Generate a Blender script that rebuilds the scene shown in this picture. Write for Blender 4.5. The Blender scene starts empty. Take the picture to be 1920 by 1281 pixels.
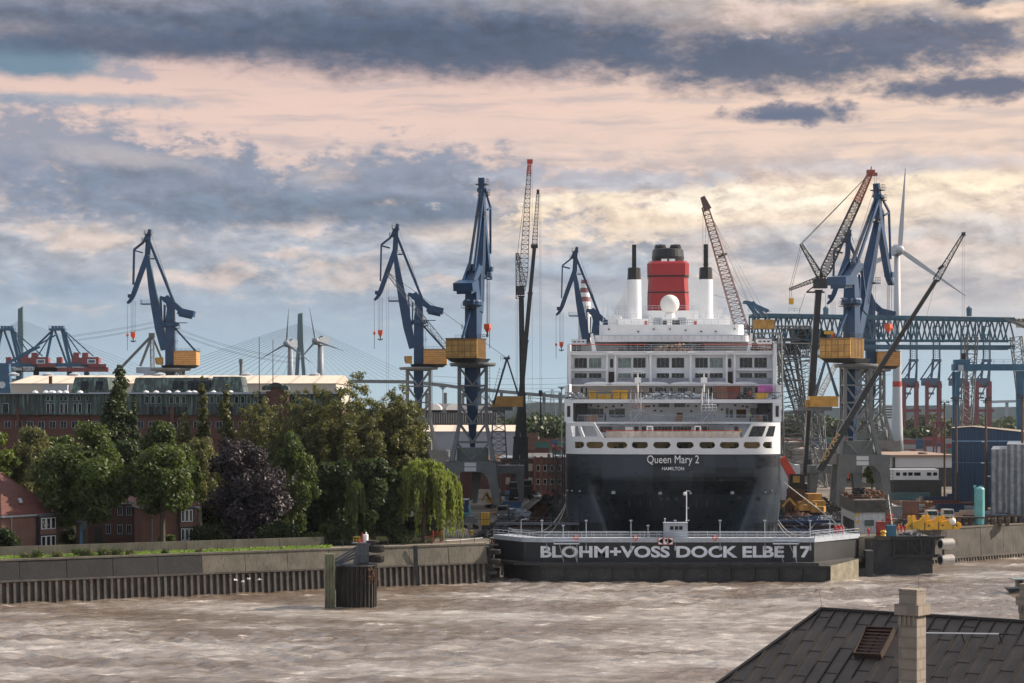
import bpy, bmesh, math, random
import numpy as np
from mathutils import Vector, Matrix
R = math.radians
random.seed(7); rng = np.random.default_rng(7)
scene = bpy.context.scene
COL = scene.collection

# ---------------------------------------------------------------- camera
F = 4000.0            # focal length in pixels of the 1920 px wide photograph
HZ = 770.0            # row of the horizon
CAMZ = 30.0
cam_d = bpy.data.cameras.new('camera'); cam = bpy.data.objects.new('camera', cam_d); COL.objects.link(cam)
cam.location = (0,0, CAMZ); cam.rotation_euler = (R(90),0,0)
cam_d.sensor_width = 36; cam_d.lens = 75; cam_d.shift_y = (HZ-640.5)/1920
cam_d.clip_start = 1; cam_d.clip_end = 40000
scene.camera = cam

# ---------------------------------------------------------------- light
SUN_EL, SUN_AZ = 33,73       # azimuth measured from the view direction (+Y) towards the right (+X)
sun_d = bpy.data.lights.new('sun', 'SUN'); sun = bpy.data.objects.new('sun', sun_d); COL.objects.link(sun)
sun_d.energy = 5.0; sun_d.angle = R(0.6); sun_d.color = (1,.86,.70)
sun.rotation_euler = (R(90-SUN_EL),0, R(180-SUN_AZ))
scene.view_settings.view_transform = 'Standard'; scene.view_settings.look = 'None'
scene.view_settings.exposure = 0.62; scene.view_settings.gamma = 1
scene.cycles.volume_bounces = 0
scene.cycles.max_bounces = 6; scene.cycles.transparent_max_bounces = 12

class NT:
    """small helper round a node tree"""
    def __init__(s, tree): s.t = tree; s.n = tree.nodes; s.l = tree.links
    def new(s, typ, **kw):
        n = s.n.new(typ)
        for k, v in kw.items(): setattr(n, k, v)
        return n
    def link(s, a, b): s.l.new(a, b)
    def math(s, op, a, b=None, c=None, clamp=False):
        n = s.new('ShaderNodeMath', operation=op, use_clamp=clamp)
        for i, v in enumerate((a, b, c)):
            if v is None: continue
            if hasattr(v, 'is_linked') or hasattr(v, 'links'): s.link(v, n.inputs[i])
            else: n.inputs[i].default_value = v
        return n.outputs[0]
    def mix(s, f, a, b, blend='MIX'):
        n = s.new('ShaderNodeMix', data_type='RGBA', blend_type=blend)
        for i, v in ((0, f),(6, a),(7, b)):
            if hasattr(v, 'links'): s.link(v, n.inputs[i])
            elif i == 0: n.inputs[i].default_value = v
            else: n.inputs[i].default_value = (*v,1)
        return n.outputs[2]
    def rng(s, v, a, b, c=0.0, d=1.0, smooth=True):
        n = s.new('ShaderNodeMapRange', interpolation_type='SMOOTHSTEP' if smooth else 'LINEAR', clamp=True)
        s.link(v, n.inputs[0])
        for i, x in enumerate((a, b, c, d)): n.inputs[i+1].default_value = x
        return n.outputs[0]
    def noise(s, vec, scale, detail=5, rough=.55, dist=0.0):
        n = s.new('ShaderNodeTexNoise'); n.inputs['Scale'].default_value = scale
        n.inputs['Detail'].default_value = detail; n.inputs['Roughness'].default_value = rough
        n.inputs['Distortion'].default_value = dist
        if vec is not None: s.link(vec, n.inputs['Vector'])
        return n

def lin(r, g, b):
    f = lambda c: (c/255/12.92) if c/255 <= .04045 else ((c/255+.055)/1.055)**2.4
    return (f(r), f(g), f(b))

# ---------------------------------------------------------------- sky
def build_world():
    w = bpy.data.worlds.new('World'); scene.world = w; w.use_nodes = True
    T = NT(w.node_tree); T.n.clear()
    out = T.new('ShaderNodeOutputWorld')
    sky = T.new('ShaderNodeTexSky', sky_type='NISHITA', sun_disc=False)
    sky.sun_elevation = R(SUN_EL); sky.sun_rotation = R(SUN_AZ); sky.dust_density = 2.5
    bg0 = T.new('ShaderNodeBackground'); T.link(sky.outputs[0], bg0.inputs[0]); bg0.inputs[1].default_value = .11
    tc = T.new('ShaderNodeTexCoord'); sep = T.new('ShaderNodeSeparateXYZ'); T.link(tc.outputs['Generated'], sep.inputs[0])
    x, y, z = sep.outputs
    az = T.math('ARCTAN2', x, y)
    hyp = T.math('SQRT', T.math('ADD', T.math('MULTIPLY', x, x), T.math('MULTIPLY', y, y)))
    el = T.math('ARCTAN2', z, hyp)
    # degrees, so the clouds can be laid out as (azimuth, elevation)
    U = T.math('MULTIPLY', az,180/math.pi); V = T.math('MULTIPLY', el,180/math.pi)
    cmb = T.new('ShaderNodeCombineXYZ'); T.link(U, cmb.inputs[0]); T.link(T.math('MULTIPLY', V,2.0), cmb.inputs[1])
    P0 = cmb.outputs[0]
    n1 = T.noise(P0,.30,4,.6); n2 = T.noise(P0,.75,9,.62,.25); n3 = T.noise(P0,2.2,6,.62)
    # warped coordinates
    wv = T.new('ShaderNodeVectorMath', operation='MULTIPLY_ADD'); T.link(n1.outputs['Color'], wv.inputs[0])
    wv.inputs[1].default_value = (1.4,1.0,0); wv.inputs[2].default_value = (-.7,-.5,0)
    ad = T.new('ShaderNodeVectorMath', operation='ADD'); T.link(P0, ad.inputs[0]); T.link(wv.outputs[0], ad.inputs[1])
    PW = ad.outputs[0]
    N = T.math('ADD', T.math('MULTIPLY', T.math('SUBTRACT', n2.outputs[0], .5),1.0),
               T.math('MULTIPLY', T.math('SUBTRACT', n3.outputs[0], .5),.50))
    # the same cloud noise a little towards the sun: gives the puffs a lit and a shaded side
    of = T.new('ShaderNodeVectorMath', operation='ADD'); T.link(P0, of.inputs[0]); of.inputs[1].default_value = (.22,.40,0)
    n2b = T.noise(of.outputs[0], .75,9,.62,.25); lit = T.math('SUBTRACT', n2.outputs[0], n2b.outputs[0])
    # streak noise for high cloud
    st = T.new('ShaderNodeMapping'); T.link(PW, st.inputs[0]); st.inputs['Scale'].default_value = (.22,1.3,1)
    ns = T.noise(st.outputs[0], 1.0,6,.6)
    # base gradient by elevation
    cr = T.new('ShaderNodeValToRGB'); T.link(T.rng(V,-1,12,0,1, False), cr.inputs[0])
    stops = [(-.5,(176,198,208)),(.8,(168,192,206)),(1.9,(158,178,196)),(3.0,(160,174,190)),(4.4,(176,182,192)),
             (5.6,(208,194,192)),(6.7,(226,200,190)),(8.2,(231,200,187)),(9.3,(212,186,180)),(10.3,(150,150,160)),(11.6,(120,132,152))]
    el_ = cr.color_ramp.elements
    for i,(e, c) in enumerate(stops):
        p = (e+1)/13
        if i < 2: s_ = el_[i]; s_.position = p
        else: s_ = el_.new(p)
        s_.color = (*lin(*c),1)
    col = cr.outputs[0]
    # warmer and brighter towards the sun side of the picture
    warm = T.rng(U,-4,11); warm = T.math('MULTIPLY', warm, T.rng(V,1.0,4.0))
    col = T.mix(T.math('MULTIPLY', warm,.55), col, lin(242,214,190))
    col = T.mix(T.math('MULTIPLY', T.rng(ns.outputs[0], .48,.70), T.rng(V,3.5,6,0,.40)), col, lin(146,152,168))
    ms = T.new('ShaderNodeMapping'); T.link(PW, ms.inputs[0]); ms.inputs['Location'].default_value = (7.3,2.1,0); ms.inputs['Scale'].default_value = (.8,1.15,1)
    nc = T.noise(ms.outputs[0], .55,8,.6,.2); low = T.math('MULTIPLY', T.rng(V,1.8,4.0), T.rng(V,8.0,5.5))
    col = T.mix(T.math('MULTIPLY', T.rng(nc.outputs[0], .44,.62), T.math('MULTIPLY', low,.70)), col, lin(134,145,163))
    col = T.mix(T.math('MULTIPLY', T.rng(nc.outputs[0], .46,.36), T.math('MULTIPLY', low,.70)), col, lin(226,206,196))
    def px(cx, cy, rx, ry): return ((cx-960)/F*180/math.pi,(HZ-cy)/F*180/math.pi, rx/F*180/math.pi, ry/F*180/math.pi)
    def blob(col, cx, cy, rx, ry, rgb, op=1.0, soft=.5, k=1.0, tilt=0.0):
        u, v, a, b = px(cx, cy, rx, ry)
        m = T.new('ShaderNodeMapping', vector_type='TEXTURE'); T.link(PW, m.inputs[0])
        m.inputs['Location'].default_value = (u, v*2,0); m.inputs['Rotation'].default_value = (0,0, tilt)
        m.inputs['Scale'].default_value = (a, b*2,1)
        ln = T.new('ShaderNodeVectorMath', operation='LENGTH'); T.link(m.outputs[0], ln.inputs[0])
        d = T.math('MULTIPLY_ADD', N, -k*2.0, ln.outputs['Value'])
        f = T.rng(d,1+soft*.6,1-soft,0, op)
        return T.mix(f, col, lin(*rgb))
    # blue gap upper left
    col = blob(col,70,130,190,42,(104,134,156),.95,.5,.5)
    col = blob(col,150,208,230,12,(140,158,176),.8,.7,.8)
    # middle left cloud bank
    col = blob(col,60,300,260,85,(140,148,166),.9,.5,1.3)
    col = blob(col,330,360,330,78,(128,140,160),.95,.45,1.3)
    col = blob(col,760,350,250,75,(130,142,162),.92,.5,1.3)
    col = blob(col,520,395,330,34,(112,127,147),.85,.7,.8)
    col = blob(col,800,396,170,28,(110,124,144),.85,.6,.8)
    col = blob(col,250,335,130,24,(112,126,146),.75,.8,1.0,.3)
    col = blob(col,230,305,150,20,(196,186,186),.6,.8,1.2,-.2)
    col = blob(col,620,330,60,26,(190,182,184),.55,.8,1.3)
    # lower cloud heaps with peach edges
    col = blob(col,230,470,190,42,(168,172,182),.8,.5,1.3)
    col = blob(col,180,455,110,20,(214,196,186),.85,.7,1.6)
    col = blob(col,420,520,80,26,(214,194,184),.75,.7,1.6)
    col = blob(col,650,515,120,34,(208,192,184),.7,.7,1.6)
    col = blob(col,850,436,90,22,(224,206,192),.7,.9,.4)
    col = blob(col,940,440,60,40,(220,204,190),.6,.9,.4)
    col = blob(col,100,545,250,16,(140,160,182),.7,.8,.9)
    # bright bank behind the ship
    col = blob(col,1545,385,480,50,(240,220,198),.95,.45,1.25)
    col = blob(col,1330,372,150,26,(252,238,218),.8,.6,2.0)
    col = blob(col,1600,360,170,20,(250,232,206),.8,.5,2.0)
    col = blob(col,1150,415,150,42,(238,216,192),.9,.5,2.0)
    col = blob(col,1400,385,190,18,(253,240,218),.9,.6,1.5)
    col = blob(col,1080,380,120,14,(250,232,206),.7,.8,1.2)
    col = blob(col,1830,350,170,20,(252,232,204),.9,.6,1.1)
    col = blob(col,1150,340,230,20,(172,174,186),.8,.5,1.6)
    col = blob(col,1700,320,240,16,(196,190,194),.75,.7,1.1)
    col = blob(col,1100,500,200,20,(160,176,192),.7,.8,1.2)
    col = blob(col,1560,440,330,16,(196,194,196),.7,.8,1.3)
    col = blob(col,1820,440,120,34,(206,198,196),.7,.7,1.3)
    col = blob(col,1740,500,220,30,(208,198,192),.5,.8,1.4)
    # dark upper bank
    col = blob(col,380,50,620,60,(96,108,130),.95,.7,.5)
    col = blob(col,300,100,520,26,(82,94,118),.85,.8,.5)
    col = blob(col,900,92,580,64,(78,92,116),.97,.6,.55)
    col = blob(col,1420,128,330,52,(84,97,120),.96,.6,.75)
    col = blob(col,1700,90,290,52,(92,102,124),.95,.6,.9,-.05)
    col = blob(col,250,20,240,26,(146,146,158),.6,.8,.9)
    col = blob(col,1430,38,110,30,(214,192,182),.8,.6,1.5)
    col = blob(col,1660,12,150,16,(232,206,186),.9,.6,1.3)
    col = blob(col,1860,48,90,14,(236,208,186),.9,.7,1.4)
    col = blob(col,1480,226,150,12,(112,120,142),.85,.8,.5)
    col = blob(col,1480,220,130,20,(96,108,132),.93,.55,1.3)
    col = blob(col,1810,182,165,27,(88,100,124),.95,.6,1.0)
    col = blob(col,1810,18,60,26,(92,104,128),.95,.4,1.2)
    col = blob(col,255,152,50,20,(158,158,172),.8,.6,1.4,-.5)
    gain = T.math('MULTIPLY_ADD', T.math('MULTIPLY', T.math('MULTIPLY', lit, T.rng(V,1.4,4.6)), T.rng(T.math('ABSOLUTE', T.math('SUBTRACT', V,8.0)),.6,2.4,.05,1)),1.25,1.0)
    gn = T.new('ShaderNodeVectorMath', operation='SCALE'); T.link(col, gn.inputs[0]); T.link(T.math('MINIMUM', T.math('MAXIMUM', gain,.80),1.18), gn.inputs['Scale']); col = gn.outputs[0]
    # the unseen rest of the dome: loose cloud over clear sky, brightened for fill
    back = T.rng(V,12,20)
    side = T.rng(T.math('ABSOLUTE', U),18,30)
    away = T.math('MAXIMUM', back, side)
    n4 = T.noise(tc.outputs['Generated'], 3.2,7,.6)
    cl = T.mix(T.rng(n4.outputs[0], .35,.62), lin(150,160,182), lin(235,232,230))
    col = T.mix(away, col, cl)
    bg1 = T.new('ShaderNodeBackground'); T.link(col, bg1.inputs[0]); bg1.inputs[1].default_value = .69
    cover = T.math('MULTIPLY', away, T.rng(n4.outputs[0], .42,.52,1.0,.35))
    f = T.math('SUBTRACT', 1.0, T.math('MULTIPLY', away, T.rng(n4.outputs[0], .44,.56,.55,0)))
    mx = T.new('ShaderNodeMixShader'); T.link(f, mx.inputs[0]); T.link(bg0.outputs[0], mx.inputs[1]); T.link(bg1.outputs[0], mx.inputs[2])
    T.link(mx.outputs[0], out.inputs[0])
build_world()

# ---------------------------------------------------------------- materials
MATS = {}
def mat(name, col, rough=.6, metal=0.0, var=.18, scale=.6, stain=None, bump=0.0, bscale=8.0, streak=False, spec=.5, emit=None):
    """painted / mineral surface: base colour broken by two noises, optional stain colour and bump"""
    if name in MATS: return MATS[name]
    m = bpy.data.materials.new(name); m.use_nodes = True
    T = NT(m.node_tree); b = T.n['Principled BSDF']
    tc = T.new('ShaderNodeTexCoord'); vec = tc.outputs['Object']
    n1 = T.noise(vec, scale,5,.6)
    sc = T.new('ShaderNodeMapping'); T.link(vec, sc.inputs[0])
    sc.inputs['Scale'].default_value = (2.5,2.5,.25) if streak else (1,1,1)
    n2 = T.noise(sc.outputs[0], scale*4.3,6,.65)
    lo = tuple(c*(1-var) for c in col); hi = tuple(min(1, c*(1+var)) for c in col)
    c = T.mix(T.rng(n1.outputs[0], .3,.7), lo, hi)
    c = T.mix(T.rng(n2.outputs[0], .35,.75,0,.5), c, tuple(x*(1-var*1.3) for x in col))
    if stain:
        c = T.mix(T.rng(n2.outputs[0], .55,.68,0, stain[3] if len(stain) > 3 else .8), c, stain[:3])
    T.link(c, b.inputs['Base Color'])
    b.inputs['Roughness'].default_value = rough; b.inputs['Metallic'].default_value = metal
    b.inputs['Specular IOR Level'].default_value = spec
    if bump:
        nb = T.noise(vec, bscale,6,.6); bp = T.new('ShaderNodeBump'); bp.inputs['Strength'].default_value = bump
        bp.inputs['Distance'].default_value = .1
        T.link(nb.outputs[0], bp.inputs['Height']); T.link(bp.outputs[0], b.inputs['Normal'])
    if emit:
        b.inputs['Emission Color'].default_value = (*emit[:3], 1); b.inputs['Emission Strength'].default_value = emit[3]
    MATS[name] = m
    return m

def brick_mat(name, c1, c2, mortar, scale=1.0, bw=.25, bh=.075, axis='xz', rough=.85):
    if name in MATS: return MATS[name]
    m = bpy.data.materials.new(name); m.use_nodes = True
    T = NT(m.node_tree); b = T.n['Principled BSDF']
    tc = T.new('ShaderNodeTexCoord'); sp = T.new('ShaderNodeSeparateXYZ'); T.link(tc.outputs['Object'], sp.inputs[0])
    cb = T.new('ShaderNodeCombineXYZ')
    T.link(T.math('ADD', sp.outputs[0], T.math('MULTIPLY', sp.outputs[1], .9)), cb.inputs[0]); T.link(sp.outputs[2], cb.inputs[1])
    br = T.new('ShaderNodeTexBrick'); T.link(cb.outputs[0], br.inputs['Vector'])
    br.inputs['Scale'].default_value = scale; br.inputs['Brick Width'].default_value = bw; br.inputs['Row Height'].default_value = bh
    br.inputs['Mortar Size'].default_value = bh*.12
    br.inputs['Color1'].default_value = (*c1,1); br.inputs['Color2'].default_value = (*c2,1); br.inputs['Mortar'].default_value = (*mortar,1)
    n = T.noise(tc.outputs['Object'], .5,6,.65)
    c = T.mix(T.rng(n.outputs[0], .3,.75,0,.55), br.outputs[0], tuple(x*.5 for x in c1))
    T.link(c, b.inputs['Base Color']); b.inputs['Roughness'].default_value = rough
    bp = T.new('ShaderNodeBump'); bp.inputs['Strength'].default_value = .4; bp.inputs['Distance'].default_value = .02
    T.link(br.outputs['Fac'], bp.inputs['Height']); bp.invert = True; T.link(bp.outputs[0], b.inputs['Normal'])
    MATS[name] = m
    return m

def wave_mat(name, col, period, axis='X', rough=.5, dark=.6, bump=.6, var=.15, stain=None, metal=0.0, duty=.5, coords='Object'):
    """ribbed sheet: corrugated metal, standing seams, roof tiles; ribs run along the other axes"""
    if name in MATS: return MATS[name]
    m = bpy.data.materials.new(name); m.use_nodes = True
    T = NT(m.node_tree); b = T.n['Principled BSDF']
    tc = T.new('ShaderNodeTexCoord'); sp = T.new('ShaderNodeSeparateXYZ'); T.link(tc.outputs[coords], sp.inputs[0])
    if axis == 'XY': v = T.math('ADD', sp.outputs[0], sp.outputs[1])
    else: v = sp.outputs['XYZ'.index(axis)]
    fr = T.math('PINGPONG', v, period/2)
    h = T.rng(fr, period/2*duty*.6, period/2*(duty+.2))
    n = T.noise(tc.outputs[coords], .7,6,.65)
    n2 = T.noise(tc.outputs[coords], 3.0,6,.7)
    c = T.mix(T.rng(n.outputs[0], .3,.7), tuple(x*(1-var) for x in col), tuple(min(1, x*(1+var)) for x in col))
    if stain: c = T.mix(T.rng(n2.outputs[0], .52,.68,0,.8), c, stain[:3])
    c = T.mix(h, T.mix(1.0, c,(dark, dark, dark), 'MULTIPLY'), c)
    T.link(c, b.inputs['Base Color']); b.inputs['Roughness'].default_value = rough; b.inputs['Metallic'].default_value = metal
    bp = T.new('ShaderNodeBump'); bp.inputs['Strength'].default_value = bump; bp.inputs['Distance'].default_value = .08
    T.link(h, bp.inputs['Height']); T.link(bp.outputs[0], b.inputs['Normal'])
    MATS[name] = m
    return m

def leaf_mat(name, c1, c2, trans=.35):
    if name in MATS: return MATS[name]
    m = bpy.data.materials.new(name); m.use_nodes = True
    T = NT(m.node_tree); T.n.clear()
    out = T.new('ShaderNodeOutputMaterial')
    geo = T.new('ShaderNodeNewGeometry'); tc = T.new('ShaderNodeTexCoord')
    n = T.noise(tc.outputs['Object'], .35,3,.5)
    f = T.math('ADD', T.math('MULTIPLY', geo.outputs['Random Per Island'], .6), T.math('MULTIPLY', T.rng(n.outputs[0], .3,.7),.4))
    c = T.mix(f, c1, c2)
    d = T.new('ShaderNodeBsdfPrincipled'); T.link(c, d.inputs['Base Color']); d.inputs['Roughness'].default_value = .5
    d.inputs['Specular IOR Level'].default_value = .35
    tr = T.new('ShaderNodeBsdfTranslucent'); T.link(T.mix(1.0, c,(1.5,1.6,.6), 'MULTIPLY'), tr.inputs[0])
    mx = T.new('ShaderNodeMixShader'); mx.inputs[0].default_value = trans
    T.link(d.outputs[0], mx.inputs[1]); T.link(tr.outputs[0], mx.inputs[2]); T.link(mx.outputs[0], out.inputs[0])
    MATS[name] = m
    return m

# ---------------------------------------------------------------- mesh building
def P(px, py, D): return Vector(((px-960)*D/F, D, CAMZ-(py-HZ)*D/F))
def XW(px, D): return (px-960)*D/F
def ZW(py, D): return CAMZ-(py-HZ)*D/F
G = 6.5      # level of the quays

class MB:
    def __init__(s): s.v = []; s.f = []
    def add(s, vs, fs):
        k = len(s.v); s.v += [tuple(v) for v in vs]; s.f += [tuple(i+k for i in f) for f in fs]; return s
    def box(s, x0, x1, y0, y1, z0, z1):
        return s.add([(x0,y0,z0),(x1,y0,z0),(x1,y1,z0),(x0,y1,z0),(x0,y0,z1),(x1,y0,z1),(x1,y1,z1),(x0,y1,z1)],
                     [(0,3,2,1),(4,5,6,7),(0,1,5,4),(1,2,6,5),(2,3,7,6),(3,0,4,7)])
    def cbox(s, c, sx, sy, sz, rz=0.0):
        ca, sa = math.cos(rz), math.sin(rz); vs = []
        for dz in (-.5,.5):
            for dx, dy in ((-.5,-.5),(.5,-.5),(.5,.5),(-.5,.5)):
                a, b = dx*sx, dy*sy; vs.append((c[0]+a*ca-b*sa, c[1]+a*sa+b*ca, c[2]+dz*sz))
        return s.add(vs, [(0,3,2,1),(4,5,6,7),(0,1,5,4),(1,2,6,5),(2,3,7,6),(3,0,4,7)])
    def hexa(s, lo, hi):
        return s.add(list(lo)+list(hi), [(0,3,2,1),(4,5,6,7),(0,1,5,4),(1,2,6,5),(2,3,7,6),(3,0,4,7)])
    def bar(s, p0, p1, w, h=None, w1=None, h1=None, up=(0,0,1)):
        """box beam; w = width across, h = size in the 'up' sense"""
        p0, p1 = Vector(p0), Vector(p1); d = (p1-p0)
        if d.length < 1e-6: return s
        d.normalize(); u = Vector(up)
        if abs(d.dot(u)) > .97: u = Vector((0,1,0)) if abs(d.y) < .9 else Vector((1,0,0))
        a = d.cross(u).normalized(); b = a.cross(d).normalized()
        h = w if h is None else h; w1 = w if w1 is None else w1; h1 = h if h1 is None else h1
        lo = [p0+a*x*w/2+b*y*h/2 for x, y in ((-1,-1),(1,-1),(1,1),(-1,1))]
        hi = [p1+a*x*w1/2+b*y*h1/2 for x, y in ((-1,-1),(1,-1),(1,1),(-1,1))]
        return s.hexa(lo, hi)
    def tube(s, p0, p1, r0, r1=None, n=8, cap=True):
        p0, p1 = Vector(p0), Vector(p1); r1 = r0 if r1 is None else r1
        d = (p1-p0)
        if d.length < 1e-6: return s
        d.normalize(); u = Vector((0,0,1)) if abs(d.z) < .95 else Vector((1,0,0))
        a = d.cross(u).normalized(); b = a.cross(d)
        vs = []
        for p, r in ((p0, r0),(p1, r1)):
            for i in range(n):
                t = 2*math.pi*i/n; vs.append(p+a*math.cos(t)*r+b*math.sin(t)*r)
        fs = [(i,(i+1) % n, n+(i+1) % n, n+i) for i in range(n)]
        if cap: fs += [tuple(range(n-1,-1,-1)), tuple(range(n,2*n))]
        return s.add(vs, fs)
    def path(s, pts, r, n=4):
        for a, b in zip(pts, pts[1:]): s.tube(a, b, r, r, n, True)
        return s
    def lathe(s, c, prof, n=16, ax=(1,1)):
        """prof: list of (radius, z)"""
        c = Vector(c); vs = []; fs = []
        for r, z in prof:
            for i in range(n):
                t = 2*math.pi*i/n; vs.append((c.x+r*math.cos(t)*ax[0], c.y+r*math.sin(t)*ax[1], c.z+z))
        m = len(prof)
        for j in range(m-1):
            for i in range(n): fs.append((j*n+i, j*n+(i+1) % n,(j+1)*n+(i+1) % n,(j+1)*n+i))
        fs.append(tuple(range(n-1,-1,-1))); fs.append(tuple((m-1)*n+i for i in range(n)))
        return s.add(vs, fs)
    def ball(s, c, r, n=16, m=10):
        return s.lathe(c, [(max(.001, r*math.sin(math.pi*j/m)), -r*math.cos(math.pi*j/m)) for j in range(m+1)], n)
    def prism(s, pts, vec):
        pts = [Vector(p) for p in pts]; vec = Vector(vec); n = len(pts)
        nrm = Vector((0,0,0))
        for i in range(n): nrm += pts[i].cross(pts[(i+1) % n])
        if nrm.dot(vec) > 0: pts = pts[::-1]
        return s.add(pts+[p+vec for p in pts], [tuple(range(n)), tuple(range(2*n-1, n-1,-1))]+[(i, n+i, n+(i+1) % n,(i+1) % n) for i in range(n)])
    def quad(s, a, b, c, d): return s.add([a, b, c, d], [(0,1,2,3)])
    def lattice(s, p0, p1, w0, w1, n, r, d0=None, d1=None, up=(0,1,0), br=None, taper=None, ends=True):
        """four-chord lattice boom from p0 to p1; w = size across the picture, d = size along 'up'"""
        p0, p1 = Vector(p0), Vector(p1); d = (p1-p0).normalized(); u = Vector(up)
        a = d.cross(u).normalized(); b = a.cross(d).normalized()
        d0 = w0 if d0 is None else d0; d1 = w1 if d1 is None else d1; br = br or r*.6
        rings = []
        for i in range(n+1):
            t = i/n; w = w0+(w1-w0)*t; dd = d0+(d1-d0)*t
            if taper: k = taper(t); w *= k; dd *= k
            c = p0.lerp(p1, t)
            rings.append([c+a*x*w/2+b*y*dd/2 for x, y in ((-1,-1),(1,-1),(1,1),(-1,1))])
        for i in range(n):
            for j in range(4):
                s.tube(rings[i][j], rings[i+1][j], r, r,4, False)
                k = (j+1) % 4
                if i % 2: s.tube(rings[i][j], rings[i+1][k], br, br,3, False)
                else: s.tube(rings[i][k], rings[i+1][j], br, br,3, False)
                if ends or i: s.tube(rings[i][j], rings[i][k], br, br,3, False)
        for j in range(4): s.tube(rings[n][j], rings[n][(j+1) % 4], br, br,3, False)
        return s
    def rail(s, pts, h=1.1, step=2.0, r=.035, bars=2):
        for a, b in zip(pts, pts[1:]):
            a, b = Vector(a), Vector(b); L = (b-a).length; n = max(1, int(round(L/step)))
            for k in range(bars):
                zz = Vector((0,0,h*(k+1)/bars)); s.tube(a+zz, b+zz, r, r,3, False)
            for i in range(n+1):
                p = a.lerp(b, i/n); s.tube(p, p+Vector((0,0,h)), r, r,3, False)
        return s
    def ladder(s, p0, p1, w=.5, r=.04, up=(0,1,0), step=.8):
        p0, p1 = Vector(p0), Vector(p1); d = p1-p0; a = d.normalized().cross(Vector(up)).normalized()*w/2
        s.tube(p0-a, p1-a, r, r,3, False); s.tube(p0+a, p1+a, r, r,3, False)
        n = int(d.length/step)
        for i in range(n): p = p0+d*(i+.5)/n; s.tube(p-a, p+a, r*.7, r*.7,3, False)
        return s
    def build(s, name, material, parent=None, local=False, smooth=False, kind=None, flip=False):
        """vertices are in world coordinates unless local is set; ONE mesh object, or one for each piece of the names in SPLIT"""
        if name in SPLIT:
            p = list(range(len(s.v)))
            def find(i):
                while p[i] != i: p[i] = p[p[i]]; i = p[i]
                return i
            for f in s.f:
                for i in f[1:]: p[find(i)] = find(f[0])
            groups = {}
            for f in s.f: groups.setdefault(find(f[0]), []).append(f)
            o = None
            for fs in groups.values():
                ids = sorted({i for f in fs for i in f}); k = {i: j for j, i in enumerate(ids)}; q = MB()
                q.v = [s.v[i] for i in ids]; q.f = [tuple(k[i] for i in f) for f in fs]; o = q.build(SPLIT[name], material, parent, local, smooth, kind)
            return o
        me = bpy.data.meshes.new(name)
        v = np.array([tuple(q) for q in s.v], dtype=float).reshape(-1,3)
        if parent is not None and not local:
            M = XF[parent.name]; v = (np.c_[v, np.ones(len(v))] @ np.array(M.inverted()).T)[:, :3]
        me.from_pydata(v.tolist(), [], s.f); me.update()
        if smooth: me.polygons.foreach_set('use_smooth', [True]*len(me.polygons))
        me.materials.append(material)
        o = bpy.data.objects.new(name, me); COL.objects.link(o)
        if parent is not None:
            o.parent = parent; XF[o.name] = XF[parent.name]
        else: XF[o.name] = Matrix.Identity(4)
        if kind: o['kind'] = kind
        return o
XF = {}
SPLIT = dict(a.split('>') for a in 'winches>winch hull_ports>hull_port fairleads>fairlead rungs>rung deck_lamps>deck_lamp pillars>pillar awnings>awning balcony_screens>balcony_screen deck_brackets>deck_bracket deck_floodlights>floodlight fire_boxes>fire_box vent_grilles>vent_grille oval_badges>oval_badge oval_ports>oval_port top_houses>top_house portal_legs>portal_leg bogies>bogie notice_plates>notice_plate cross_beams>cross_beam wheels>wheel outriggers>outrigger skylight_domes>skylight_dome roof_windows>roof_window flues>flue roof_vents>roof_vent lamps>lamp copper_caps>copper_cap ribbon_windows>ribbon_window side_openings>side_opening headlights>headlight raking_struts>strut whip_aerials>whip_aerial deflector_plates>deflector_plate luffing_rods>luffing_rod pilasters>pilaster screen_posts>screen_post anchor_plates>anchor_plate hull_frames>hull_frame balcony_strips>balcony_strip wall_panels>wall_panel corbels>corbel louvres>louvre brick_piers>brick_pier support_stays>stay black_bands>black_band wall_fittings>wall_fitting funnel_wings>funnel_wing'.split())
def tag(o, label, cat, group=None):
    o['label'] = label; o['category'] = cat
    if group: o['group'] = group
    return o
def thing(name, label, cat, loc=(0,0,0), rz=0.0, group=None, scale=1.0):
    o = bpy.data.objects.new(name, None); COL.objects.link(o); o.empty_display_size = .5
    o.location = loc; o.rotation_euler = (0,0, rz); o.scale = (scale,)*3
    XF[o.name] = Matrix.Translation(Vector(loc)) @ Matrix.Rotation(rz,4, 'Z') @ Matrix.Scale(scale,4)
    return tag(o, label, cat, group)
def kids(o): return [c for c in bpy.data.objects if c.parent == o]
KIDS = {}
def dup(root, loc, rz=0.0, label=None, group=None, scale=1.0):
    r = root.copy(); COL.objects.link(r); r.location = loc; r.rotation_euler = (0,0, rz); r.scale = (scale,)*3
    if label: r['label'] = label
    if group: r['group'] = group
    if root.name not in KIDS: KIDS[root.name] = [(c, kids(c)) for c in kids(root)]
    for ch, gs in KIDS[root.name]:
        c = ch.copy(); COL.objects.link(c); c.parent = r
        for g in gs:
            d = g.copy(); COL.objects.link(d); d.parent = c
    return r
def one(name, mb, m, label, cat, group=None, **kw): return tag(mb.build(name, m, **kw), label, cat, group)

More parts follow.
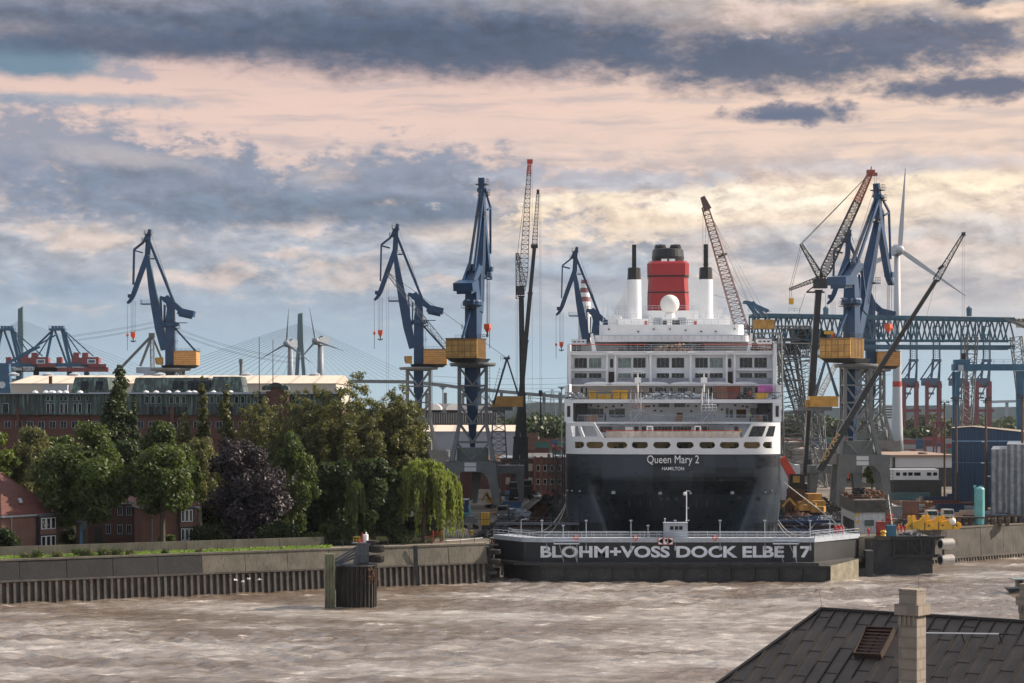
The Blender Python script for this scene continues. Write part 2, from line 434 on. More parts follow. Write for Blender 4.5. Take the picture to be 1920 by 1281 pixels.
def text_mesh(name, body, size, material, parent, M, extrude=.03, align='CENTER', fit=None, bold=0.0, shear=0.0):
    """letters as a mesh part; M places the text plane (x right, y up, z towards the reader)"""
    cu = bpy.data.curves.new(name, 'FONT'); cu.body = body; cu.size = size; cu.extrude = extrude
    cu.align_x = align; cu.offset = bold; cu.shear = shear; cu.resolution_u = 4
    ob = bpy.data.objects.new(name, cu); COL.objects.link(ob)
    bpy.context.view_layer.update()
    me = bpy.data.meshes.new_from_object(ob.evaluated_get(bpy.context.evaluated_depsgraph_get()))
    bpy.data.objects.remove(ob)
    n = len(me.vertices); v = np.empty(n*3); me.vertices.foreach_get('co', v); v = v.reshape(-1,3)
    if fit:      # (width, height) to fill exactly
        lo, hi = v.min(0), v.max(0)
        v[:, 0] = (v[:, 0]-(lo[0]+hi[0])/2)*fit[0]/(hi[0]-lo[0]); v[:, 1] = (v[:, 1]-lo[1])*fit[1]/(hi[1]-lo[1])
    W = (np.c_[v, np.ones(n)] @ np.array(M).T)
    if parent is not None: W = W @ np.array(XF[parent.name].inverted()).T
    me.vertices.foreach_set('co', W[:, :3].ravel()); me.materials.clear(); me.materials.append(material); me.name = name
    o = bpy.data.objects.new(name, me); COL.objects.link(o)
    if parent is not None: o.parent = parent
    return o
def facing(p, right=(1,0,0), up=(0,0,1)):
    """text frame at p"""
    r = Vector(right).normalized(); u = Vector(up).normalized(); n = r.cross(u)
    return Matrix(((r.x,u.x,n.x,p[0]),(r.y,u.y,n.y,p[1]),(r.z,u.z,n.z,p[2]),(0,0,0,1)))
# ---------------------------------------------------------------- palette
M_blue = mat('crane_blue_paint', (.005,.042,.112),.45,0,.22,.35, bump=.1, bscale=2)
M_bluelt = mat('gantry_blue_paint', (.030,.105,.185),.5,0,.2,.4)
M_grey = mat('crane_grey_paint', (.150,.162,.168),.5,0,.15,.4, stain=(.10,.085,.07,.35))
M_greydk = mat('dark_steel', (.030,.033,.037),.5,0,.3,.8)
M_black = mat('black_paint', (.010,.011,.013),.45,0,.3,1)
M_rope = mat('wire_rope', (.06,.065,.07),.6,0,.1,1)
M_ochre = wave_mat('ochre_ribbed_cladding', (.56,.29,.09),.62, 'Z', .55,.72,.7, stain=(.33,.16,.06))
M_ochred = mat('ochre_panel_paint', (.42,.23,.055),.6,0,.3,.5, stain=(.16,.09,.04,.8), streak=True)
M_orange = mat('orange_block_paint', (.62,.085,.02),.5)
M_yellow = mat('yellow_paint', (.62,.36,.03),.5,0,.15,.8, stain=(.3,.17,.05,.5))
M_red = mat('red_paint', (.46,.045,.03),.5,0,.2,.8)
M_white = mat('white_paint', (.64,.66,.69),.45,0,.06,.3, stain=(.52,.5,.48,.25), streak=True)
M_whitec = mat('clean_white', (.76,.77,.78),.4,0,.04,.5)
M_glass = mat('dark_glass', (.010,.014,.017),.06,0,.3,2, spec=.45)
M_glassg = mat('green_glass', (.10,.15,.14),.1,0,.4,.8, spec=.8)
M_concrete = mat('weathered_concrete', (.115,.105,.085),.9,0,.25,.35, stain=(.055,.05,.042,.8), bump=.5, bscale=3, streak=True)
M_concdk = mat('dark_wet_concrete', (.040,.042,.046),.8,0,.3,.4, stain=(.15,.14,.12,.45), bump=.5, bscale=3, streak=True)
M_steelrust = mat('rusty_sheet_steel', (.082,.074,.066),.75,0,.35,.5, stain=(.05,.04,.032,.85), bump=.5, bscale=4, streak=True)
M_rust = mat('rust', (.13,.06,.035),.85,0,.35,1.2, stain=(.05,.03,.02,.7), bump=.4)
M_wood = mat('weathered_wood', (.30,.17,.09),.8,0,.25,1.5)
M_lattice = mat('grey_lattice_steel', (.13,.14,.15),.6)
M_rubber = mat('rubber', (.022,.020,.018),.8,0,.4,2, bump=.6, bscale=6)
M_pavement = mat('yard_pavement', (.16,.14,.12),.9,0,.3,.05, stain=(.10,.09,.08,.6), bump=.2, bscale=2, spec=.15)
M_redred = mat('lattice_red_paint', (.30,.085,.06),.55)
M_suit = mat('red_overall', (.42,.03,.03),.8)
M_lime = mat('lime_vest', (.45,.62,.06),.8)
M_tealp = mat('turquoise_paint', (.12,.36,.38),.45)
M_bark = mat('bark', (.075,.058,.042),.9,0,.35,2, bump=.6, bscale=8)

CCOL = {'brick red': (.20,.055,.045), 'dark red': (.13,.035,.035), 'green': (.05,.16,.13), 'teal': (.10,.22,.24), 'blue': (.035,.10,.21),
        'navy': (.03,.055,.11), 'grey': (.26,.28,.30), 'white': (.55,.57,.60), 'orange': (.42,.14,.05), 'light blue': (.16,.32,.46), 'rust brown': (.17,.075,.05)}
def cmat(c): return wave_mat('corrugated_'+c.replace(' ', '_'), CCOL[c], .42, 'XY', .55,.72,.5,.2, stain=tuple(x*.6+.02 for x in CCOL[c]))

# ---------------------------------------------------------------- haze: the air itself
hz = MB().box(-3200,3200,-60,7200,-20,330)
hm = bpy.data.materials.new('haze_air'); hm.use_nodes = True
_T = NT(hm.node_tree); _T.n.clear(); _o = _T.new('ShaderNodeOutputMaterial'); _v = _T.new('ShaderNodeVolumePrincipled')
_v.inputs['Color'].default_value = (.80,.88,.97,1); _v.inputs['Density'].default_value = .00002; _v.inputs['Anisotropy'].default_value = .3
_T.link(_v.outputs[0], _o.inputs['Volume'])
HAZE = hz.build('haze', hm, kind='stuff')
tag(HAZE, 'pale blue haze over the far harbour', 'haze')
# ---------------------------------------------------------------- water
def water_material():
    m = bpy.data.materials.new('river_water'); m.use_nodes = True
    T = NT(m.node_tree); b = T.n['Principled BSDF']; tc = T.new('ShaderNodeTexCoord'); v = tc.outputs['Object']
    mp = T.new('ShaderNodeMapping'); T.link(v, mp.inputs[0]); mp.inputs['Scale'].default_value = (.38,1.0,1)
    n1 = T.noise(mp.outputs[0], .9,6,.62,.4); n2 = T.noise(mp.outputs[0], .05,4,.55); n3 = T.noise(mp.outputs[0], .35,8,.66,.6)
    c = T.mix(T.rng(n2.outputs[0], .42,.60),(.185,.14,.105),(.42,.38,.345))
    # foam flecks on the crests
    c = T.mix(T.rng(n3.outputs[0], .40,.62,.55,0), c,(.085,.052,.030))
    foam = T.math('MULTIPLY', T.rng(n3.outputs[0], .56,.68), T.rng(n1.outputs[0], .46,.62))
    c = T.mix(T.math('MULTIPLY', foam,.75), c,(.62,.56,.50))
    T.link(c, b.inputs['Base Color']); T.link(T.math('ADD', T.rng(foam,0,1,0,.5), T.rng(n2.outputs[0], .4,.62,.07,.22)), b.inputs['Roughness'])
    b.inputs['IOR'].default_value = 1.8; b.inputs['Specular IOR Level'].default_value = .75
    bp = T.new('ShaderNodeBump'); bp.inputs['Strength'].default_value = .9; bp.inputs['Distance'].default_value = .40
    T.link(T.math('ADD', n1.outputs[0], T.math('MULTIPLY', n3.outputs[0], .8)), bp.inputs['Height']); T.link(bp.outputs[0], b.inputs['Normal'])
    return m
M_water = water_material()
def grid_obj(name, xs, ys, zf, material):
    X, Y = np.meshgrid(xs, ys); Z = zf(X, Y); nx, ny = len(xs), len(ys)
    me = bpy.data.meshes.new(name); co = np.stack([X, Y, Z], -1).reshape(-1,3)
    i = np.arange((nx-1)*(ny-1)); r, c = i//(nx-1), i % (nx-1); a = r*nx+c
    q = np.stack([a, a+1, a+nx+1, a+nx], 1)
    me.vertices.add(len(co)); me.vertices.foreach_set('co', co.ravel())
    me.loops.add(q.size); me.loops.foreach_set('vertex_index', q.ravel())
    me.polygons.add(len(q)); me.polygons.foreach_set('loop_start', np.arange(0, q.size,4)); me.polygons.foreach_set('loop_total', np.full(len(q),4))
    me.polygons.foreach_set('use_smooth', np.ones(len(q), bool)); me.update(calc_edges=True); me.materials.append(material)
    o = bpy.data.objects.new(name, me); COL.objects.link(o); XF[o.name] = Matrix.Identity(4); return o
_w = [(rng.uniform(1.6,13), rng.normal(1.35,.75), rng.uniform(0,6.28)) for _ in range(70)]
def waves(X, Y):
    Z = np.zeros_like(X)
    wx = X+2.5*np.sin(Y*.05+X*.03); wy = Y+2.5*np.sin(X*.06+1.3)
    for L, th, ph in _w:
        k = 2*np.pi/L; q = np.sin(k*(wx*np.cos(th)+wy*np.sin(th))+ph); Z += .0125*L**.80*(1-np.abs(q))*1.1
    mod = .75+.35*np.sin(X*.021+Y*.047)*np.sin(Y*.031-X*.017+1)
    Z = (Z-Z.mean())*mod
    edge = np.clip((X+220)/40,0,1)*np.clip((220-X)/40,0,1)
    return Z*edge-.1
xs = np.concatenate([np.linspace(-1500,-220,20, endpoint=False), np.linspace(-220,-105,40, endpoint=False), np.arange(-105,118,.55), np.linspace(118,220,40), np.linspace(240,1500,20)])
ys = np.concatenate([np.linspace(60,190,12, endpoint=False), np.arange(190,480,.75)])
river = grid_obj('river', xs, ys, waves, M_water); river['kind'] = 'structure'

# ---------------------------------------------------------------- land
def slab(name, pts, z0, z1, m, kind='structure'):
    mb = MB().prism([(x, y, z0) for x, y in pts], (0,0, z1-z0)); return mb.build(name, m, kind=kind)
def qy(X): return 333+(X+80)*.5526            # quay face on the left bank
DL, DR = -3.5,64.0                           # dock edges at D = 400, both running on at .065
slab('left_quay_ground', [(-400, qy(-400)+.6),(-4.3, qy(-4.3)+.6),(-3.9,392),(-3.5+.065*360,760),(-1500,760),(-1500, qy(-400))], -8, G, M_pavement)
slab('right_quay_ground', [(64.2,394),(77,394),(77,416),(106.6,445),(340,640),(1500,700),(1500,760),(64+.065*360,760),(64.2,400)], -8, G-.02, M_pavement)
slab('far_ground', [(-3100,760),(3100,760),(3100,7000),(-3100,7000)], -8, G-.01, mat('far_ground_green', (.040,.050,.040),1,0,.4,.01, spec=0))
slab('park_ground', [(-400,400),(-400, qy(-400)+11),(-34, qy(-34)+11),(-14, qy(-14)+8),(-14,470),(-300,480)], G, G+.06, mat('park_soil', (.030,.034,.018),1,0,.4,.2, spec=0))
slab('dock_floor', [(-6,380),(66,380),(92,765),(18,765)], -12,-10, M_concdk)

# dock walls (stepped, dark)
def dock_wall(name, X0, side, label):
    t = thing(name, label, 'dock wall', (X0,400,0))
    mb = MB(); dr = .065
    for k,(a, z) in enumerate(((0,4.6),(1.3,1.5),(2.6,-3))):
        x0, x1 = X0+side*a, X0+side*(a-1.4)
        lo = [(min(x0, x1),386,-10),(max(x0, x1),386,-10),(max(x0, x1)+dr*374,760,-10),(min(x0, x1)+dr*374,760,-10)]
        mb.hexa(lo, [(p[0], p[1], z) for p in lo])
    mb.build('stepped_wall', M_concdk, t)
    r = MB(); r.rail([(X0-side*.5+dr*(y-400), y, G) for y in range(392,760,40)], 1.1,4,.05); r.build('edge_railing', M_lattice, t)
    k = MB(); k.bar((X0-side*.3,390, G+.1),(X0-side*.3+dr*365,755, G+.1),.6,.25); k.build('coping', M_concrete, t)
    s = MB()
    for i in range(46):
        y = 392+i*4+random.uniform(-1,1); x = X0+dr*(y-400)
        s.bar((x+side*.2, y, G-.3),(x+side*4.2, y+random.uniform(-2,2), random.uniform(-5,0)),.22)
        s.bar((x+side*1.8, y,-4),(x+side*1.8, y, G-1),.25)
        if i % 3 == 0: s.bar((x+side*1.8, y,3.2),(x+side*1.8+dr*12, y+12,3.2),.3)
    s.build('shoring_beams', M_rust, t)
dock_wall('dock_wall', DL,1, 'left wall of the dry dock with steel shoring, left of the ship')
dock_wall('dock_wall', DR,-1, 'right wall of the dry dock with steel shoring, right of the ship')

# ---------------------------------------------------------------- left quay wall
M_capd = mat('dark_capping', (.020,.021,.024),.85,0,.3,.4, stain=(.055,.052,.048,.5), bump=.5, bscale=3, streak=True)  # left panels: dark stains, with the shadow on the wall put into the colour
def quay(name, label, A, B, ztop, zcap, pitch, capm, lean=.35, ladder=(), dark=0):
    A, B = Vector(A), Vector(B); d = (B-A); L = d.length; d.normalize(); nn = Vector((d.y, -d.x))       # towards the water
    t = thing(name, label, 'quay wall', (A.x, A.y,0))
    cap = MB(); n = int(L/7.4)
    for i in range(n):
        a, b = A+d*(L*i/n+.04), A+d*(L*(i+1)/n-.04); o = random.uniform(-.03,.03)
        lo = [a+nn*(lean+.3+o), b+nn*(lean+.3+o), b-nn*1.5, a-nn*1.5]; hi = [a+nn*(.1+o), b+nn*(.1+o), b-nn*1.5, a-nn*1.5]
        cap.hexa([(p.x, p.y, zcap) for p in lo], [(p.x, p.y, ztop-.28) for p in hi])
    cap.build('concrete_capping', capm, t)
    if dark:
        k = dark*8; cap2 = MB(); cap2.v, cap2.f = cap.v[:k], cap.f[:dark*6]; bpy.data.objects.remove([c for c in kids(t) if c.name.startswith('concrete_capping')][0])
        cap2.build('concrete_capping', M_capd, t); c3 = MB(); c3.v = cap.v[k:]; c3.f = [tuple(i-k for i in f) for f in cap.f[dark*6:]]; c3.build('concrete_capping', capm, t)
    cp = MB(); a, b = A+nn*.22, B+nn*.22; c, e = B-nn*.9, A-nn*.9
    cp.hexa([(p.x, p.y, ztop-.276) for p in (a, b, c, e)], [(p.x, p.y, ztop) for p in (a, b, c, e)]); cp.build('coping', M_concrete, t)
    wl = MB(); a, b = A+nn*(lean+.5), B+nn*(lean+.5); c, e = B, A
    wl.hexa([(p.x, p.y, zcap-.30) for p in (a, b, c, e)], [(p.x, p.y, zcap-.003) for p in (a, b, c, e)]); wl.build('waling', M_steelrust, t)
    sp = MB(); n = int(L/pitch); prof = [(0,0),(.36,0),(.46,.62),(.90,.62),(1.0,0)]; pts = []
    for i in range(n):
        for u, w in prof[:-1]: pts.append((A+d*((i+u)*L/n), w))
    pts.append((B,0)); vs = []
    for p, w in pts:
        q = p+nn*(lean+.42-w); vs.append((q.x, q.y, zcap-.3)); q = p+nn*(lean+.95-w); vs.append((q.x, q.y,-2))
    k = len(sp.v); sp.add(vs, [(2*i+1,2*i+3,2*i+2,2*i) for i in range(len(pts)-1)]); sp.build('sheet_piling', M_steelrust, t)
    bo = MB()
    for i in range(0, n,3):
        p = A+d*((i+.15)*L/n)+nn*(lean+.45); bo.cbox((p.x, p.y, zcap-.75),.28,.28,.28, math.atan2(d.y, d.x))
    bo.build('anchor_plates', M_rust, t)
    for s_ in ladder:
        p = A+d*s_; m = MB(); q = p+nn*(lean+.65); m.ladder((q.x, q.y,.2),(q.x-nn.x*.3, q.y-nn.y*.3, ztop),.5,.05,(nn.x, nn.y,0),.35)
        m.bar((q.x, q.y,.2),(q.x-nn.x*.3, q.y-nn.y*.3, ztop),.75,.12); m.build('ladder', M_greydk, t)
    return t
Aq, Bq = (-150, qy(-150)),(-4.6, qy(-4.6))
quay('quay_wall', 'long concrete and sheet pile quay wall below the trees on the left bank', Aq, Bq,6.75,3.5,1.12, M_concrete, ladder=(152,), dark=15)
quay('quay_wall', 'stained right bank quay wall behind the cylindrical fenders', (77.2,415.5),(220,539),6.8,.9,.9, mat('dark_brown_capping', (.075,.068,.06),.85,0,.35,.35, stain=(.22,.21,.19,.5), bump=.5, bscale=3, streak=True),.1)

# lawn strip, flood wall, fence on the left quay
lawn_m = mat('lawn', (.10,.155,.03),.9,0,.35,.3, bump=.5, bscale=6)
def strip(name, x0, x1, o0, o1, z0, z1, m):
    pts = [(x0, qy(x0)+o0),(x1, qy(x1)+o0),(x1, qy(x1)+o1),(x0, qy(x0)+o1)]
    return slab(name, pts, z0, z1, m)
strip('grass_verge', -160,-31,1.9,9.5,6.3,6.62, lawn_m)
strip('promenade_path', -31,-5,1.9,5.5,6.3,6.56, mat('path_gravel', (.25,.21,.17),.9))
fw = MB(); nseg = 16
for i in range(nseg):
    x0, x1 = -150+(117.5)*i/nseg+.03,-150+(117.5)*(i+1)/nseg-.03
    fw.hexa([(x0, qy(x0)+10,6.3),(x1, qy(x1)+10,6.3),(x1, qy(x1)+10.5,6.3),(x0, qy(x0)+10.5,6.3)],
            [(x0, qy(x0)+10,8.15),(x1, qy(x1)+10,8.15),(x1, qy(x1)+10.5,8.15),(x0, qy(x0)+10.5,8.15)])
ft = thing('flood_wall', 'low grey concrete flood wall between the lawn strip and the brick houses', 'wall', (-80, qy(-80)+10,6.5))
fw.build('wall_panels', M_concrete, ft)
fe = thing('quay_fence', 'thin wire fence with dark posts along the lawn on the left quay', 'fence', (-80, qy(-80)+1.4,6.7))
for i in range(52):
    x = -98+i*1.83*1.35
    if x > -6: break
    MB().tube((x, qy(x)+1.5,6.6),(x, qy(x)+1.5,7.95),.045, n=5).build('post', M_greydk, fe)
wr = MB()
for zz in (7.1,7.5,7.9): wr.tube((-98, qy(-98)+1.5, zz),(-6, qy(-6)+1.5, zz),.012, n=3)
wr.build('wires', M_greydk, fe)

# ---------------------------------------------------------------- dock gate
GP = [(-3.2,387.5),(2.0,378.5),(5.5,377),(53.4,377),(63.4,390)]
def off(pts, o):
    """offset towards the river (-Y) along segment normals"""
    out = []
    for i, p in enumerate(pts):
        a = Vector(pts[max(i-1,0)]); b = Vector(pts[min(i+1, len(pts)-1)]); d = (b-a).normalized(); out.append((p[0]+d.y*o, p[1]-d.x*o))
    return out
gate = thing('dock_gate', 'long dark dock gate with white lettering closing the dock below the ship', 'dock gate', (28,377,0))
M_gate = mat('gate_dark_paint', (.015,.018,.023),.55,0,.25,.3, stain=(.085,.065,.05,.5), streak=True)
M_gatelo = mat('gate_lower_plate', (.032,.032,.034),.7,0,.35,.4, stain=(.12,.11,.095,.6), bump=.3)
M_lgrey = mat('light_grey_paint', (.36,.40,.46),.5,0,.12,.5, stain=(.22,.2,.18,.4))
def band(name, o0, o1, z0, z1, m, back=3.5, pts=GP, parent=gate):
    a = off(pts, o0); b = off(pts, -back); n = len(a); v = []
    for (x, y) in a: v.append((x, y, z0))
    for (x, y) in off(pts, o1): v.append((x, y, z1))
    for (x, y) in b: v.append((x, y, z0))
    for (x, y) in b: v.append((x, y, z1))
    f = []
    for i in range(n-1):
        f += [(i, i+1, n+i+1, n+i),(2*n+i+1,2*n+i,3*n+i,3*n+i+1),(n+i, n+i+1,3*n+i+1,3*n+i),(i+1, i,2*n+i,2*n+i+1)]
    f += [(0, n,3*n,2*n),(n-1,3*n-1,4*n-1,2*n-1)]
    mb = MB(); mb.add(v, f); return mb.build(name, m, parent)
band('upper_plating', 0,.0,3.25,6.72, M_gate)
band('parapet', .25,.25,6.723,7.5, M_lgrey,3.2)
band('walkway_ledge', 2.3,2.3,2.72,3.247, M_gatelo,3)
lowpts = [(2.2,376.5),(5.5,375),(56.0,375),(60.5,383)]
band('lower_hull', .0,.0,-2,2.716, M_gatelo,8, pts=[(-1.5,383.5),(5.0,374.9),(55.6,374.9),(62.8,386)])
fr = MB()
for i in range(13): x = 5.2+i*4.2; fr.box(x-.14, x+.14,374.55,374.897,-1,2.35)
fr.box(5.0,55.7,374.5,374.895,2.4,2.7); fr.box(5,55.7,374.6,374.893,-.4,.15)
fr.build('hull_frames', M_black, gate)
yel = MB(); a, b = Vector((56.0,375.2)), Vector((62.6,385.5)); d = (b-a).normalized()
M_gatey = mat('beige_algae_plate', (.20,.18,.13),.8,0,.3,.6, stain=(.12,.10,.06,.7))  # beige plate paint with darker algae stains
yel.hexa([(a.x, a.y-.3,-1),(b.x, b.y-.3,-1),(b.x, b.y,-1),(a.x, a.y,-1)], [(a.x, a.y-.3,2.7),(b.x, b.y-.3,3.2),(b.x, b.y,3.2),(a.x, a.y,2.7)])
yel.build('end_plate', M_gatey, gate)
rl = MB(); rp = off(GP,.1); rl.rail([(x, y,7.5) for x, y in rp], .95,1.7,.05,2); rl.build('railing', M_lgrey, gate)
rl = MB(); rp = off(GP,-3.0); rl.rail([(x, y,7.5) for x, y in rp], .95,2.2,.05,2); rl.build('railing', M_lgrey, gate)
text_mesh('lettering', 'BLOHM+VOSS DOCK ELBE 17', 3, mat('lettering_white', (.74,.78,.84),.6,0,.12,1, stain=(.40,.30,.2,.5)), gate,
          facing((28.95,377-.03,3.98)),.03, 'CENTER', (47.8,2.1),.10)
for px in (977,1016,1056,1099,1183,1215,1266,1350,1434,1519,1556):     # lamp posts on the gate
    D = 380 if px > 1000 and px < 1550 else 385; m = MB(); x = XW(px, D); h = 2.9 if px not in (1056,1215) else 2.0
    m.tube((x, D,7.4),(x, D,7.4+h),.09,.07,6); m.build('lamp_post', M_lgrey, gate)
    if px not in (977,1556): MB().cbox((x, D,7.5+h),.5,.5,.22).build('lamp_head', M_lgrey, gate)
    else: MB().bar((x, D,7.4+h),(x+(1.0 if px < 1000 else -1.0), D,7.55+h),.2,.15).build('lamp_head', M_lgrey, gate)
for px in (1025,1099,1183,1266,1350,1434,1519):
    x = XW(px,377); m = MB(); m.box(x-.16, x+.16,376.55,376.96,5.3,6.1); m.tube((x,376.75,6.1),(x,376.75,6.6),.04, n=4); m.build('wall_lamp', M_lgrey, gate)
cab = thing('control_cabin', 'small white control cabin with three square windows on the dock gate', 'cabin', (XW(1267,379),379,7.5))
x0, x1 = XW(1245,378), XW(1289,378); m = MB(); m.box(x0, x1,377.6,380,7.2,10.05); m.box(x0-.1, x1+.1,377.5,380.1,10.053,10.15); m.build('wall', M_lgrey, cab)
for q in (1259.5,1268.5,1276.5):
    w = MB(); x = XW(q,377.6); w.box(x-.3, x+.3,377.55,377.597,8.9,9.55); w.build('window', M_glass, cab)
m = MB(); x = XW(1247,378); m.tube((x,378.5,10.15),(x,378.5,10.75),.1, n=6); m.lathe((x,378.5,10.7), [(.1,0),(.22,.12),(.05,.2)], 8); m.build('vent', M_lgrey, cab)
ms = thing('signal_mast', 'tall slim white mast with a loudspeaker arm beside the gate cabin', 'mast', (XW(1287.5,380),380.3,7.5))
x = XW(1287.5,380); m = MB(); m.tube((x,380.3,7.5),(x,380.3, ZW(920,380)),.12,.09,6); m.build('pole', M_whitec, ms)
m = MB(); m.bar((x,380.3, ZW(921,380)),(x+.7,380.3, ZW(921,380)),.1); m.bar((x-.2,380.3, ZW(976,380)),(x+.5,380.3, ZW(976,380)),.12); m.bar((x-.1,380.3, ZW(953,380)),(x+.5,380.3, ZW(953,380)),.08); m.build('arms', M_whitec, ms)
m = MB(); m.ball((x-.3,380.3, ZW(926,380)),.35,10,8); m.build('lamp', M_white, ms)
# ship direction sign on the gate
sg = thing('navigation_sign', 'red framed white sign with two black diamonds on the dock gate', 'sign', (XW(1248,376),376.5,6.8))
sx0, sx1, sz0, sz1 = XW(1234,376.4), XW(1262,376.4), ZW(1021.5,376.4), ZW(1008,376.4)
MB().box(sx0, sx1,376.4,376.5, sz0, sz1).build('frame', M_red, sg)
m = MB(); w3 = (sx1-sx0)/3
for i in range(3): m.box(sx0+i*w3+.07, sx0+(i+1)*w3-.07,376.36,376.397, sz0+.08, sz1-.08)
m.build('panel', M_whitec, sg)
m = MB(); zc = (sz0+sz1)/2
for i, s_ in ((0,-1),(2,1)):
    cx = sx0+(i+.5)*w3; m.add([(cx+s_*.42,376.34, zc),(cx-s_*.36,376.34, zc-.52),(cx-s_*.36,376.34, zc+.52)], [(0,1,2),(2,1,0)])
cx = sx0+1.5*w3; m.box(cx-.05, cx+.3,376.33,376.35, zc-.1, zc+.4); m.bar((cx-.35,376.34, zc+.5),(cx+.35,376.34, zc-.5),.02,.08)
m.build('symbols', M_black, sg)
for px in (1080,1191,1340):        # life ring holders
    x = XW(px,377); m = MB()
    for k in range(10):
        a0, a1 = 2*math.pi*k/10,2*math.pi*(k+1)/10; m.tube((x+.38*math.cos(a0),376.5,7.5+.38*math.sin(a0)),(x+.38*math.cos(a1),376.5,7.5+.38*math.sin(a1)),.09, n=5)
    one('life_ring', m, M_orange, 'orange life ring hung on the gate railing, '+{1080: 'nearest the letter O', 1191: 'left of the white sign', 1340: 'right of the white cabin'}[px], 'life ring', 'life rings on the dock gate')
# accommodation frames hung on the gate
for k,(pa, pb, lab) in enumerate(((1038,1086, 'hanging access platform at the left end of the gate lettering'),(1449,1497, 'hanging access platform before the numeral on the gate'))):
    t = thing('access_platform', lab, 'platform', (XW(pa,376),376,6.6), group='access platforms on the gate'); xa, xb = XW(pa,376), XW(pb,376)
    MB().box(xa, xb,375.2,376.6,6.45,6.58).build('deck', M_lgrey, t)
    m = MB(); m.rail([(xa,375.2,6.58),(xb,375.2,6.58)], 1.1,1.6,.05); m.build('railing', M_lgrey, t)
    m = MB(); m.bar((xa+1,375.6,6.4),(xa+1.8,375.6,3.3),.1); m.bar((xb-1.6,375.6,6.4),(xb-.3,375.6,3.3),.1); m.bar((xb-.4,375.6,6.4),(xb-.4,375.6,3.3),.12); m.build('struts', M_lgrey, t)

# ---------------------------------------------------------------- piers either side of the gate
pr = thing('gate_pier', 'dark concrete pier with two grey fender cylinders right of the dock gate', 'pier', (70,392,0))
MB().box(63.9,77.2,391.5,420,-3,6.3).build('concrete_body', M_concdk, pr)
MB().box(63.7,77.4,391.3,420,6.303,6.75).build('coping', M_concrete, pr)
MB().box(63.3,64.4,389.5,391.2,1.5,7.0).build('corner_post', M_gatey, pr)
M_fend = mat('fender_grey', (.34,.32,.30),.5,0,.15,1)
ff = pr
m = MB()
for z in (6.6,3.4): m.bar((69.5,390.9, z),(79.0,390.9, z),.7,.55)
for x in (70,72.5,75,77.3,79): m.bar((x,390.9,3.3),(x,390.9,6.8),.35)
for x in (70,72.5,75): m.bar((x,390.9,6.5),(x+2.3,390.9,3.5),.25)
m.bar((66.5,390.8,6.9),(76,390.8,6.9),.5,.2); m.build('steel_frame', M_black, ff)
for z in (5.6,2.7):
    c = MB(); c.tube((78.2,389.6, z),(80.6,390.6, z),1.0, n=18); c.build('fender_cylinder', M_fend, ff)
    c = MB(); c.tube((78.14,389.575, z),(78.2,389.6, z),.72, n=14); c.build('cylinder_bore', M_black, ff)
m = MB(); m.rail([(74,390.5,7.05),(79.5,390.5,7.05)], .9,1.2,.05); m.bar((74,390.5,7),(79.5,390.5,7),.9,.12); m.build('catwalk', M_greydk, ff)
pl = thing('gate_pier', 'timber and steel pier with stacked tyres left of the dock gate', 'pier', (-5,376,0))
m = MB(); m.box(-6.2,-3.9,375.3,389,-2,6.0); m.build('concrete_body', M_concdk, pl)
m = MB(); m.bar((-5.6,374.9,6.3),(-3.2,374.9,2.0),.35); m.bar((-5.9,374.8,-1),(-5.9,374.8,6.2),.45); m.bar((-6.3,374.8,1.5),(-2.6,374.8,1.5),.7,.5); m.bar((-3.9,375,1.2),(-3.9,375,6.4),.4); m.bar((-6,374.8,6.4),(-2.4,374.8,6.4),.5,.3); m.build('steel_frame', M_greydk, pl)
def tyre(mb, c, R_, w):
    prof = [(R_*.45, -w*.3),(R_*.72, -w*.5),(R_*.95, -w*.42),(R_, -w*.2),(R_, w*.2),(R_*.95, w*.42),(R_*.72, w*.5),(R_*.45, w*.3)]
    mb.lathe(c, prof,26)
    for i in range(26):
        a = 2*math.pi*i/26; mb.bar((c[0]+R_*1.0*math.cos(a), c[1]+R_*math.sin(a), c[2]-w*.36),(c[0]+R_*1.0*math.cos(a+.12), c[1]+R_*math.sin(a+.12), c[2]+w*.36),.09,.12)
    return mb
for z, lab in ((5.2, 'upper'),(3.5, 'lower')):
    tyre(MB(),(-3.0,374.6, z),1.05,.9).build('tyre', M_rubber, pl)

# ---------------------------------------------------------------- dolphin in the river
do = thing('mooring_dolphin', 'rusty sheet pile mooring dolphin with a steel fender frame standing in the river', 'dolphin', (XW(655,326),326,0))
Dd = 325.0; xl, xm, xr = XW(610, Dd), XW(627, Dd), XW(704, Dd)
M_pile = mat('algae_pile', (.15,.155,.10),.8,0,.3,.4, stain=(.035,.035,.03,.85), bump=.5, streak=True)
m = MB(); n = 14; pts = []
for i in range(n*4+1):
    u = i/(n*4); x = xl+(xm-xl)*.0+u*(xm-xl); w = (.0,.0,.35,.35)[i % 4]*.5; pts.append((x, w))
m.hexa([(xl, Dd-.2,-2),(xm, Dd-.2,-2),(xm, Dd+1.4,-2),(xl, Dd+1.4,-2)], [(xl, Dd-.2, ZW(1039, Dd)),(xm, Dd-.2, ZW(1039, Dd)),(xm, Dd+1.4, ZW(1039, Dd)),(xl, Dd+1.4, ZW(1039, Dd))])
for q in (.02,.3,.62,.97): x = xl+(xm-xl)*q; m.box(x-.09, x+.09, Dd-.38, Dd-.2,-2, ZW(1038.5, Dd))
m.build('tall_pile', M_pile, do)
m = MB(); cx, cy = (xm+xr)/2, Dd+3.0; vs = []; prof = [(0,0),(.3,0),(.5,.5),(.8,.5)]; N_ = 15
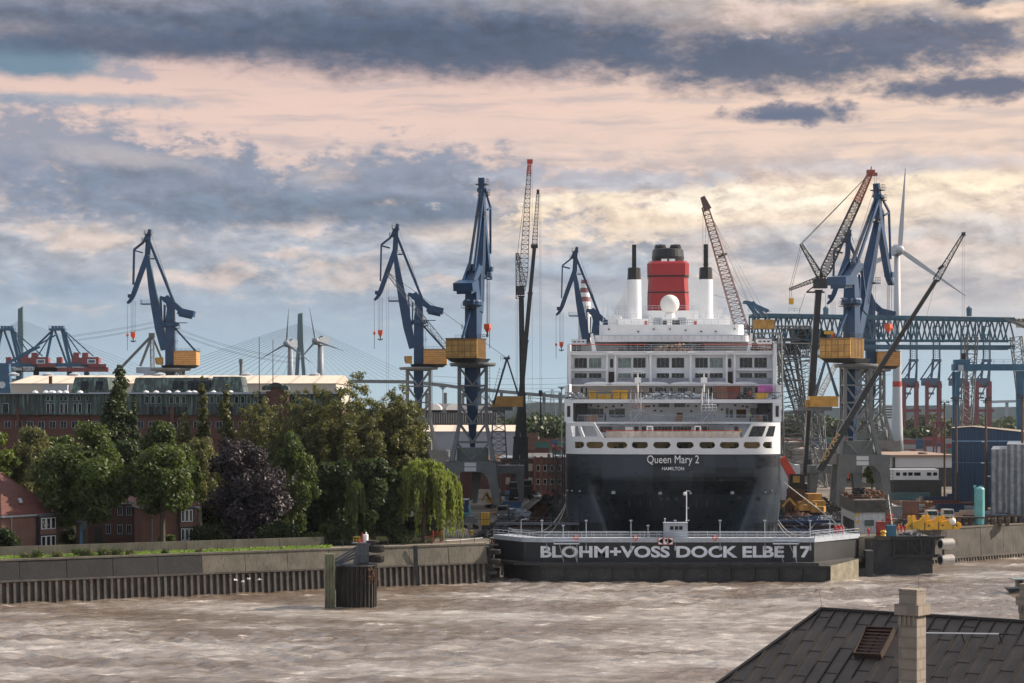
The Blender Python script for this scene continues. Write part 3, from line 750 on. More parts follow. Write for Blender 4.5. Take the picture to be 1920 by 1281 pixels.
for i in range(N_):
    for u, w in prof:
        a = math.pi*(1.03)-(i+u)/N_*math.pi*1.06+math.pi; rr = 3.15-w*.7
        for z in (-2, ZW(1062.5, Dd)-(0 if i < 12 else .05)): vs.append((cx+rr*math.cos(a)*1.0, cy+rr*.95*math.sin(a), z))
k = len(vs)//2; m.add(vs, [(2*i,2*i+1,2*i+3,2*i+2) for i in range(k-1)])
M_dolph = mat('black_rust_steel', (.018,.015,.014),.75,0,.4,.5, stain=(.14,.12,.10,.5), bump=.6, bscale=3, streak=True)
m.build('sheet_piling', M_dolph, do)
m = MB(); m.lathe((cx, cy, ZW(1062.5, Dd)), [(3.25,-.05),(3.25,.22),(.01,.24)], 20); m.build('cap_plate', M_greydk, do)
M_fsteel = mat('blue_grey_steel', (.085,.095,.12),.55,0,.25,.6)
zt, zb = ZW(1021, Dd), ZW(1061, Dd); xa, xb = XW(665, Dd), XW(690, Dd)
m = MB(); m.box(xa+.35, xb, cy-1.2, cy+1.2, zb+.25, zt); m.hexa([(xa-.4, cy-1.35, zb+.2),(xa+.35, cy-1.35, zb+.2),(xa+.35, cy-1.1, zb+.2),(xa-.4, cy-1.1, zb+.2)], [(xa+.2, cy-1.35, zt),(xa+.45, cy-1.35, zt),(xa+.45, cy-1.1, zt),(xa+.2, cy-1.1, zt)])
for x in (xa+.9, xb-.4): m.box(x-.07, x+.07, cy-1.4, cy-1.2, zb+.25, zt)
m.box(xa+.1, xb+.2, cy-1.45, cy-1.2,(zt+zb)/2-.12,(zt+zb)/2+.12); m.box(xa-.6, xb+.3, cy-1.5, cy+1.5, zt, zt+.12); m.build('fender_box', M_fsteel, do)
m = MB()
for (p, q) in (((628,1050),(668,1026)),((628,1056),(670,1030)),((629,1058),(668,1038)),((630,1060),(664,1046))):
    m.tube(P(*p, Dd+1.5), P(*q, Dd+2.4),.16, n=6)
m.tube(P(628,1060, Dd+.8), P(672,1061, Dd+1.2),.2, n=6); m.build('raking_struts', M_fsteel, do)
for k, z in enumerate((ZW(1031, Dd), ZW(1050, Dd))):
    tyre(MB(),(XW(704, Dd), cy-.6, z),1.15,1.15).build('tyre', M_rubber, do)
tyre(MB(),(XW(697, Dd), cy-.3, zt+.28),.95,.36).build('tyre', M_rubber, do)
bc = thing('beacon', 'small white cylindrical beacon on the mooring dolphin', 'beacon', (XW(683, Dd), cy, zt+.12))
m = MB(); m.lathe((XW(683, Dd), cy, zt+.12), [(.42,0),(.42,1.2),(.36,1.25),(.36,0)], 14); m.build('drum', M_whitec, bc)
m = MB(); m.lathe((XW(684, Dd), cy, zt+1.3), [(.14,0),(.16,.25),(.06,.42)], 10); m.build('lamp', M_white, bc)
m = MB(); m.rail([(XW(661, Dd), cy-1, zt+.12),(XW(673, Dd), cy-1, zt+.12)], .9,.6,.035); m.build('guard_rail', M_yellow, do)
m = MB(); m.cbox((XW(672, Dd), cy-.8, zt+.4),.4,.4,.5); m.cbox((XW(677, Dd), cy-.5, zt+.9),.14,.14,1.5); m.build('lantern_box', M_red, do)
m = MB()
for i in range(26):
    a = Vector((XW(random.uniform(694,708), Dd), Dd+random.uniform(0,1), ZW(random.uniform(1062,1095), Dd))); m.bar(a, a+Vector((random.uniform(-.7,.7), random.uniform(-.4,.2), random.uniform(-1.2,.5))), random.uniform(.06,.16))
m.build('broken_fittings', M_rust, do)

# ---------------------------------------------------------------- grass tufts and shrubs
def leaf_cloud(name, centers, radii, count, size, material, parent=None, squash=1.0, hang=0.0, shell=.55, upn=.25, kind=None, aspect=.62):
    """many leaf-sized faces spread through a set of blobs (world coordinates)"""
    centers = np.asarray(centers, float); radii = np.asarray(radii, float); w = radii**2; w = w/w.sum()
    idx = rng.choice(len(centers), count, p=w)
    d = rng.normal(size=(count,3)); d /= np.linalg.norm(d, axis=1)[:, None]
    rr = (shell+(1-shell)*rng.random(count)**.6)*radii[idx]
    lump = 1+.16*np.sin(d[:, 0]*7+idx*1.7)*np.sin(d[:, 2]*6+idx)+.10*np.sin(d[:, 1]*13+d[:, 2]*11+idx*3)
    p = centers[idx]+d*(rr*lump)[:, None]*np.array([1,1, squash])
    nrm = d*.55+rng.normal(size=(count,3))*.55+np.array([0,0, upn]); nrm /= np.linalg.norm(nrm, axis=1)[:, None]
    t = np.cross(nrm, rng.normal(size=(count,3))); t /= np.linalg.norm(t, axis=1)[:, None]
    if hang:
        t = t*(1-hang)+np.array([0,0,-1.0])*hang; t /= np.linalg.norm(t, axis=1)[:, None]
    b = np.cross(nrm, t); b /= np.maximum(np.linalg.norm(b, axis=1)[:, None], 1e-6)
    s = size*(.6+.8*rng.random(count))[:, None]; sa = s*aspect
    # a bent leaf clump: diamond of four points
    v = np.stack([p-t*s, p+b*sa*.9-t*s*.1, p+t*s+nrm*s*.15, p-b*sa*.9+t*s*.1], 1).reshape(-1,3)
    if parent is not None: v = v-np.array(XF[parent.name].translation)
    me = bpy.data.meshes.new(name); me.vertices.add(len(v)); me.vertices.foreach_set('co', v.ravel())
    q = np.arange(len(v)); me.loops.add(len(q)); me.loops.foreach_set('vertex_index', q)
    me.polygons.add(count); me.polygons.foreach_set('loop_start', np.arange(0, len(q),4)); me.polygons.foreach_set('loop_total', np.full(count,4))
    me.update(calc_edges=True); me.materials.append(material)
    o = bpy.data.objects.new(name, me); COL.objects.link(o); XF[o.name] = Matrix.Identity(4)
    if parent is not None: o.parent = parent
    if kind: o['kind'] = kind
    return o
L_mid = leaf_mat('leaf_mid_green', (.030,.052,.014),(.105,.132,.042))
L_dark = leaf_mat('leaf_dark_green', (.014,.030,.012),(.052,.072,.024))
L_light = leaf_mat('leaf_yellow_green', (.06,.09,.02),(.16,.19,.05),.4)
L_olive = leaf_mat('leaf_olive', (.062,.070,.032),(.165,.162,.075),.35)
L_purple = leaf_mat('leaf_purple', (.018,.014,.020),(.055,.042,.055),.15)
L_grass = leaf_mat('grass_blade', (.10,.17,.03),(.24,.33,.07),.4)
L_willow = leaf_mat('leaf_willow', (.09,.12,.032),(.23,.26,.085),.45)
L_haze = leaf_mat('leaf_distant', (.035,.055,.025),(.07,.09,.04),.2)
cs = []; 
for i in range(1500):
    x = rng.uniform(-98,-31); cs.append((x, qy(x)+rng.uniform(1.8,9.6),6.62))
tag(leaf_cloud('lawn_grass', cs, [.22]*len(cs),26000,.13, L_grass, hang=-.6, kind='stuff'), 'short bright green grass on the strip behind the quay wall', 'grass')
for i,(px, s_) in enumerate(((50,.75),(72,.95),(110,.8),(147,.95),(165,.9),(193,1.0),(203,.8),(222,.95),(247,.6),(310,.55),(375,.5))):
    D = 333+px/915*42+2.3; x = XW(px, D); D = qy(x)+2.4
    t = thing('quay_shrub', 'low leafy shrub on the lawn edge, '+['first from the left', 'pale tipped beside the first post', 'under the bay window', 'left one of the pair under the dark house', 'right one of that pair', 'tall one below the courtyard', 'behind it on the wall edge', 'broad one under the white windows', 'small sprig on the verge', 'small clump below the wing', 'last and smallest, below the purple tree'][i], 'shrub', (x, D,6.6), group='shrubs on the lawn edge')
    c = [(x+rng.uniform(-.8,.8)*s_, D+rng.uniform(-.5,.5),6.7+rng.uniform(.1,.9)*s_) for _ in range(6)]
    leaf_cloud('foliage', c, [.55*s_]*6, int(900*s_),.11, L_mid if i % 2 else L_olive, t)
    MB().tube((x, D,6.4),(x, D,7.0),.06,.03,5).build('stem', M_bark, t)

# ---------------------------------------------------------------- near building: roof, chimneys
nb = thing('near_building', 'near building with a dark seamed metal hip roof in the lower right corner', 'building', (18,104,4))
A = Vector((16.0,110,19.77)); r_ = Vector((.796,-.606,0)); s_ = Vector((-.606,-.796,0)); pk = .66
def roofpt(a, t): return A+r_*a+s_*t+Vector((0,0, -pk*t))
def hip(t): return -.55*t
T_ = 13.0
M_roof = mat('weathered_roof_sheet', (.070,.056,.050),.5,.2,.22,.8, stain=(.10,.125,.13,.55), streak=True, bump=.08, bscale=3)
m = MB(); B_ = 30
back = lambda a, t: A+r_*a-s_*t+Vector((0,0, -pk*t))
e0, e1, e2, e3 = roofpt(hip(T_), T_), roofpt(B_, T_), back(B_, T_), back(hip(T_), T_)
m.add([A, roofpt(B_,0), e1, e0, e3, e2], [(0,3,2,1),(0,4,3),(0,1,5,4)])
m.add([e0, e1, e2, e3], [(0,1,2,3)])
m.build('roof', M_roof, nb)
nrm = r_.cross(s_+Vector((0,0, -pk))).normalized(); nrm = nrm if nrm.z > 0 else -nrm
sm = MB(); M_seam = mat('roof_seam', (.018,.015,.015),.5)
pitch = .80
for i in range(-12,38):
    a = i*pitch; t0 = 0 if a >= 0 else a/-.55
    if t0 < T_: sm.bar(roofpt(a, t0)+nrm*.035, roofpt(a, T_)+nrm*.035,.065,.09, up=nrm)
for i in range(-12,38):
    a0 = i*pitch
    for k in range(8):
        t = .55+k*1.62+((i*37) % 5)*.31
        if t < T_ and a0+pitch > hip(t)+.1:
            a = max(a0, hip(t)+.05); sm.bar(roofpt(a, t)+nrm*.01, roofpt(a0+pitch, t)+nrm*.01,.045,.03, up=nrm)
sm.bar(A+nrm*.05, roofpt(B_,0)+Vector((0,0,.05)),.22,.12); sm.bar(A+nrm*.05, roofpt(hip(T_), T_)+nrm*.05,.16,.12, up=nrm)
sm.build('seams', M_seam, nb)
wl_ = MB(); wl_.prism([(p.x, p.y,4) for p in (e0+r_*.6-s_*.6, e1-r_*.6-s_*.6, e2-r_*.6+s_*.6, e3+r_*.6+s_*.6)], (0,0, e0.z-4.02)); wl_.build('wall', brick_mat('near_brick', (.16,.07,.05),(.12,.05,.04),(.2,.18,.16)), nb)
def roofat(px, py):
    """intersection of the pixel ray with the roof plane"""
    d = Vector(((px-960)/F,1,-(py-HZ)/F)); o = Vector((0,0, CAMZ)); t = (A-o).dot(nrm)/d.dot(nrm); return o+d*t
q = [roofat(1603,1233), roofat(1653,1236), roofat(1679,1186), roofat(1627,1184)]
vt = MB(); up_ = nrm*.32
for i in range(4): vt.bar(q[i]+nrm*.16, q[(i+1) % 4]+nrm*.16,.06,.34, up=nrm)
vt.build('skylight_frame', mat('copper_dark', (.07,.05,.04),.5,.4), nb)
vt = MB()
for i in range(8):
    u = (i+.5)/8; a, b = q[0].lerp(q[3], u), q[1].lerp(q[2], u); vt.bar(a+nrm*.2, b+nrm*.2,.09,.03, up=(nrm+s_*.9))
vt.build('louvres', mat('louvre_brown', (.085,.034,.022),.6,.1), nb)
MB().add([p+nrm*.01 for p in q], [(0,1,2,3)]).build('skylight_base', M_black, nb)
rd = MB(); p = roofpt(.1,.1); rd.tube(A, A+Vector((-.16,0,.95)),.012,.008,4); rd.build('lightning_rod', M_greydk, nb)
pl_ = MB(); a, b = roofat(1738,1202)+nrm*.5, roofat(1878,1204)+nrm*.5; pl_.tube(a, b,.035, n=6); pl_.build('safety_rail', M_whitec, nb)
pl_ = MB(); pl_.tube(b, roofat(1897,1204)+nrm*.5,.05, n=6); pl_.tube(b, b-nrm*.5,.03, n=5); pl_.tube(a.lerp(b,.5), a.lerp(b,.5)-nrm*.5,.03, n=5); pl_.build('rail_bracket', M_greydk, nb)
def stone_mat():
    m = brick_mat('chimney_stone', (.30,.25,.205),(.27,.225,.185),(.215,.18,.15),1,.75,.5); return m
def chimney(name, label, cx, cy, ztop, sc=1.0):
    t = thing(name, label, 'chimney', (cx, cy,12), group='stone chimneys on the near building'); rz = math.atan2(r_.y, r_.x)
    m = MB(); w = .93*sc; m.cbox((cx, cy, ztop-1.15*sc-3.6), w, w,7.2, rz)
    m.build('shaft', stone_mat(), t)
    m = MB(); m.cbox((cx, cy, ztop-.95*sc), w*1.32, w*1.32,.5*sc, rz); m.build('cornice', stone_mat(), t)
    m = MB(); m.cbox((cx, cy, ztop-.40*sc), w*.96, w*.96,.62*sc, rz); m.cbox((cx, cy, ztop-.045), w*1.02, w*1.02,.09, rz); m.build('top_block', stone_mat(), t)
    m = MB(); ca, sa = math.cos(rz), math.sin(rz)
    for i in range(4):
        for (dx, dy) in ((-.5+(i+.5)/4,-.53),(-.53,-.5+(i+.5)/4)):
            X, Y = dx*w, dy*w; m.cbox((cx+X*ca-Y*sa, cy+X*sa+Y*ca, ztop-1.42*sc),.1,.1,.46*sc, rz)
    m.build('corbels', stone_mat(), t)
    m = MB(); m.tube((cx+.3, cy, ztop),(cx+.3, cy, ztop+.95),.01, n=4); m.build('lightning_rod', M_greydk, t)
    return t
chimney('chimney', 'tall pale stone chimney rising in front of the dark roof', XW(1710.5,99),99.0, ZW(1104,99))
chimney('chimney', 'second stone chimney cut by the right edge of the picture', XW(1932,107.5),107.5, ZW(1096,107),.9)
slab('near_bank_ground', [(-400,-50),(400,-50),(400,165),(-400,120)], -5,4, M_pavement)
# ---------------------------------------------------------------- blue slewing jib cranes
def crane_blue(name, label, px_axis, D, z0, rz, scale=1.0, pose=0, tower=None, group='blue double-lever jib cranes'):
    """local frame: jib to +X, z = 0 at the underside of the machine house"""
    cx = XW(px_axis, D)
    t = thing(name, label, 'crane', (cx, D, z0), rz, group, scale)
    X = lambda px: (785-px)*.175; Z = lambda py: (683-py)*.175
    V3 = lambda px, py, y=0: Vector((X(px), y, Z(py)))
    kw = dict(parent=t, local=True)
    # pose: rotation of the luffing parts about the boom foot (luffed further out when positive)
    foot = V3(773.6,653)
    def L(px, py, y=0):
        p = V3(px, py, y)-foot; c, s = math.cos(pose), math.sin(pose); return foot+Vector((p.x*c+p.z*s, p.y, -p.x*s+p.z*c))
    m = MB(); m.bar((0,0,-9.5),(0,0, Z(597)),3.1,3.3,3.0,3.0,(0,1,0)); m.bar((0,0, Z(597)),(-.2,0, Z(570)),3.0,3.0,2.2,2.6,(0,1,0))
    m.bar((-.2,0, Z(575)), V3(778,549),2.4,1.8,1.4,1.0,(0,1,0)); m.bar((0,0,-9.4),(0,0,-22),2.6,2.6,1.0,1.0,(0,1,0))
    m.build('column', M_blue, **kw)
    m = MB(); m.lathe((0,0, Z(608)), [(2.3,0),(2.5,.2),(2.5,1.1),(2.2,1.5)], 14); m.box(-5.6,-1,-.3,.3, Z(601.5), Z(600)); m.box(-2.9,-1.6,-1.2,1.2, Z(606), Z(600))
    m.build('slewing_collar', M_blue, **kw)
    m = MB()
    secs = [(773.6,653,2.2),(765,615,2.9),(757,572,2.8),(750,535,2.3),(740.8,477,1.3)]
    for a, b in zip(secs, secs[1:]): m.bar(L(a[0], a[1]), L(b[0], b[1]),2.6 if a[1] > 600 else 2.2, a[2], 2.2 if a[1] > 540 else 1.5, b[2], up=(1,0,0))
    m.build('main_boom', M_blue, **kw)
    tip = L(703,561.7); apex = L(745.5,420)
    hd = L(741,462); ex = -.30 if pose > .1 else 0
    def LL(px, py, y=0): p = L(px, py, y)-hd; c, s = math.cos(ex), math.sin(ex); return hd+Vector((p.x*c+p.z*s, p.y, -p.x*s+p.z*c))
    tip = LL(703,561.7); apex = LL(745.5,420)
    m = MB(); fl = [(745.5,420,.9),(742.5,437,1.5),(741,470,1.7),(728,505,1.6),(714,545,1.5),(709,556,1.1),(702,563,.7)]
    for a, b in zip(fl, fl[1:]): m.bar(LL(a[0], a[1]), LL(b[0], b[1]),1.5, a[2], 1.5, b[2], up=(1,0,0))
    m.bar(LL(734,441), LL(745,437),2.4,.7); m.bar(LL(735,444), LL(741,430),.9,1.2); m.cbox(LL(708,549),1.6,2.2,1.2); m.build('front_lever', M_blue, **kw)
    m = MB()
    for y in (-.8,.8):
        m.bar(LL(733,445, y), LL(715,459, y),.45,.5); m.bar(LL(715,459, y), LL(713.4,527, y),.45,.5); m.bar(LL(716,461, y), LL(731,465, y),.4,.4)
    m.build('lever_bracing', M_blue, **kw)
    tie0, tie1 = LL(744.3,443), L(791.2,559.3); tie1 = tie1.lerp(V3(791.2,559.3),.6 if pose else 0)
    m = MB()
    for y in (-.7,.7): m.bar(tie0+Vector((0, y*.6,0)), tie1+Vector((0, y,0)),.5,.8)
    m.build('tie_rod', M_blue, **kw)
    rock = pose*.45; piv = V3(778,552)
    def K(px, py, y=0):
        p = V3(px, py, y)-piv; c, s = math.cos(rock), math.sin(rock); return piv+Vector((p.x*c+p.z*s, p.y, -p.x*s+p.z*c))
    m = MB()
    for y in (-1.3,1.3): m.bar(K(765.4,552, y), K(781,556, y),.4,1.2); m.bar(K(774.8,553, y), K(806,577, y),.5,2.6,.5,1.5)
    m.bar(K(776,553), K(806,577),2.4,.6); m.build('rocker_beam', M_blue, **kw)
    m = MB(); m.bar(K(801,578), K(831,584),5.0,2.3,5.0,2.0); m.bar(K(803,584), K(826,589),3.8,1.6); m.build('counterweight', M_blue, **kw)
    m = MB()
    for y in (-1.1,1.1): m.bar(K(765.8,553, y), L(768,592, y),.35,.4); m.bar(V3(774,566, y), V3(773,610, y),.35,.5)
    m.build('luffing_rods', M_blue, **kw)
    m = MB(); m.bar(V3(793,610), V3(833.4,655),.5,.6); m.build('back_stay', M_blue, **kw)
    w = 4.0
    m = MB(); m.box(X(838.5), X(795), -w, w,.0, Z(656)); m.build('machine_house', M_ochre if rz > 2.5 else M_ochred, **kw)
    if rz < 2.5:
        m = MB()
        for k in range(1,5): yy = -w+2*w*k/5; m.box(X(838.5)-.06, X(838.5)-.005, yy-.05, yy+.05,.1,4.6)
        for zz in (.25,1.6,3.1,4.4): m.box(X(838.5)-.09, X(838.5)-.062, -w, w, zz-.06, zz+.06)
        for k in range(9): xx = X(838.5)+.5+k*.8; m.box(xx, xx+.3, -w-.1, -w-.005,.1,4.6)
        m.build('panel_ribs', mat('ochre_rib', (.15,.085,.03),.7), **kw)
    m = MB(); m.box(X(840), X(793.5), -w-.15, w+.15, Z(656)+.003, Z(655)); m.rail([(X(838), -w, Z(655)),(X(794), -w, Z(655)),(X(794), w, Z(655))], 1.0,1.6,.04); m.build('house_roof', M_greydk, **kw)
    m = MB(); m.hexa([(X(830), -w+1,-1.0),(2.2, -w+1,-1.0),(2.2, w-1,-1.0),(X(830), w-1,-1.0)], [(X(838), -w,-.003),(2.6, -w,-.003),(2.6, w,-.003),(X(838), w,-.003)]); m.build('slewing_deck', M_greydk, **kw)
    m = MB(); m.box(X(773), X(761),1.7,3.6, Z(682), Z(668)); c = m.build('cab', M_ochred, **kw)
    m = MB(); m.hexa([(X(761)+.02,1.75, Z(681)),(X(759.6),1.75, Z(679)),(X(759.6),3.55, Z(679)),(X(761)+.02,3.55, Z(681))], [(X(761)+.02,1.75, Z(668.5)),(X(758.8),1.75, Z(669)),(X(758.8),3.55, Z(669)),(X(761)+.02,3.55, Z(668.5))]); m.build('cab_window', M_glass, parent=c, local=True)
    # platforms and ladders
    m = MB(); p = L(739,565); m.box(p.x-1.6, p.x+1.8,-1.6,1.6, p.z-.1, p.z+.25); m.rail([(p.x+1.8,-1.6, p.z+.2),(p.x-1.2,-1.6, p.z+.2)], 1.3,.8,.04); m.rail([(p.x+1.8,-1.6, p.z+.2),(p.x+1.8,1.6, p.z+.2)], 1.3,.8,.04)
    m.build('boom_platform', M_blue, **kw)
    m = MB()
    for (px, py, r_w) in ((743,429,1.7),(735,443.5,1.0)):
        p = LL(px, py); m.box(p.x-r_w*.6, p.x+r_w*.8,-1.5,1.5, p.z-.2, p.z); m.rail([(p.x-r_w*.6,-1.5, p.z),(p.x+r_w*.8,-1.5, p.z),(p.x+r_w*.8,1.5, p.z)], 1.3,.8,.04)
    p = L(747,476); m.box(p.x-1.4, p.x+.2,-1.2,1.2, p.z-.3, p.z); m.rail([(p.x-1.4,-1.2, p.z),(p.x+.2,-1.2, p.z)], 1.2,.6,.04); m.build('head_platforms', M_greydk, **kw)
    m = MB(); m.ladder((-2.0,.8,1),(-2.0,.8, Z(600)),.7,.05,(0,1,0)); m.ladder(L(758,600,-1.4), L(747,490,-1.2),.7,.05); m.rail([(-2.8,2,7.3),(-1.6,2,7.3)], 1.2,.6,.04); m.box(-3,-1.5,-2,2,12.5,12.65); m.rail([(-3,-2,12.65),(-3,2,12.65)], 1.1,1,.04); m.build('ladder', M_greydk, **kw)
    # hook gear
    hx = LL(713,560).x; top = LL(712,558)
    zb = 11.0 if not pose else 9.0; m = MB()
    for dx in (-.75,-.25,.3,.75): m.tube((hx+dx,0, top.z),(hx+dx*.9,0, zb),.045, n=3)
    sx = tip.x+.2
    for dx in (-.12,.12): m.tube((sx+dx,0, tip.z),(sx+dx*.3,0, zb),.03, n=3)
    m.tube((sx,0, zb-1.4),(sx,0, zb-6),.09, n=4)
    for y in (-.3,.3): m.tube(apex+Vector((0, y,-.3)), V3(792,560, y),.035, n=3); m.tube(apex+Vector((-.2, y,-1)), V3(797,572, y),.035, n=3)
    m.build('hoist_ropes', M_rope, **kw)
    m = MB(); m.bar((hx,0, zb+.2),(hx,0, zb-1.0),1.5,1.4,1.5,1.5,(0,1,0)); m.bar((hx,0, zb-1.0),(hx,0, zb-1.9),1.4,1.3,.6,.5,(0,1,0)); m.lathe((sx,0, zb-1.4), [(.1,0),(.38,.35),(.38,.9),(.1,1.4)], 8); m.build('hook_block', M_orange, **kw)
    m = MB(); m.bar((hx,0, zb-1.9),(hx,0, zb-2.5),.35,.35); m.path([(hx-.75,0, zb-2.5),(hx-.55,0, zb-2.95),(hx,0, zb-3.05),(hx+.55,0, zb-2.95),(hx+.75,0, zb-2.5)], .18,6); m.bar((hx,0, zb-2.4),(hx,0, zb-3.0),.3,.3); m.build('hook', M_black, **kw)
    return t
def crane_tower(t, px_axis, D, zring, ztop_g, w_tower, wg_top, wg_bot, depth=9.0, dxg=0.0, plates=True, mid=True, rear=True):
    """grey lattice tower on a portal, world coordinates, parts of crane t"""
    cx = XW(px_axis, D); zr = zring
    m = MB(); m.lathe((cx, D, zr-.9), [(w_tower*.82,0),(w_tower*.86,.35),(w_tower*.86,.8),(w_tower*.6,.9)], 24); m.build('slewing_ring', M_grey, t)
    h = w_tower/2; zm = zr-(zr-ztop_g)*.62; spread = 1.55; zt = zr-.9
    m = MB(); cor = [(-1,-1),(1,-1),(1,1),(-1,1)]
    def C(s, z):
        k = h if z >= zm else h*(1+(spread-1)*(zm-z)/(zm-ztop_g)); return Vector((cx+s[0]*k, D+s[1]*k, z))
    for s in cor: m.bar(C(s, zt), C(s, zm),.75,.75, up=(0,1,0)); m.bar(C(s, zm), C(s, ztop_g),.8,.8,1.0,1.0, up=(0,1,0))
    m.build('tower_legs', M_grey, t)
    m = MB(); levels = [zt-.2, zt-(zt-zm)*.34, zt-(zt-zm)*.67, zm, zm-(zm-ztop_g)*.5]
    for i, z in enumerate(levels):
        for k in range(4): m.bar(C(cor[k], z), C(cor[(k+1) % 4], z),.4,.4)
        if i < 4:
            z2 = levels[i+1]
            for k in range(4):
                a, b = C(cor[k], z), C(cor[(k+1) % 4], z); mid_ = (C(cor[k], z2)+C(cor[(k+1) % 4], z2))/2
                m.bar(a, mid_,.42,.42); m.bar(b, mid_,.42,.42)
    for k in range(4):
        a, b = C(cor[k], levels[4]), C(cor[(k+1) % 4], levels[4]); c0, c1 = C(cor[k], ztop_g), C(cor[(k+1) % 4], ztop_g); m.bar(a,(c0+c1)/2,.35,.35); m.bar(b,(c0+c1)/2,.35,.35)
    m.build('tower_bracing', M_grey, t)
    m = MB(); m.box(cx-h*1.15, cx+h*1.15, D-h*1.0, D+h, ztop_g, ztop_g+3.2); m.build('equipment_house', mat('equipment_grey', (.16,.185,.18),.6), t)
    # portal
    gx = cx+dxg; zg0 = ztop_g-2.6; a, b = wg_top/2, wg_bot/2
    for s in (-1,1):
        yy = D+s*depth/2
        if s == 1 and not rear: continue
        pts = [(gx-a, ztop_g),(gx+a, ztop_g),(gx+b, G+.9),(gx+b-1.5, G+.9),(gx+a*.66, zg0-1.6),(gx+a*.44, zg0),(gx-a*.44, zg0),(gx-a*.66, zg0-1.6),(gx-b+1.5, G+.9),(gx-b, G+.9)]
        m = MB(); m.prism([(x, yy-.6, z) for x, z in pts], (0,1.2,0)); m.build('portal_frame', M_grey, t)
        m = MB()
        for q in (gx-b+.75, gx+b-.75): m.box(q-1.4, q+1.4, yy-.7, yy+.7, G+.15, G+.897)
        m.build('bogies', M_greydk, t)
    m = MB()
    for s in (-1,1): m.box(gx+s*a-.5, gx+s*a+.5, D-depth/2+.6, D+depth/2-.6, zg0+.3, ztop_g-.004)
    m.build('cross_beams', M_grey, t)
    if plates:
        m = MB()
        for k in (0,1): m.box(gx-.3-1.4, gx-.3+1.4, D-depth/2-.68, D-depth/2-.605, ztop_g-1.25-k*1.15, ztop_g-.3-k*1.15)
        m.build('notice_plates', M_white, t)
    m = MB(); m.ladder((cx+h+.5, D, zm),(cx+h+.5, D, zt),.7,.06,(0,1,0)); m.ladder((gx+a+.8, D-depth/2, G+1),(gx+a+.8, D-depth/2, ztop_g),.7,.06,(0,1,0)); m.build('tower_ladder', M_lattice, t)

C1 = crane_blue('slewing_crane', 'blue jib crane at far left, its ochre house above the copper roof', 319.5,722,45.3, R(180))
C2 = crane_blue('slewing_crane', 'blue jib crane behind the big trees, its jib leaning left', 785,700,45.2, R(180))
C3 = crane_blue('slewing_crane', 'tall blue crane seen end-on, left of the two slim lattice booms', 886,515, ZW(673,515), R(74),.97, pose=.02)
C4 = crane_blue('slewing_crane', 'blue jib crane half hidden behind the left side of the ship', 1117,783,44, R(180))
C5 = crane_blue('slewing_crane', 'large blue crane with a weathered yellow house, right of the ship', 1597,500, ZW(673,500), R(56),.97, pose=.24)
C6 = crane_blue('slewing_crane', 'blue jib crane partly hidden behind the large right crane', 1632,720,45, R(180))
for t, px, D, z in ((C1,319.5,722,45.3),(C4,1117,783,44),(C6,1632,720,45)):
    crane_tower(t, px, D, z-.9,20,8.0,17,19,12, plates=False)
crane_tower(C2,785,700,44.3,17,7.4,13,19,12, dxg=3.0, plates=False)
crane_tower(C3,886.5,515, ZW(680,515), ZW(865,515-4.5),6.5,11.6,13.6,9, dxg=-.2)
crane_tower(C5,1605,500, ZW(682,500), ZW(853,495.5),6.0,11.4,13.2,9, dxg=1.0)

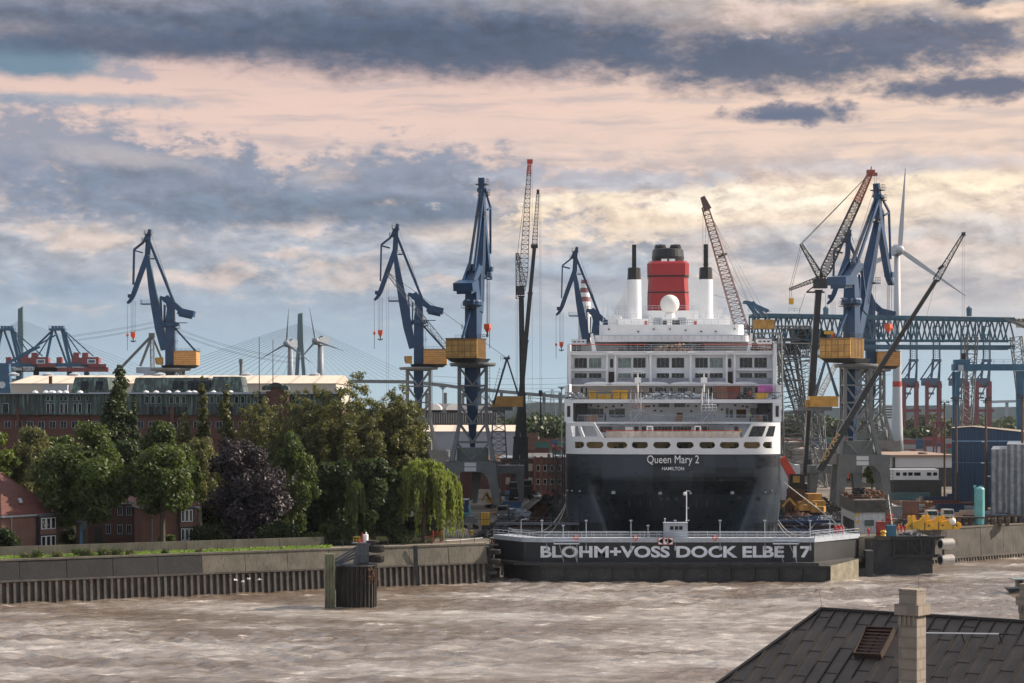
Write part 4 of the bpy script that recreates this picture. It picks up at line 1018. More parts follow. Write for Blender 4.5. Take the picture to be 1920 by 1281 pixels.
# ---------------------------------------------------------------- small yellow-housed portal cranes
def small_crane(label, px, D, jib, zt, zbeam, wl, wr, box=(-20,31), boxm=None):
    """px = tower axis"""
    cx = XW(px, D); t = thing('portal_crane', label, 'crane', (cx, D, G), group='small portal cranes with yellow houses'); s = D/F
    zt = ZW(770, D)
    m = MB(); top, bot = ZW(770, D), ZW(860, D)
    m.lattice((cx, D, bot),(cx, D, top),20*s*1.5,20*s,7,.16, up=(0,1,0)); m.build('tower', M_lattice, t)
    m = MB(); m.box(cx+box[0]*s-.8, cx+26*s, D-1.4, D+1.4, top, top+.9); m.lathe((cx, D, top-.5), [(1.6,0),(1.6,.5)], 12); m.build('slewing_deck', M_grey, t)
    m = MB(); m.box(cx+(box[0]+15)*s, cx+(box[1]+15)*s, D-1.8, D+1.8, ZW(763, D), ZW(743, D)); m.build('machine_house', boxm, t)
    m = MB(); m.box(cx+(box[0]+8)*s, cx+(box[0]+14.7)*s, D-1.6, D-.2, ZW(764, D), ZW(750, D)); m.build('cab', M_ochred, t)
    ap = Vector((cx+15.5*s, D, ZW(672, D))); m = MB()
    for y in (-1.5,1.5):
        m.bar(ap+Vector((0, y*.3,0)),(cx-9*s, D+y, ZW(756, D)),.4); m.bar(ap+Vector((0, y*.3,0)),(cx+38*s, D+y, ZW(744, D)),.35)
    m.cbox(ap,1.6,1.2,.5); m.bar(ap, ap+Vector((.6,0,.7)),.3); m.build('a_frame', mat('small_crane_blue', (.02,.045,.085),.5), t)
    m = MB(); m.ladder((cx-10*s, D-1.2, ZW(750, D)),(cx+5*s, D-1.2, ZW(690, D)),.8,.05,(0,1,0)); m.rail([ap+Vector((-1.6,-.6,-.6)), ap+Vector((-.4,-.6,-.6))], 1.2,.6,.04); m.build('ladder', M_lattice, t)
    f = Vector((cx-8*s, D, ZW(765, D))); tip = jib
    m = MB(); m.lattice(f, tip,1.6,.7,26,.10, up=(0,1,0), br=.05, taper=lambda q: min(1,.35+q*6)); m.build('jib', M_lattice, t)
    m = MB()
    for y in (-.3,.3): m.tube(ap+Vector((0, y,0)), tip+Vector((0, y,.4)),.05, n=3)
    hz_ = tip.z-35
    for dx in (-.25,.25): m.tube(tip+Vector((dx,0,0)),(tip.x+dx, tip.y, hz_),.035, n=3)
    m.build('ropes', M_rope, t)
    m = MB(); m.cbox((tip.x, tip.y, hz_-.4),.8,.5,1.1); m.tube((tip.x, tip.y, hz_-.9),(tip.x, tip.y, hz_-2.2),.1, n=5); m.build('hook_block', M_orange, t)
    gz = ZW(875, D); m = MB(); m.box(cx+wl*s, cx+wr*s, D-3, D+3, gz-1.6, gz+.35); m.build('portal_beam', M_grey, t)
    m = MB()
    for q, d_ in ((wl,1),(wr,-1)):
        for y in (-2.7,1.7):
            x0 = cx+q*s; m.prism([(x0, D+y, gz-1.604),(x0+d_*17*s, D+y, gz-1.604),(x0+d_*9*s, D+y, G+.8),(x0+d_*1.5*s, D+y, G+.8)], (0,1,0))
    m.build('portal_legs', M_grey, t)
    m = MB(); m.rail([(cx+wl*s, D-3, gz+.35),(cx+wr*s, D-3, gz+.35)], 1.3,1.8,.05); m.build('railing', M_lattice, t)
    return t
small_crane('small yellow-housed crane beside the tall end-on blue crane', 935,524, P(727,513,540),0,0,-50,48, boxm=mat('mustard_paint', (.47,.255,.065),.5))
small_crane('small yellow-housed crane between the ship and the large right crane', 1533,530, P(1590,640,575),0,0,-17,80, box=(-32,22), boxm=mat('amber_paint', (.58,.31,.07),.5))

# ---------------------------------------------------------------- mobile cranes
M_tele = mat('telescopic_boom', (.028,.030,.034),.4,.2,.25,.5)
def carrier(parent, x, y, name_body='carrier', col=None, L=14):
    m = MB(); m.box(x-1.5, x+1.5, y-L/2, y+L/2, G+1.0, G+2.1); m.box(x-1.4, x+1.4, y-L/2, y-L/2+2.3, G+2.103, G+3.3); m.build(name_body, col or M_black, parent)
    m = MB()
    for s in (-1,1):
        for k in range(6):
            yy = y-L/2+1.3+k*(L-2.6)/5; m.tube((x+s*1.15, yy, G+.75),(x+s*1.6, yy, G+.75),.75, n=12)
    m.build('wheels', M_rubber, parent)
    m = MB(); m.box(x-1.6, x+1.6, y, y+5, G+2.103, G+4.6); m.build('superstructure', col or M_black, parent)
    m = MB()
    for s in (-1,1):
        for yy in (y-4, y+5): m.bar((x, yy, G+1.3),(x+s*4.2, yy, G+1.3),.4); m.box(x+s*4.2-.5, x+s*4.2+.5, yy-.5, yy+.5, G, G+1.2)
    m.build('outriggers', M_black, parent)
def tele(parent, pts, widths, m_=None):
    m = MB()
    for (a, b), w in zip(zip(pts, pts[1:]), widths): m.bar(a, b, w, w*1.15, w*.97, w*1.1, up=(0,1,0))
    for p, w in zip(pts[1:], widths): m.cbox(p, w*1.25, w*1.3,.35)
    return m.build('telescopic_boom', m_ or M_tele, parent)
D = 575
t = thing('mobile_crane', 'mobile crane with the taller red tipped lattice jib, left of the ship', 'mobile crane', (XW(984, D), D, G), group='mobile cranes with lattice extensions')
carrier(t, XW(986, D), D+3)
p0, p1, p2 = P(983,897, D), P(979.5,740, D-.2), P(977.4,556, D-.5)
tele(t, [p0, P(982,820, D), p1, p2], [2.3,1.7,1.45])
m = MB(); m.lattice(P(980,545, D), P(992.5,312, D-1),2.5,.9,27,.09, up=(0,1,0), br=.05, taper=lambda q: min(1,.55+q*3)); m.build('lattice_jib', M_greydk, t)
m = MB(); m.lattice(P(991.8,326, D-1), P(993.2,303, D-1),1.2,.7,3,.13, up=(0,1,0)); m.cbox(P(993.5,303, D-1),1.5,1,1.1); m.build('jib_head', M_red, t)
m = MB(); m.lattice(P(972,560, D), P(970,475, D),1.3,.8,8,.10, up=(0,1,0), br=.06); m.lattice(P(970,476, D), P(983,535, D),.8,1.2,6,.09, up=(0,1,0)); m.cbox(P(976,545, D),2.2,1.6,2.4); m.build('luffing_mast', M_greydk, t)
m = MB()
for dx in (0,.4): m.tube(P(967.5,562, D)+Vector((dx,0,0)), P(967.5,900, D)+Vector((dx,0,0)),.04, n=3)
m.tube(P(970,476, D), P(991,310, D),.06, n=3); m.tube(P(968,560, D), P(970,476, D),.06, n=3); m.tube(P(998,310, D), P(998,830, D),.035, n=3); m.tube(P(993,305, D), P(998,312, D),.05, n=3); m.build('ropes', M_rope, t)
D = 560
t = thing('mobile_crane', 'mobile crane with a slim black telescopic boom and shorter lattice tip, left of the ship', 'mobile crane', (XW(966, D), D, G), group='mobile cranes with lattice extensions')
carrier(t, XW(966, D), D+2)
tele(t, [P(965,895, D), P(970,820, D), P(985.8,640, D), P(994,550, D), P(1002.2,463, D)], [1.9,1.35,1.15,1.0])
m = MB(); m.lattice(P(1002.2,463, D), P(1008.5,362, D),1.3,.6,15,.085, up=(0,1,0), br=.05); m.cbox(P(1008.7,360, D),.7,.7,1.2); m.build('lattice_jib', M_greydk, t)
m = MB(); m.cbox(P(1002,462, D),1.8,1.4,1.0); m.build('jib_joint', M_black, t)
m = MB()
for dx in (0,.35): m.tube(P(1011.5,362, D)+Vector((dx,0,0)), P(1012.5,735, D)+Vector((dx,0,0)),.035, n=3)
m.build('ropes', M_rope, t)
m = MB(); m.cbox(P(1013.5,737, D),1.0,.8,1.4); m.tube(P(1013.5,742, D), P(1014,800, D),.16,.35, n=6); m.build('hook_block', M_greydk, t)
# right: luffing crane with red-tipped jib
D = 545
t = thing('mobile_crane', 'big luffing crane with a long jib turning red at its tip, right of the ship', 'mobile crane', (XW(1514, D), D, G), group='mobile cranes with lattice extensions')
carrier(t, XW(1516, D), D+3)
tele(t, [P(1512,893, D), P(1519,770, D), P(1527,650, D), P(1535,545, D)], [1.9,1.7,1.5])
f, tp = P(1541,522, D), P(1632.5,324, D)
m = MB()
for dy in (-1.6,1.6):
    m.lattice(f+Vector((0, dy*.3,0)), f.lerp(tp,.72)+Vector((0, dy*.55,0)),2.6,1.8,26,.10, d0=1.0, up=(0,1,0), br=.05, taper=lambda q: min(1,.4+q*5))
m.build('lattice_jib', M_greydk, t)
m = MB()
for dy in (-1.6,1.6): m.lattice(f.lerp(tp,.72)+Vector((0, dy*.55,0)), tp+Vector((0, dy*.3,0)),1.8,1.1,10,.12, d0=.9, up=(0,1,0), br=.06)
m.cbox(tp,2.0,1.6,1.4); m.cbox(tp+Vector((.9,0,-.4)),1.5,1,.8); m.bar(tp, tp+Vector((.2,0,1.6)),.25); m.build('jib_tip', M_redred, t)
k1, k2 = P(1502,457, D), P(1480,543, D)
m = MB(); m.lattice(P(1540,522, D), k1,1.6,.7,9,.13, up=(0,1,0)); m.lattice(P(1546,518, D), k2,1.2,.5,12,.11, up=(0,1,0)); m.cbox(P(1538,532, D),3.4,2.4,2.4); m.bar(P(1512,548, D), P(1546,548, D),.5,.4); m.bar(P(1512,548, D), P(1530,534, D),.3)
m.build('strut_frame', M_greydk, t)
m = MB(); m.tube(k1, tp,.09, n=4); m.tube(k1+Vector((.4,0,0)), tp+Vector((-1,0,-1)),.05, n=3)
for dx in (0,.5): m.tube(k1+Vector((dx,0,0)), k2+Vector((dx,0,0)),.06, n=3); m.tube(k2+Vector((dx,0,0)), P(1481.5,562, D)+Vector((dx,0,0)),.06, n=3)
m.tube(P(1510,550, D), P(1494,600, D),.06, n=3); m.tube(P(1548,550, D), P(1548,600, D),.05, n=3)
for dx in (0,.5): m.tube(tp+Vector((1+dx,0,0)), P(1637,640, D)+Vector((dx,0,0)),.04, n=3)
m.tube(P(1545,520, D), P(1622,350, D),.04, n=3); m.build('ropes', M_rope, t)
m = MB(); m.cbox(P(1483.5,565, D),1.2,.8,1.6); m.build('hook_block', M_yellow, t)
# right: black boom leaning right with yellow letters
D = 470
t = thing('mobile_crane', 'mobile crane with a black boom slanting steeply to the right, right of the ship', 'mobile crane', (XW(1530, D), D, G), group='mobile cranes with lattice extensions')
carrier(t, XW(1528, D+14), D+14, col=M_ochred)
a, b, c = P(1545,868, D), P(1630,722, D), P(1755,526, D)
tele(t, [a-Vector((1,0,1.6)), a, P(1590,790, D), b, P(1690,627, D), c], [1.5,1.45,1.2,1.05,.85])
m = MB(); m.lattice(c, P(1806,440, D),1.3,.5,13,.075, up=(0,1,0), br=.045); m.cbox(P(1806.5,439, D),.8,.6,.8); m.bar(P(1760,505, D), P(1768,498, D),.8,.6); m.build('lattice_jib', M_greydk, t)
m = MB()
for px in (1804.5,1808): m.tube(P(px,441, D), P(px,665, D),.03, n=3)
m.tube(P(1630,715, D), P(1790,470, D),.03, n=3); m.tube(P(1730,620, D), P(1762,500, D),.03, n=3); m.build('ropes', M_rope, t)
m = MB(); m.cbox(P(1806,668, D),.9,.7,1.3); m.build('hook_block', M_black, t)
dirb = (b-a).normalized(); p = a+dirb*6+Vector((0,-.95,0))
text_mesh('boom_lettering', 'NOVAN', 1.5, mat('amber_letters', (.5,.33,.12),.6), t, facing(P(1560,843, D-.9), dirb, Vector((0,-1,0)).cross(dirb)),.01, 'CENTER', (7.5,1.0),.03)

# ---------------------------------------------------------------- the red lattice crane behind the ship + blue truss bridge
M_maroon = mat('maroon_lattice', (.16,.07,.06),.6)
D = 640
t = thing('lattice_crane', 'reddish brown lattice jib crane leaning left behind the right side of the ship', 'crane', (XW(1425, D), D, G))
m = MB(); f, tp = P(1398,640, D), P(1322,388, D)
m.lattice(f, tp,3.9,1.9,34,.13, up=(0,1,0), br=.075, taper=lambda q: min(1,.5+q*6)); m.build('jib', M_maroon, t)
m = MB(); m.bar(tp+Vector((-.8,0,3)), tp+Vector((.8,0,-.8)),2.2,1.2,2.4,2.2); m.bar(P(1317,374, D), tp,.9,.6,1.4,1); m.bar(P(1347,482, D), P(1362,476, D),1.4,.7); m.build('jib_head', mat('brown_steel', (.10,.055,.045),.6), t)
h1, h2 = P(1402,567, D), P(1440,584, D)
m = MB()
for y in (-2,2): m.bar(P(1418,590, D)+Vector((0, y,0)), h1+Vector((0, y,0)),.8); m.bar(h1+Vector((0, y,0)), h2+Vector((0, y,0)),.7,.8); m.bar(P(1432,592, D)+Vector((0, y,0)), P(1410,566, D)+Vector((0, y,0)),.6)
m.bar(h1+Vector((-.8,-2.5,0)), h1+Vector((-.8,2.5,0)),.8); m.bar(P(1397,566, D), P(1404,566, D),.6); m.build('a_frame', M_bluelt, t)
m = MB()
for i in range(5): m.tube(tp+Vector((1.2+i*.1,(i-2)*.4,-2-i*8)),(h1 if i < 3 else h2)+Vector((i*.3,(i-2)*.6,0)),.05, n=3)
for px in (1318,1323,1328): m.tube(P(px,392, D), P(px,610, D),.05, n=3)
for i in range(3): m.tube(tp+Vector((2,0,-3)), P(1470-i*14,650, D-2),.045, n=3)
m.build('ropes', M_rope, t)
m = MB(); m.box(XW(1413, D), XW(1450, D), D-3, D+3, ZW(617, D), ZW(600, D)); m.build('machine_house', M_ochred, t)
m = MB(); m.lattice((XW(1440, D), D, G),(XW(1440, D), D, ZW(625, D)),9,7,10,.3, up=(0,1,0), br=.15); m.build('tower', M_lattice, t)
# truss bridge crane
D = 655
t = thing('truss_gantry', 'long blue lattice truss bridge crossing behind the right-hand cranes', 'gantry crane', (XW(1650, D), D, G))
M_truss = mat('truss_blue', (.045,.115,.17),.5,0,.2,.3)
m = MB(); zt, zb = ZW(592, D), ZW(650, D); zt2, zb2 = ZW(600, D), ZW(652, D)
xa, xb = XW(1408, D), XW(1896, D); n = 24
for y in (-4.5,4.5):
    m.bar((xa, D+y, zt),(xb, D+y, zt2),1.0,1.1); m.bar((xa, D+y, zb),(xb, D+y, zb2),1.0,1.2); m.bar((xa, D+y, zb+2.0),(xb, D+y, zb2+2.0),.5,.5)
    for i in range(n):
        u0, u1 = i/n,(i+1)/n; um = (u0+u1)/2
        T0 = lambda u: Vector((xa+(xb-xa)*u, D+y, zt+(zt2-zt)*u)); B0 = lambda u: Vector((xa+(xb-xa)*u, D+y, zb+(zb2-zb)*u+1.7))
        m.bar(B0(u0), T0(um),.42); m.bar(T0(um), B0(u1),.42)
        if i % 3 == 0: m.bar(T0(u0), B0(u0),.4)
for i in range(n+1):
    x = xa+(xb-xa)*i/n; m.bar((x, D-4.5, zt+(zt2-zt)*i/n),(x, D+4.5, zt+(zt2-zt)*i/n),.4); m.bar((x, D-4.5, zb),(x, D+4.5, zb),.4)
    if i < n: m.bar((x, D-4.5, zt+(zt2-zt)*i/n),(xa+(xb-xa)*(i+1)/n, D+4.5, zt+(zt2-zt)*(i+1)/n),.3)
m.build('truss_girder', M_truss, t)
m = MB()
for px in (1400,1475): m.rail([(XW(px, D), D-5, zt+.8),(XW(px+20, D), D-5, zt+.8)], 1.2,2,.05)
for px in (1545,1812): m.lathe((XW(px, D), D-4, ZW(594, D)), [(.8,0),(.9,2.4),(.3,3)], 8)
m.build('service_platforms', M_truss, t)
m = MB(); x0, x1 = XW(1473, D), XW(1540, D); m.box(x0, XW(1495, D), D-3.5, D+3.5, ZW(665, D), zb-.7); m.box(x0+2, x1, D-3.5, D+3.5, ZW(654, D)+.2, ZW(618, D)); m.box(XW(1540, D)+.1, XW(1556, D), D-2, D+2, ZW(640, D), ZW(620, D)); m.build('trolley', M_black, t)
m = MB(); m.box(x1+.2, x1+3.0, D-5, D-3.7, ZW(628, D), ZW(622, D)); m.build('trolley_cab', M_yellow, t)
m = MB()
m.lattice(P(1470,655, D),(XW(1488, D), D, G),8,12,13,.28, up=(0,1,0), br=.14)
m.lattice(P(1500,614, D-4), P(1524,800, D-4),6,3.4,12,.22, up=(0,1,0), br=.12); m.lattice(P(1524,800, D-4),(XW(1536, D), D-4, G),3.4,3.4,5,.22, up=(0,1,0))
m.lattice(P(1462,640, D-6), P(1505,800, D-6),2.6,2.2,11,.17, up=(0,1,0)); m.lattice(P(1455,650, D-8), P(1530,870, D-8),1.8,1.8,14,.16, up=(0,1,0))
m.lattice(P(1400,657, D-8), P(1560,657, D-8),4,4,14,.2, up=(0,1,0))
m.lattice(P(1384,614, D-8), P(1515,614, D-8),.9,.9,12,.16, up=(0,1,0)); m.lattice(P(1400,637, D-8), P(1500,637, D-8),.7,.7,12,.14, up=(0,1,0))
m.build('left_support', M_lattice, t)
m = MB(); z = ZW(676, D-8); m.box(XW(1455, D), XW(1515, D), D-9.5, D-6.5, z-.4, z); m.rail([(XW(1458, D), D-9.5, z),(XW(1515, D), D-9.5, z)], 2.4,2,.07,3)
for py in (693,712,732,760): m.box(XW(1470, D), XW(1502, D), D-9, D-7, ZW(py, D)-.2, ZW(py, D)); m.rail([(XW(1490, D), D-9, ZW(py, D)),(XW(1502, D), D-9, ZW(py, D))], 1.8,2,.07)
m.build('stair_platforms', M_lattice, t)
m = MB(); m.lattice(P(1822,632, D-8), P(1806,870, D-8),3.2,3.2,15,.2, up=(0,1,0), br=.11); m.lattice(P(1905,632, D-8), P(1925,800, D-8),3.0,3.0,12,.2, up=(0,1,0), br=.11); m.bar(P(1884,597, D-6), P(1922,614, D-6),.8); m.build('right_support', M_lattice, t)
m = MB(); m.box(XW(1897, D), XW(1960, D), D-6, D-5.4, ZW(616, D), ZW(599, D)); m.build('sign_board', mat('sign_cream', (.50,.45,.37),.7), t)
text_mesh('sign_lettering', 'HUM', 3, M_black, t, facing((XW(1914.5, D-6), D-6.05, ZW(606, D))),.02, 'CENTER', (3.6,1.1),.05)
m = MB(); m.cbox(P(1650,578, D-8),0,0,0)
# blue box girder portal, right edge
D = 560
t = thing('portal_gantry', 'plain blue box girder gantry standing at the right edge', 'gantry crane', (XW(1850, D), D, G))
m = MB(); m.box(XW(1786, D), XW(1960, D), D-1.6, D+1.6, ZW(695, D), ZW(683, D)); m.build('box_girder', M_bluelt, t)
m = MB(); m.bar(P(1792,697, D)-Vector((0,2.5,0)),(XW(1785, D), D-4, G),1.0); m.bar(P(1792,697, D)+Vector((0,2.5,0)),(XW(1800, D), D+5, G),.9)
for k in range(5): z0, z1 = 32-k*5,28-k*5; m.bar((XW(1790, D), D-3, z0),(XW(1798, D), D+4, z1),.35)
m.build('left_leg', M_bluelt, t)
m = MB(); m.bar((XW(1912, D), D, ZW(696, D)),(XW(1914, D), D, G),1.9,1.6,1.4,1.4); m.build('right_leg', M_bluelt, t)
m = MB(); m.rail([(XW(1787, D), D-1.6, ZW(683, D)),(XW(1935, D), D-1.6, ZW(683, D))], 1.1,2.5,.05); m.cbox(P(1803,680, D),4,2.4,1.5); m.build('top_railing', M_bluelt, t)
m = MB(); m.box(XW(1794, D), XW(1803, D), D-2.4, D-1.62, ZW(696, D), ZW(685, D)); m.build('operator_cab', M_lgrey, t)

# ---------------------------------------------------------------- container gantry cranes
M_quayb = mat('harbour_blue_grey', (.075,.13,.21),.6); M_quayr = mat('harbour_red', (.22,.055,.07),.6)
def sts(px, k):
    D = 1700; s = D/F; x = XW(px, D); t = thing('container_gantry', 'hazy container gantry crane with its boom raised, '+('first', 'second', 'third', 'fourth')[k]+' from the white turbine tower', 'gantry crane', (x, D, G), group='distant container gantries on the right')
    m = MB()
    for q in (-6,6): m.bar((x+q*s, D, ZW(612, D)),(x+q*s, D, ZW(675, D)),1.1); m.bar((x+q*s, D, ZW(675, D)),(x+q*s*1.3, D+6, ZW(716, D)),1.5)
    for py in (612,628,641): m.bar((x-6*s, D, ZW(py, D)),(x+6*s, D, ZW(py, D)),.9)
    m.ladder((x, D, ZW(672, D)),(x, D, ZW(632, D)),2.4,.2,(0,1,0),1.5)
    m.bar((x-9*s, D, ZW(676, D)),(x+9*s, D, ZW(676, D)),1.6,2.2); m.build('raised_boom', M_quayb, t)
    m = MB()
    for q in (-6,6): m.bar((x+q*s, D, ZW(676, D)),(x+(q-20)*s, D+10, ZW(712, D)),.8); m.bar((x+q*s, D, ZW(676, D)),(x+(q+8)*s, D+25, ZW(712, D)),.8)
    m.build('support_stays', M_quayb, t)
    m = MB(); m.box(x-20*s, x+8*s, D+2, D+20, ZW(723, D), ZW(709, D)); m.build('machine_house', M_quayb, t)
    m = MB()
    for q, y in ((-18,0),(6,0),(-8,22),(14,22)): m.bar((x+q*s, D+y, G),(x+q*s, D+y, ZW(715, D)),2.6,2.4)
    m.bar((x-18*s, D, ZW(723, D)),(x+14*s, D+12, ZW(723, D)),2.2,3.4); m.bar((x-18*s, D, ZW(770, D)),(x+14*s, D, ZW(770, D)),2,2.2); m.bar((x-18*s, D, ZW(755, D)),(x-2*s, D, ZW(725, D)),.8)
    m.build('portal_legs', M_quayr, t)
    m = MB(); m.box(x-14*s, x-6*s, D-3, D+1, ZW(740, D), ZW(736, D))
    for q in (-13,-7): m.tube((x+q*s, D-1, ZW(736, D)),(x+q*s, D-1, ZW(726, D)),.15, n=3)
    m.build('spreader', M_quayb, t)
for k, px in enumerate((1713,1756,1808,1850)): sts(px, k)
M_tb = mat('terminal_blue', (.030,.105,.20),.55); M_tr = mat('terminal_red', (.24,.050,.055),.55)
def tollo(px, k):
    D = 1500; s = D/F; x = XW(px, D); t = thing('container_gantry', ('hazy blue and red container gantry cut by the left edge', 'blue and red container gantry right of the dark bridge tower, far left')[k], 'gantry crane', (x, D, G), group='distant container gantries on the left')
    m = MB(); m.box(x-14*s, x+16*s, D-3, D+3, ZW(620, D), ZW(616, D))
    for q in (-8,-2,4,10): m.cbox((x+q*s, D, ZW(613.5, D)),1.6,2,1.8)
    m.rail([(x-14*s, D-3, ZW(616, D)),(x+16*s, D-3, ZW(616, D))], 1.6,2.5,.12); m.build('apex_platform', M_tb, t)
    m = MB()
    for (a, b, w) in ((-9,-22,1.7),(-4,20,1.3),(10,25,2.0),(13,34,1.4)): m.bar((x+a*s, D, ZW(620, D)),(x+b*s, D, ZW(686, D)), w)
    for (a, b, py) in ((-12,-72,680),(-10,-62,672),(16,68,668),(14,44,664),(-8,-46,684)): m.bar((x+a*s, D, ZW(622, D)),(x+b*s, D, ZW(py, D)),.8)
    m.build('a_frame', M_tb, t)
    m = MB(); m.box(x-30*s, x+62*s, D-2, D+2, ZW(688, D), ZW(681, D))
    for (a, b) in ((18,29),(50,62),(-44,-34)): m.bar((x+(a+b)/2*s, D, G),(x+(a+b)/2*s, D, ZW(680, D)),3.4,3)
    m.bar((x+32*s, D-2.2, ZW(684.5, D)),(x+52*s, D-2.2, ZW(684.5, D)),.5,.9); m.build('portal', M_tb, t)
    m = MB(); m.box(x-118*s, x+98*s, D-5, D-2.2, ZW(697.5, D), ZW(689, D)); m.box(x+62.2*s, x+95*s, D-6, D-5.1, ZW(689, D), ZW(683, D)); m.build('boom_girder', M_tr, t)
    m = MB(); m.box(x+28*s, x+79*s, D-2.1, D+6, ZW(681, D), ZW(671, D)); m.box(x+48*s, x+80*s, D-4, D-2.13, ZW(684, D), ZW(670, D)); m.cbox((x+36*s, D, ZW(666, D)),3.6,3,3.6); m.cbox((x+53*s, D, ZW(666, D)),4,3,3.4); m.box(x, x+9*s, D-2, D+4, ZW(681, D), ZW(670, D)); m.build('machine_house', M_tr, t)
    m = MB(); m.box(x+59*s, x+75*s, D-4.3, D-4.03, ZW(682, D), ZW(674, D)); m.build('name_panel', M_whitec, t)
    m = MB(); m.box(x+61*s, x+73*s, D-4.5, D-4.33, ZW(680.5, D), ZW(675.5, D)); m.build('panel_window', M_quayb, t)
    return t
tA = tollo(12,0); tB = tollo(107,1)
text_mesh('girder_lettering', 'CONTAINER TERMINAL TOLLERORT', 3, M_whitec, tB, facing((XW(32,1495),1494.9, ZW(695,1495))),.05, 'CENTER', (25,2.2),.08)
m = MB(); D = 1380; x = XW(10, D); 
t = thing('crane_portal', 'tall blue crane portal with a round opening at the far left edge', 'gantry crane', (x, D, G))
m.hexa([(XW(-12, D), D-3, ZW(737, D)),(XW(22, D), D-3, ZW(737, D)),(XW(22, D), D+3, ZW(737, D)),(XW(-12, D), D+3, ZW(737, D))], [(XW(4, D), D-3, ZW(682, D)),(XW(18, D), D-3, ZW(682, D)),(XW(18, D), D+3, ZW(682, D)),(XW(4, D), D+3, ZW(682, D))]); m.box(XW(-10, D), XW(22, D), D-3, D+3, G, ZW(737, D)-.01); m.build('leg', M_tb, t)
m = MB(); m.tube((XW(6, D), D-3.4, ZW(722, D)),(XW(6, D), D-3.02, ZW(722, D)),2.2, n=14); m.build('round_opening', M_white, t)
m = MB(); m.bar(P(12,683, D), P(75,650, D),1.3,1.3); m.bar(P(14,680, D), P(105,628, D),.9); m.build('stays', M_tb, t)
# grey jib crane behind the copper roof
D = 1000
t = thing('grey_jib_crane', 'pale grey derrick style crane behind the copper roof, left of the far left blue crane', 'crane', (XW(285, D), D, G)); ap = P(285,629, D)
m = MB(); m.bar(ap, P(225,692, D),1.0,1.2); m.bar(ap, P(263,687, D),1.1); m.bar(ap, P(302,670, D),1.0); m.lattice(P(286,690, D), ap,1.6,1.6,9,.16, up=(0,1,0)); m.cbox(ap,2.8,2,2.2); m.build('jib_and_mast', M_grey, t)
m = MB(); m.box(XW(258, D), XW(345, D), D-4, D+4, ZW(700, D), ZW(689, D)); m.box(XW(322, D), XW(342, D), D-4, D+4, ZW(689, D), ZW(677, D)); m.build('base_house', M_lgrey, t)
m = MB(); m.box(XW(274, D), XW(300, D), D-6, D+6, G, ZW(700, D)); m.build('pedestal', M_lgrey, t)
# ---------------------------------------------------------------- brick houses behind the flood wall
M_brick = brick_mat('house_brick', (.22,.085,.06),(.165,.065,.05),(.24,.20,.17),1,.26,.085)
M_brick_shade = brick_mat('house_brick_shaded', (.11,.045,.035),(.085,.035,.03),(.12,.10,.085),1,.26,.085)  # half-bright copy of the house brick: courtyard shade put into the colour
def tile_mat():
    m = bpy.data.materials.new('red_roof_tiles'); m.use_nodes = True; T = NT(m.node_tree); b = T.n['Principled BSDF']
    tc = T.new('ShaderNodeTexCoord'); sp = T.new('ShaderNodeSeparateXYZ'); T.link(tc.outputs['Object'], sp.inputs[0])
    u = T.math('PINGPONG', T.math('ADD', sp.outputs[0], sp.outputs[1]),.15); v = T.math('PINGPONG', sp.outputs[2], .15)
    a = T.rng(u,.0,.1); c_ = T.rng(v,0,.06); n = T.noise(tc.outputs['Object'], 1.1,6,.7)
    c = T.mix(T.rng(n.outputs[0], .3,.7),(.13,.038,.030),(.215,.068,.050)); c = T.mix(T.math('MULTIPLY', a, c_),(.055,.018,.015), c)
    T.link(c, b.inputs['Base Color']); b.inputs['Roughness'].default_value = .5
    bp = T.new('ShaderNodeBump'); bp.inputs['Distance'].default_value = .06; T.link(T.math('ADD', a, c_), bp.inputs['Height']); T.link(bp.outputs[0], b.inputs['Normal'])
    return m
M_tile = tile_mat()
def hip_house(name, label, C0, C1, depth, eave, ridge, ov=.45, parts=True, brick=None, rin=.5):
    """C0->C1: the front (hip end) eaves line from the viewer's side; depth backwards"""
    C0, C1 = Vector(C0), Vector(C1); d = (C1-C0); w = d.length; d.normalize(); n = Vector((-d.y, d.x))     # away from viewer
    t = thing(name, label, 'house', ((C0.x+C1.x)/2,(C0.y+C1.y)/2, G))
    p = lambda a, b, z: (C0.x+d.x*a+n.x*b, C0.y+d.y*a+n.y*b, z)
    m = MB(); m.hexa([p(0,0,G-.1), p(w,0,G-.1), p(w,depth,G-.1), p(0,depth,G-.1)], [p(0,0,eave), p(w,0,eave), p(w,depth,eave), p(0,depth,eave)]); m.build('wall', brick or M_brick, t)
    m = MB(); m.hexa([p(-ov,-ov,eave-.25), p(w+ov,-ov,eave-.25), p(w+ov,depth+ov,eave-.25), p(-ov,depth+ov,eave-.25)], [p(-ov,-ov,eave+.05), p(w+ov,-ov,eave+.05), p(w+ov,depth+ov,eave+.05), p(-ov,depth+ov,eave+.05)]); m.build('eaves_board', M_lgrey, t)
    o = ov+.1; e = eave+.053
    m = MB(); m.add([p(-o,-o,e), p(w+o,-o,e), p(w+o,depth+o,e), p(-o,depth+o,e), p(w*rin, w*.5, ridge), p(w*rin, max(depth-w*.5, w*.5+.5), ridge)], [(0,1,4),(1,2,5,4),(2,3,5),(3,0,4,5),(3,2,1,0)]); rf = m.build('roof', M_tile, t)
    m = MB(); 
    for i in (0,1): m.tube(p((-o, w+o)[i], -o, e), p(w*rin, w*.5, ridge),.11, n=6)
    m.tube(p(w*rin, w*.5, ridge), p(w*rin, max(depth-w*.5, w*.5+.5), ridge),.12, n=6); m.build('ridge_tiles', M_tile, rf)
    return t, p, w, d, n
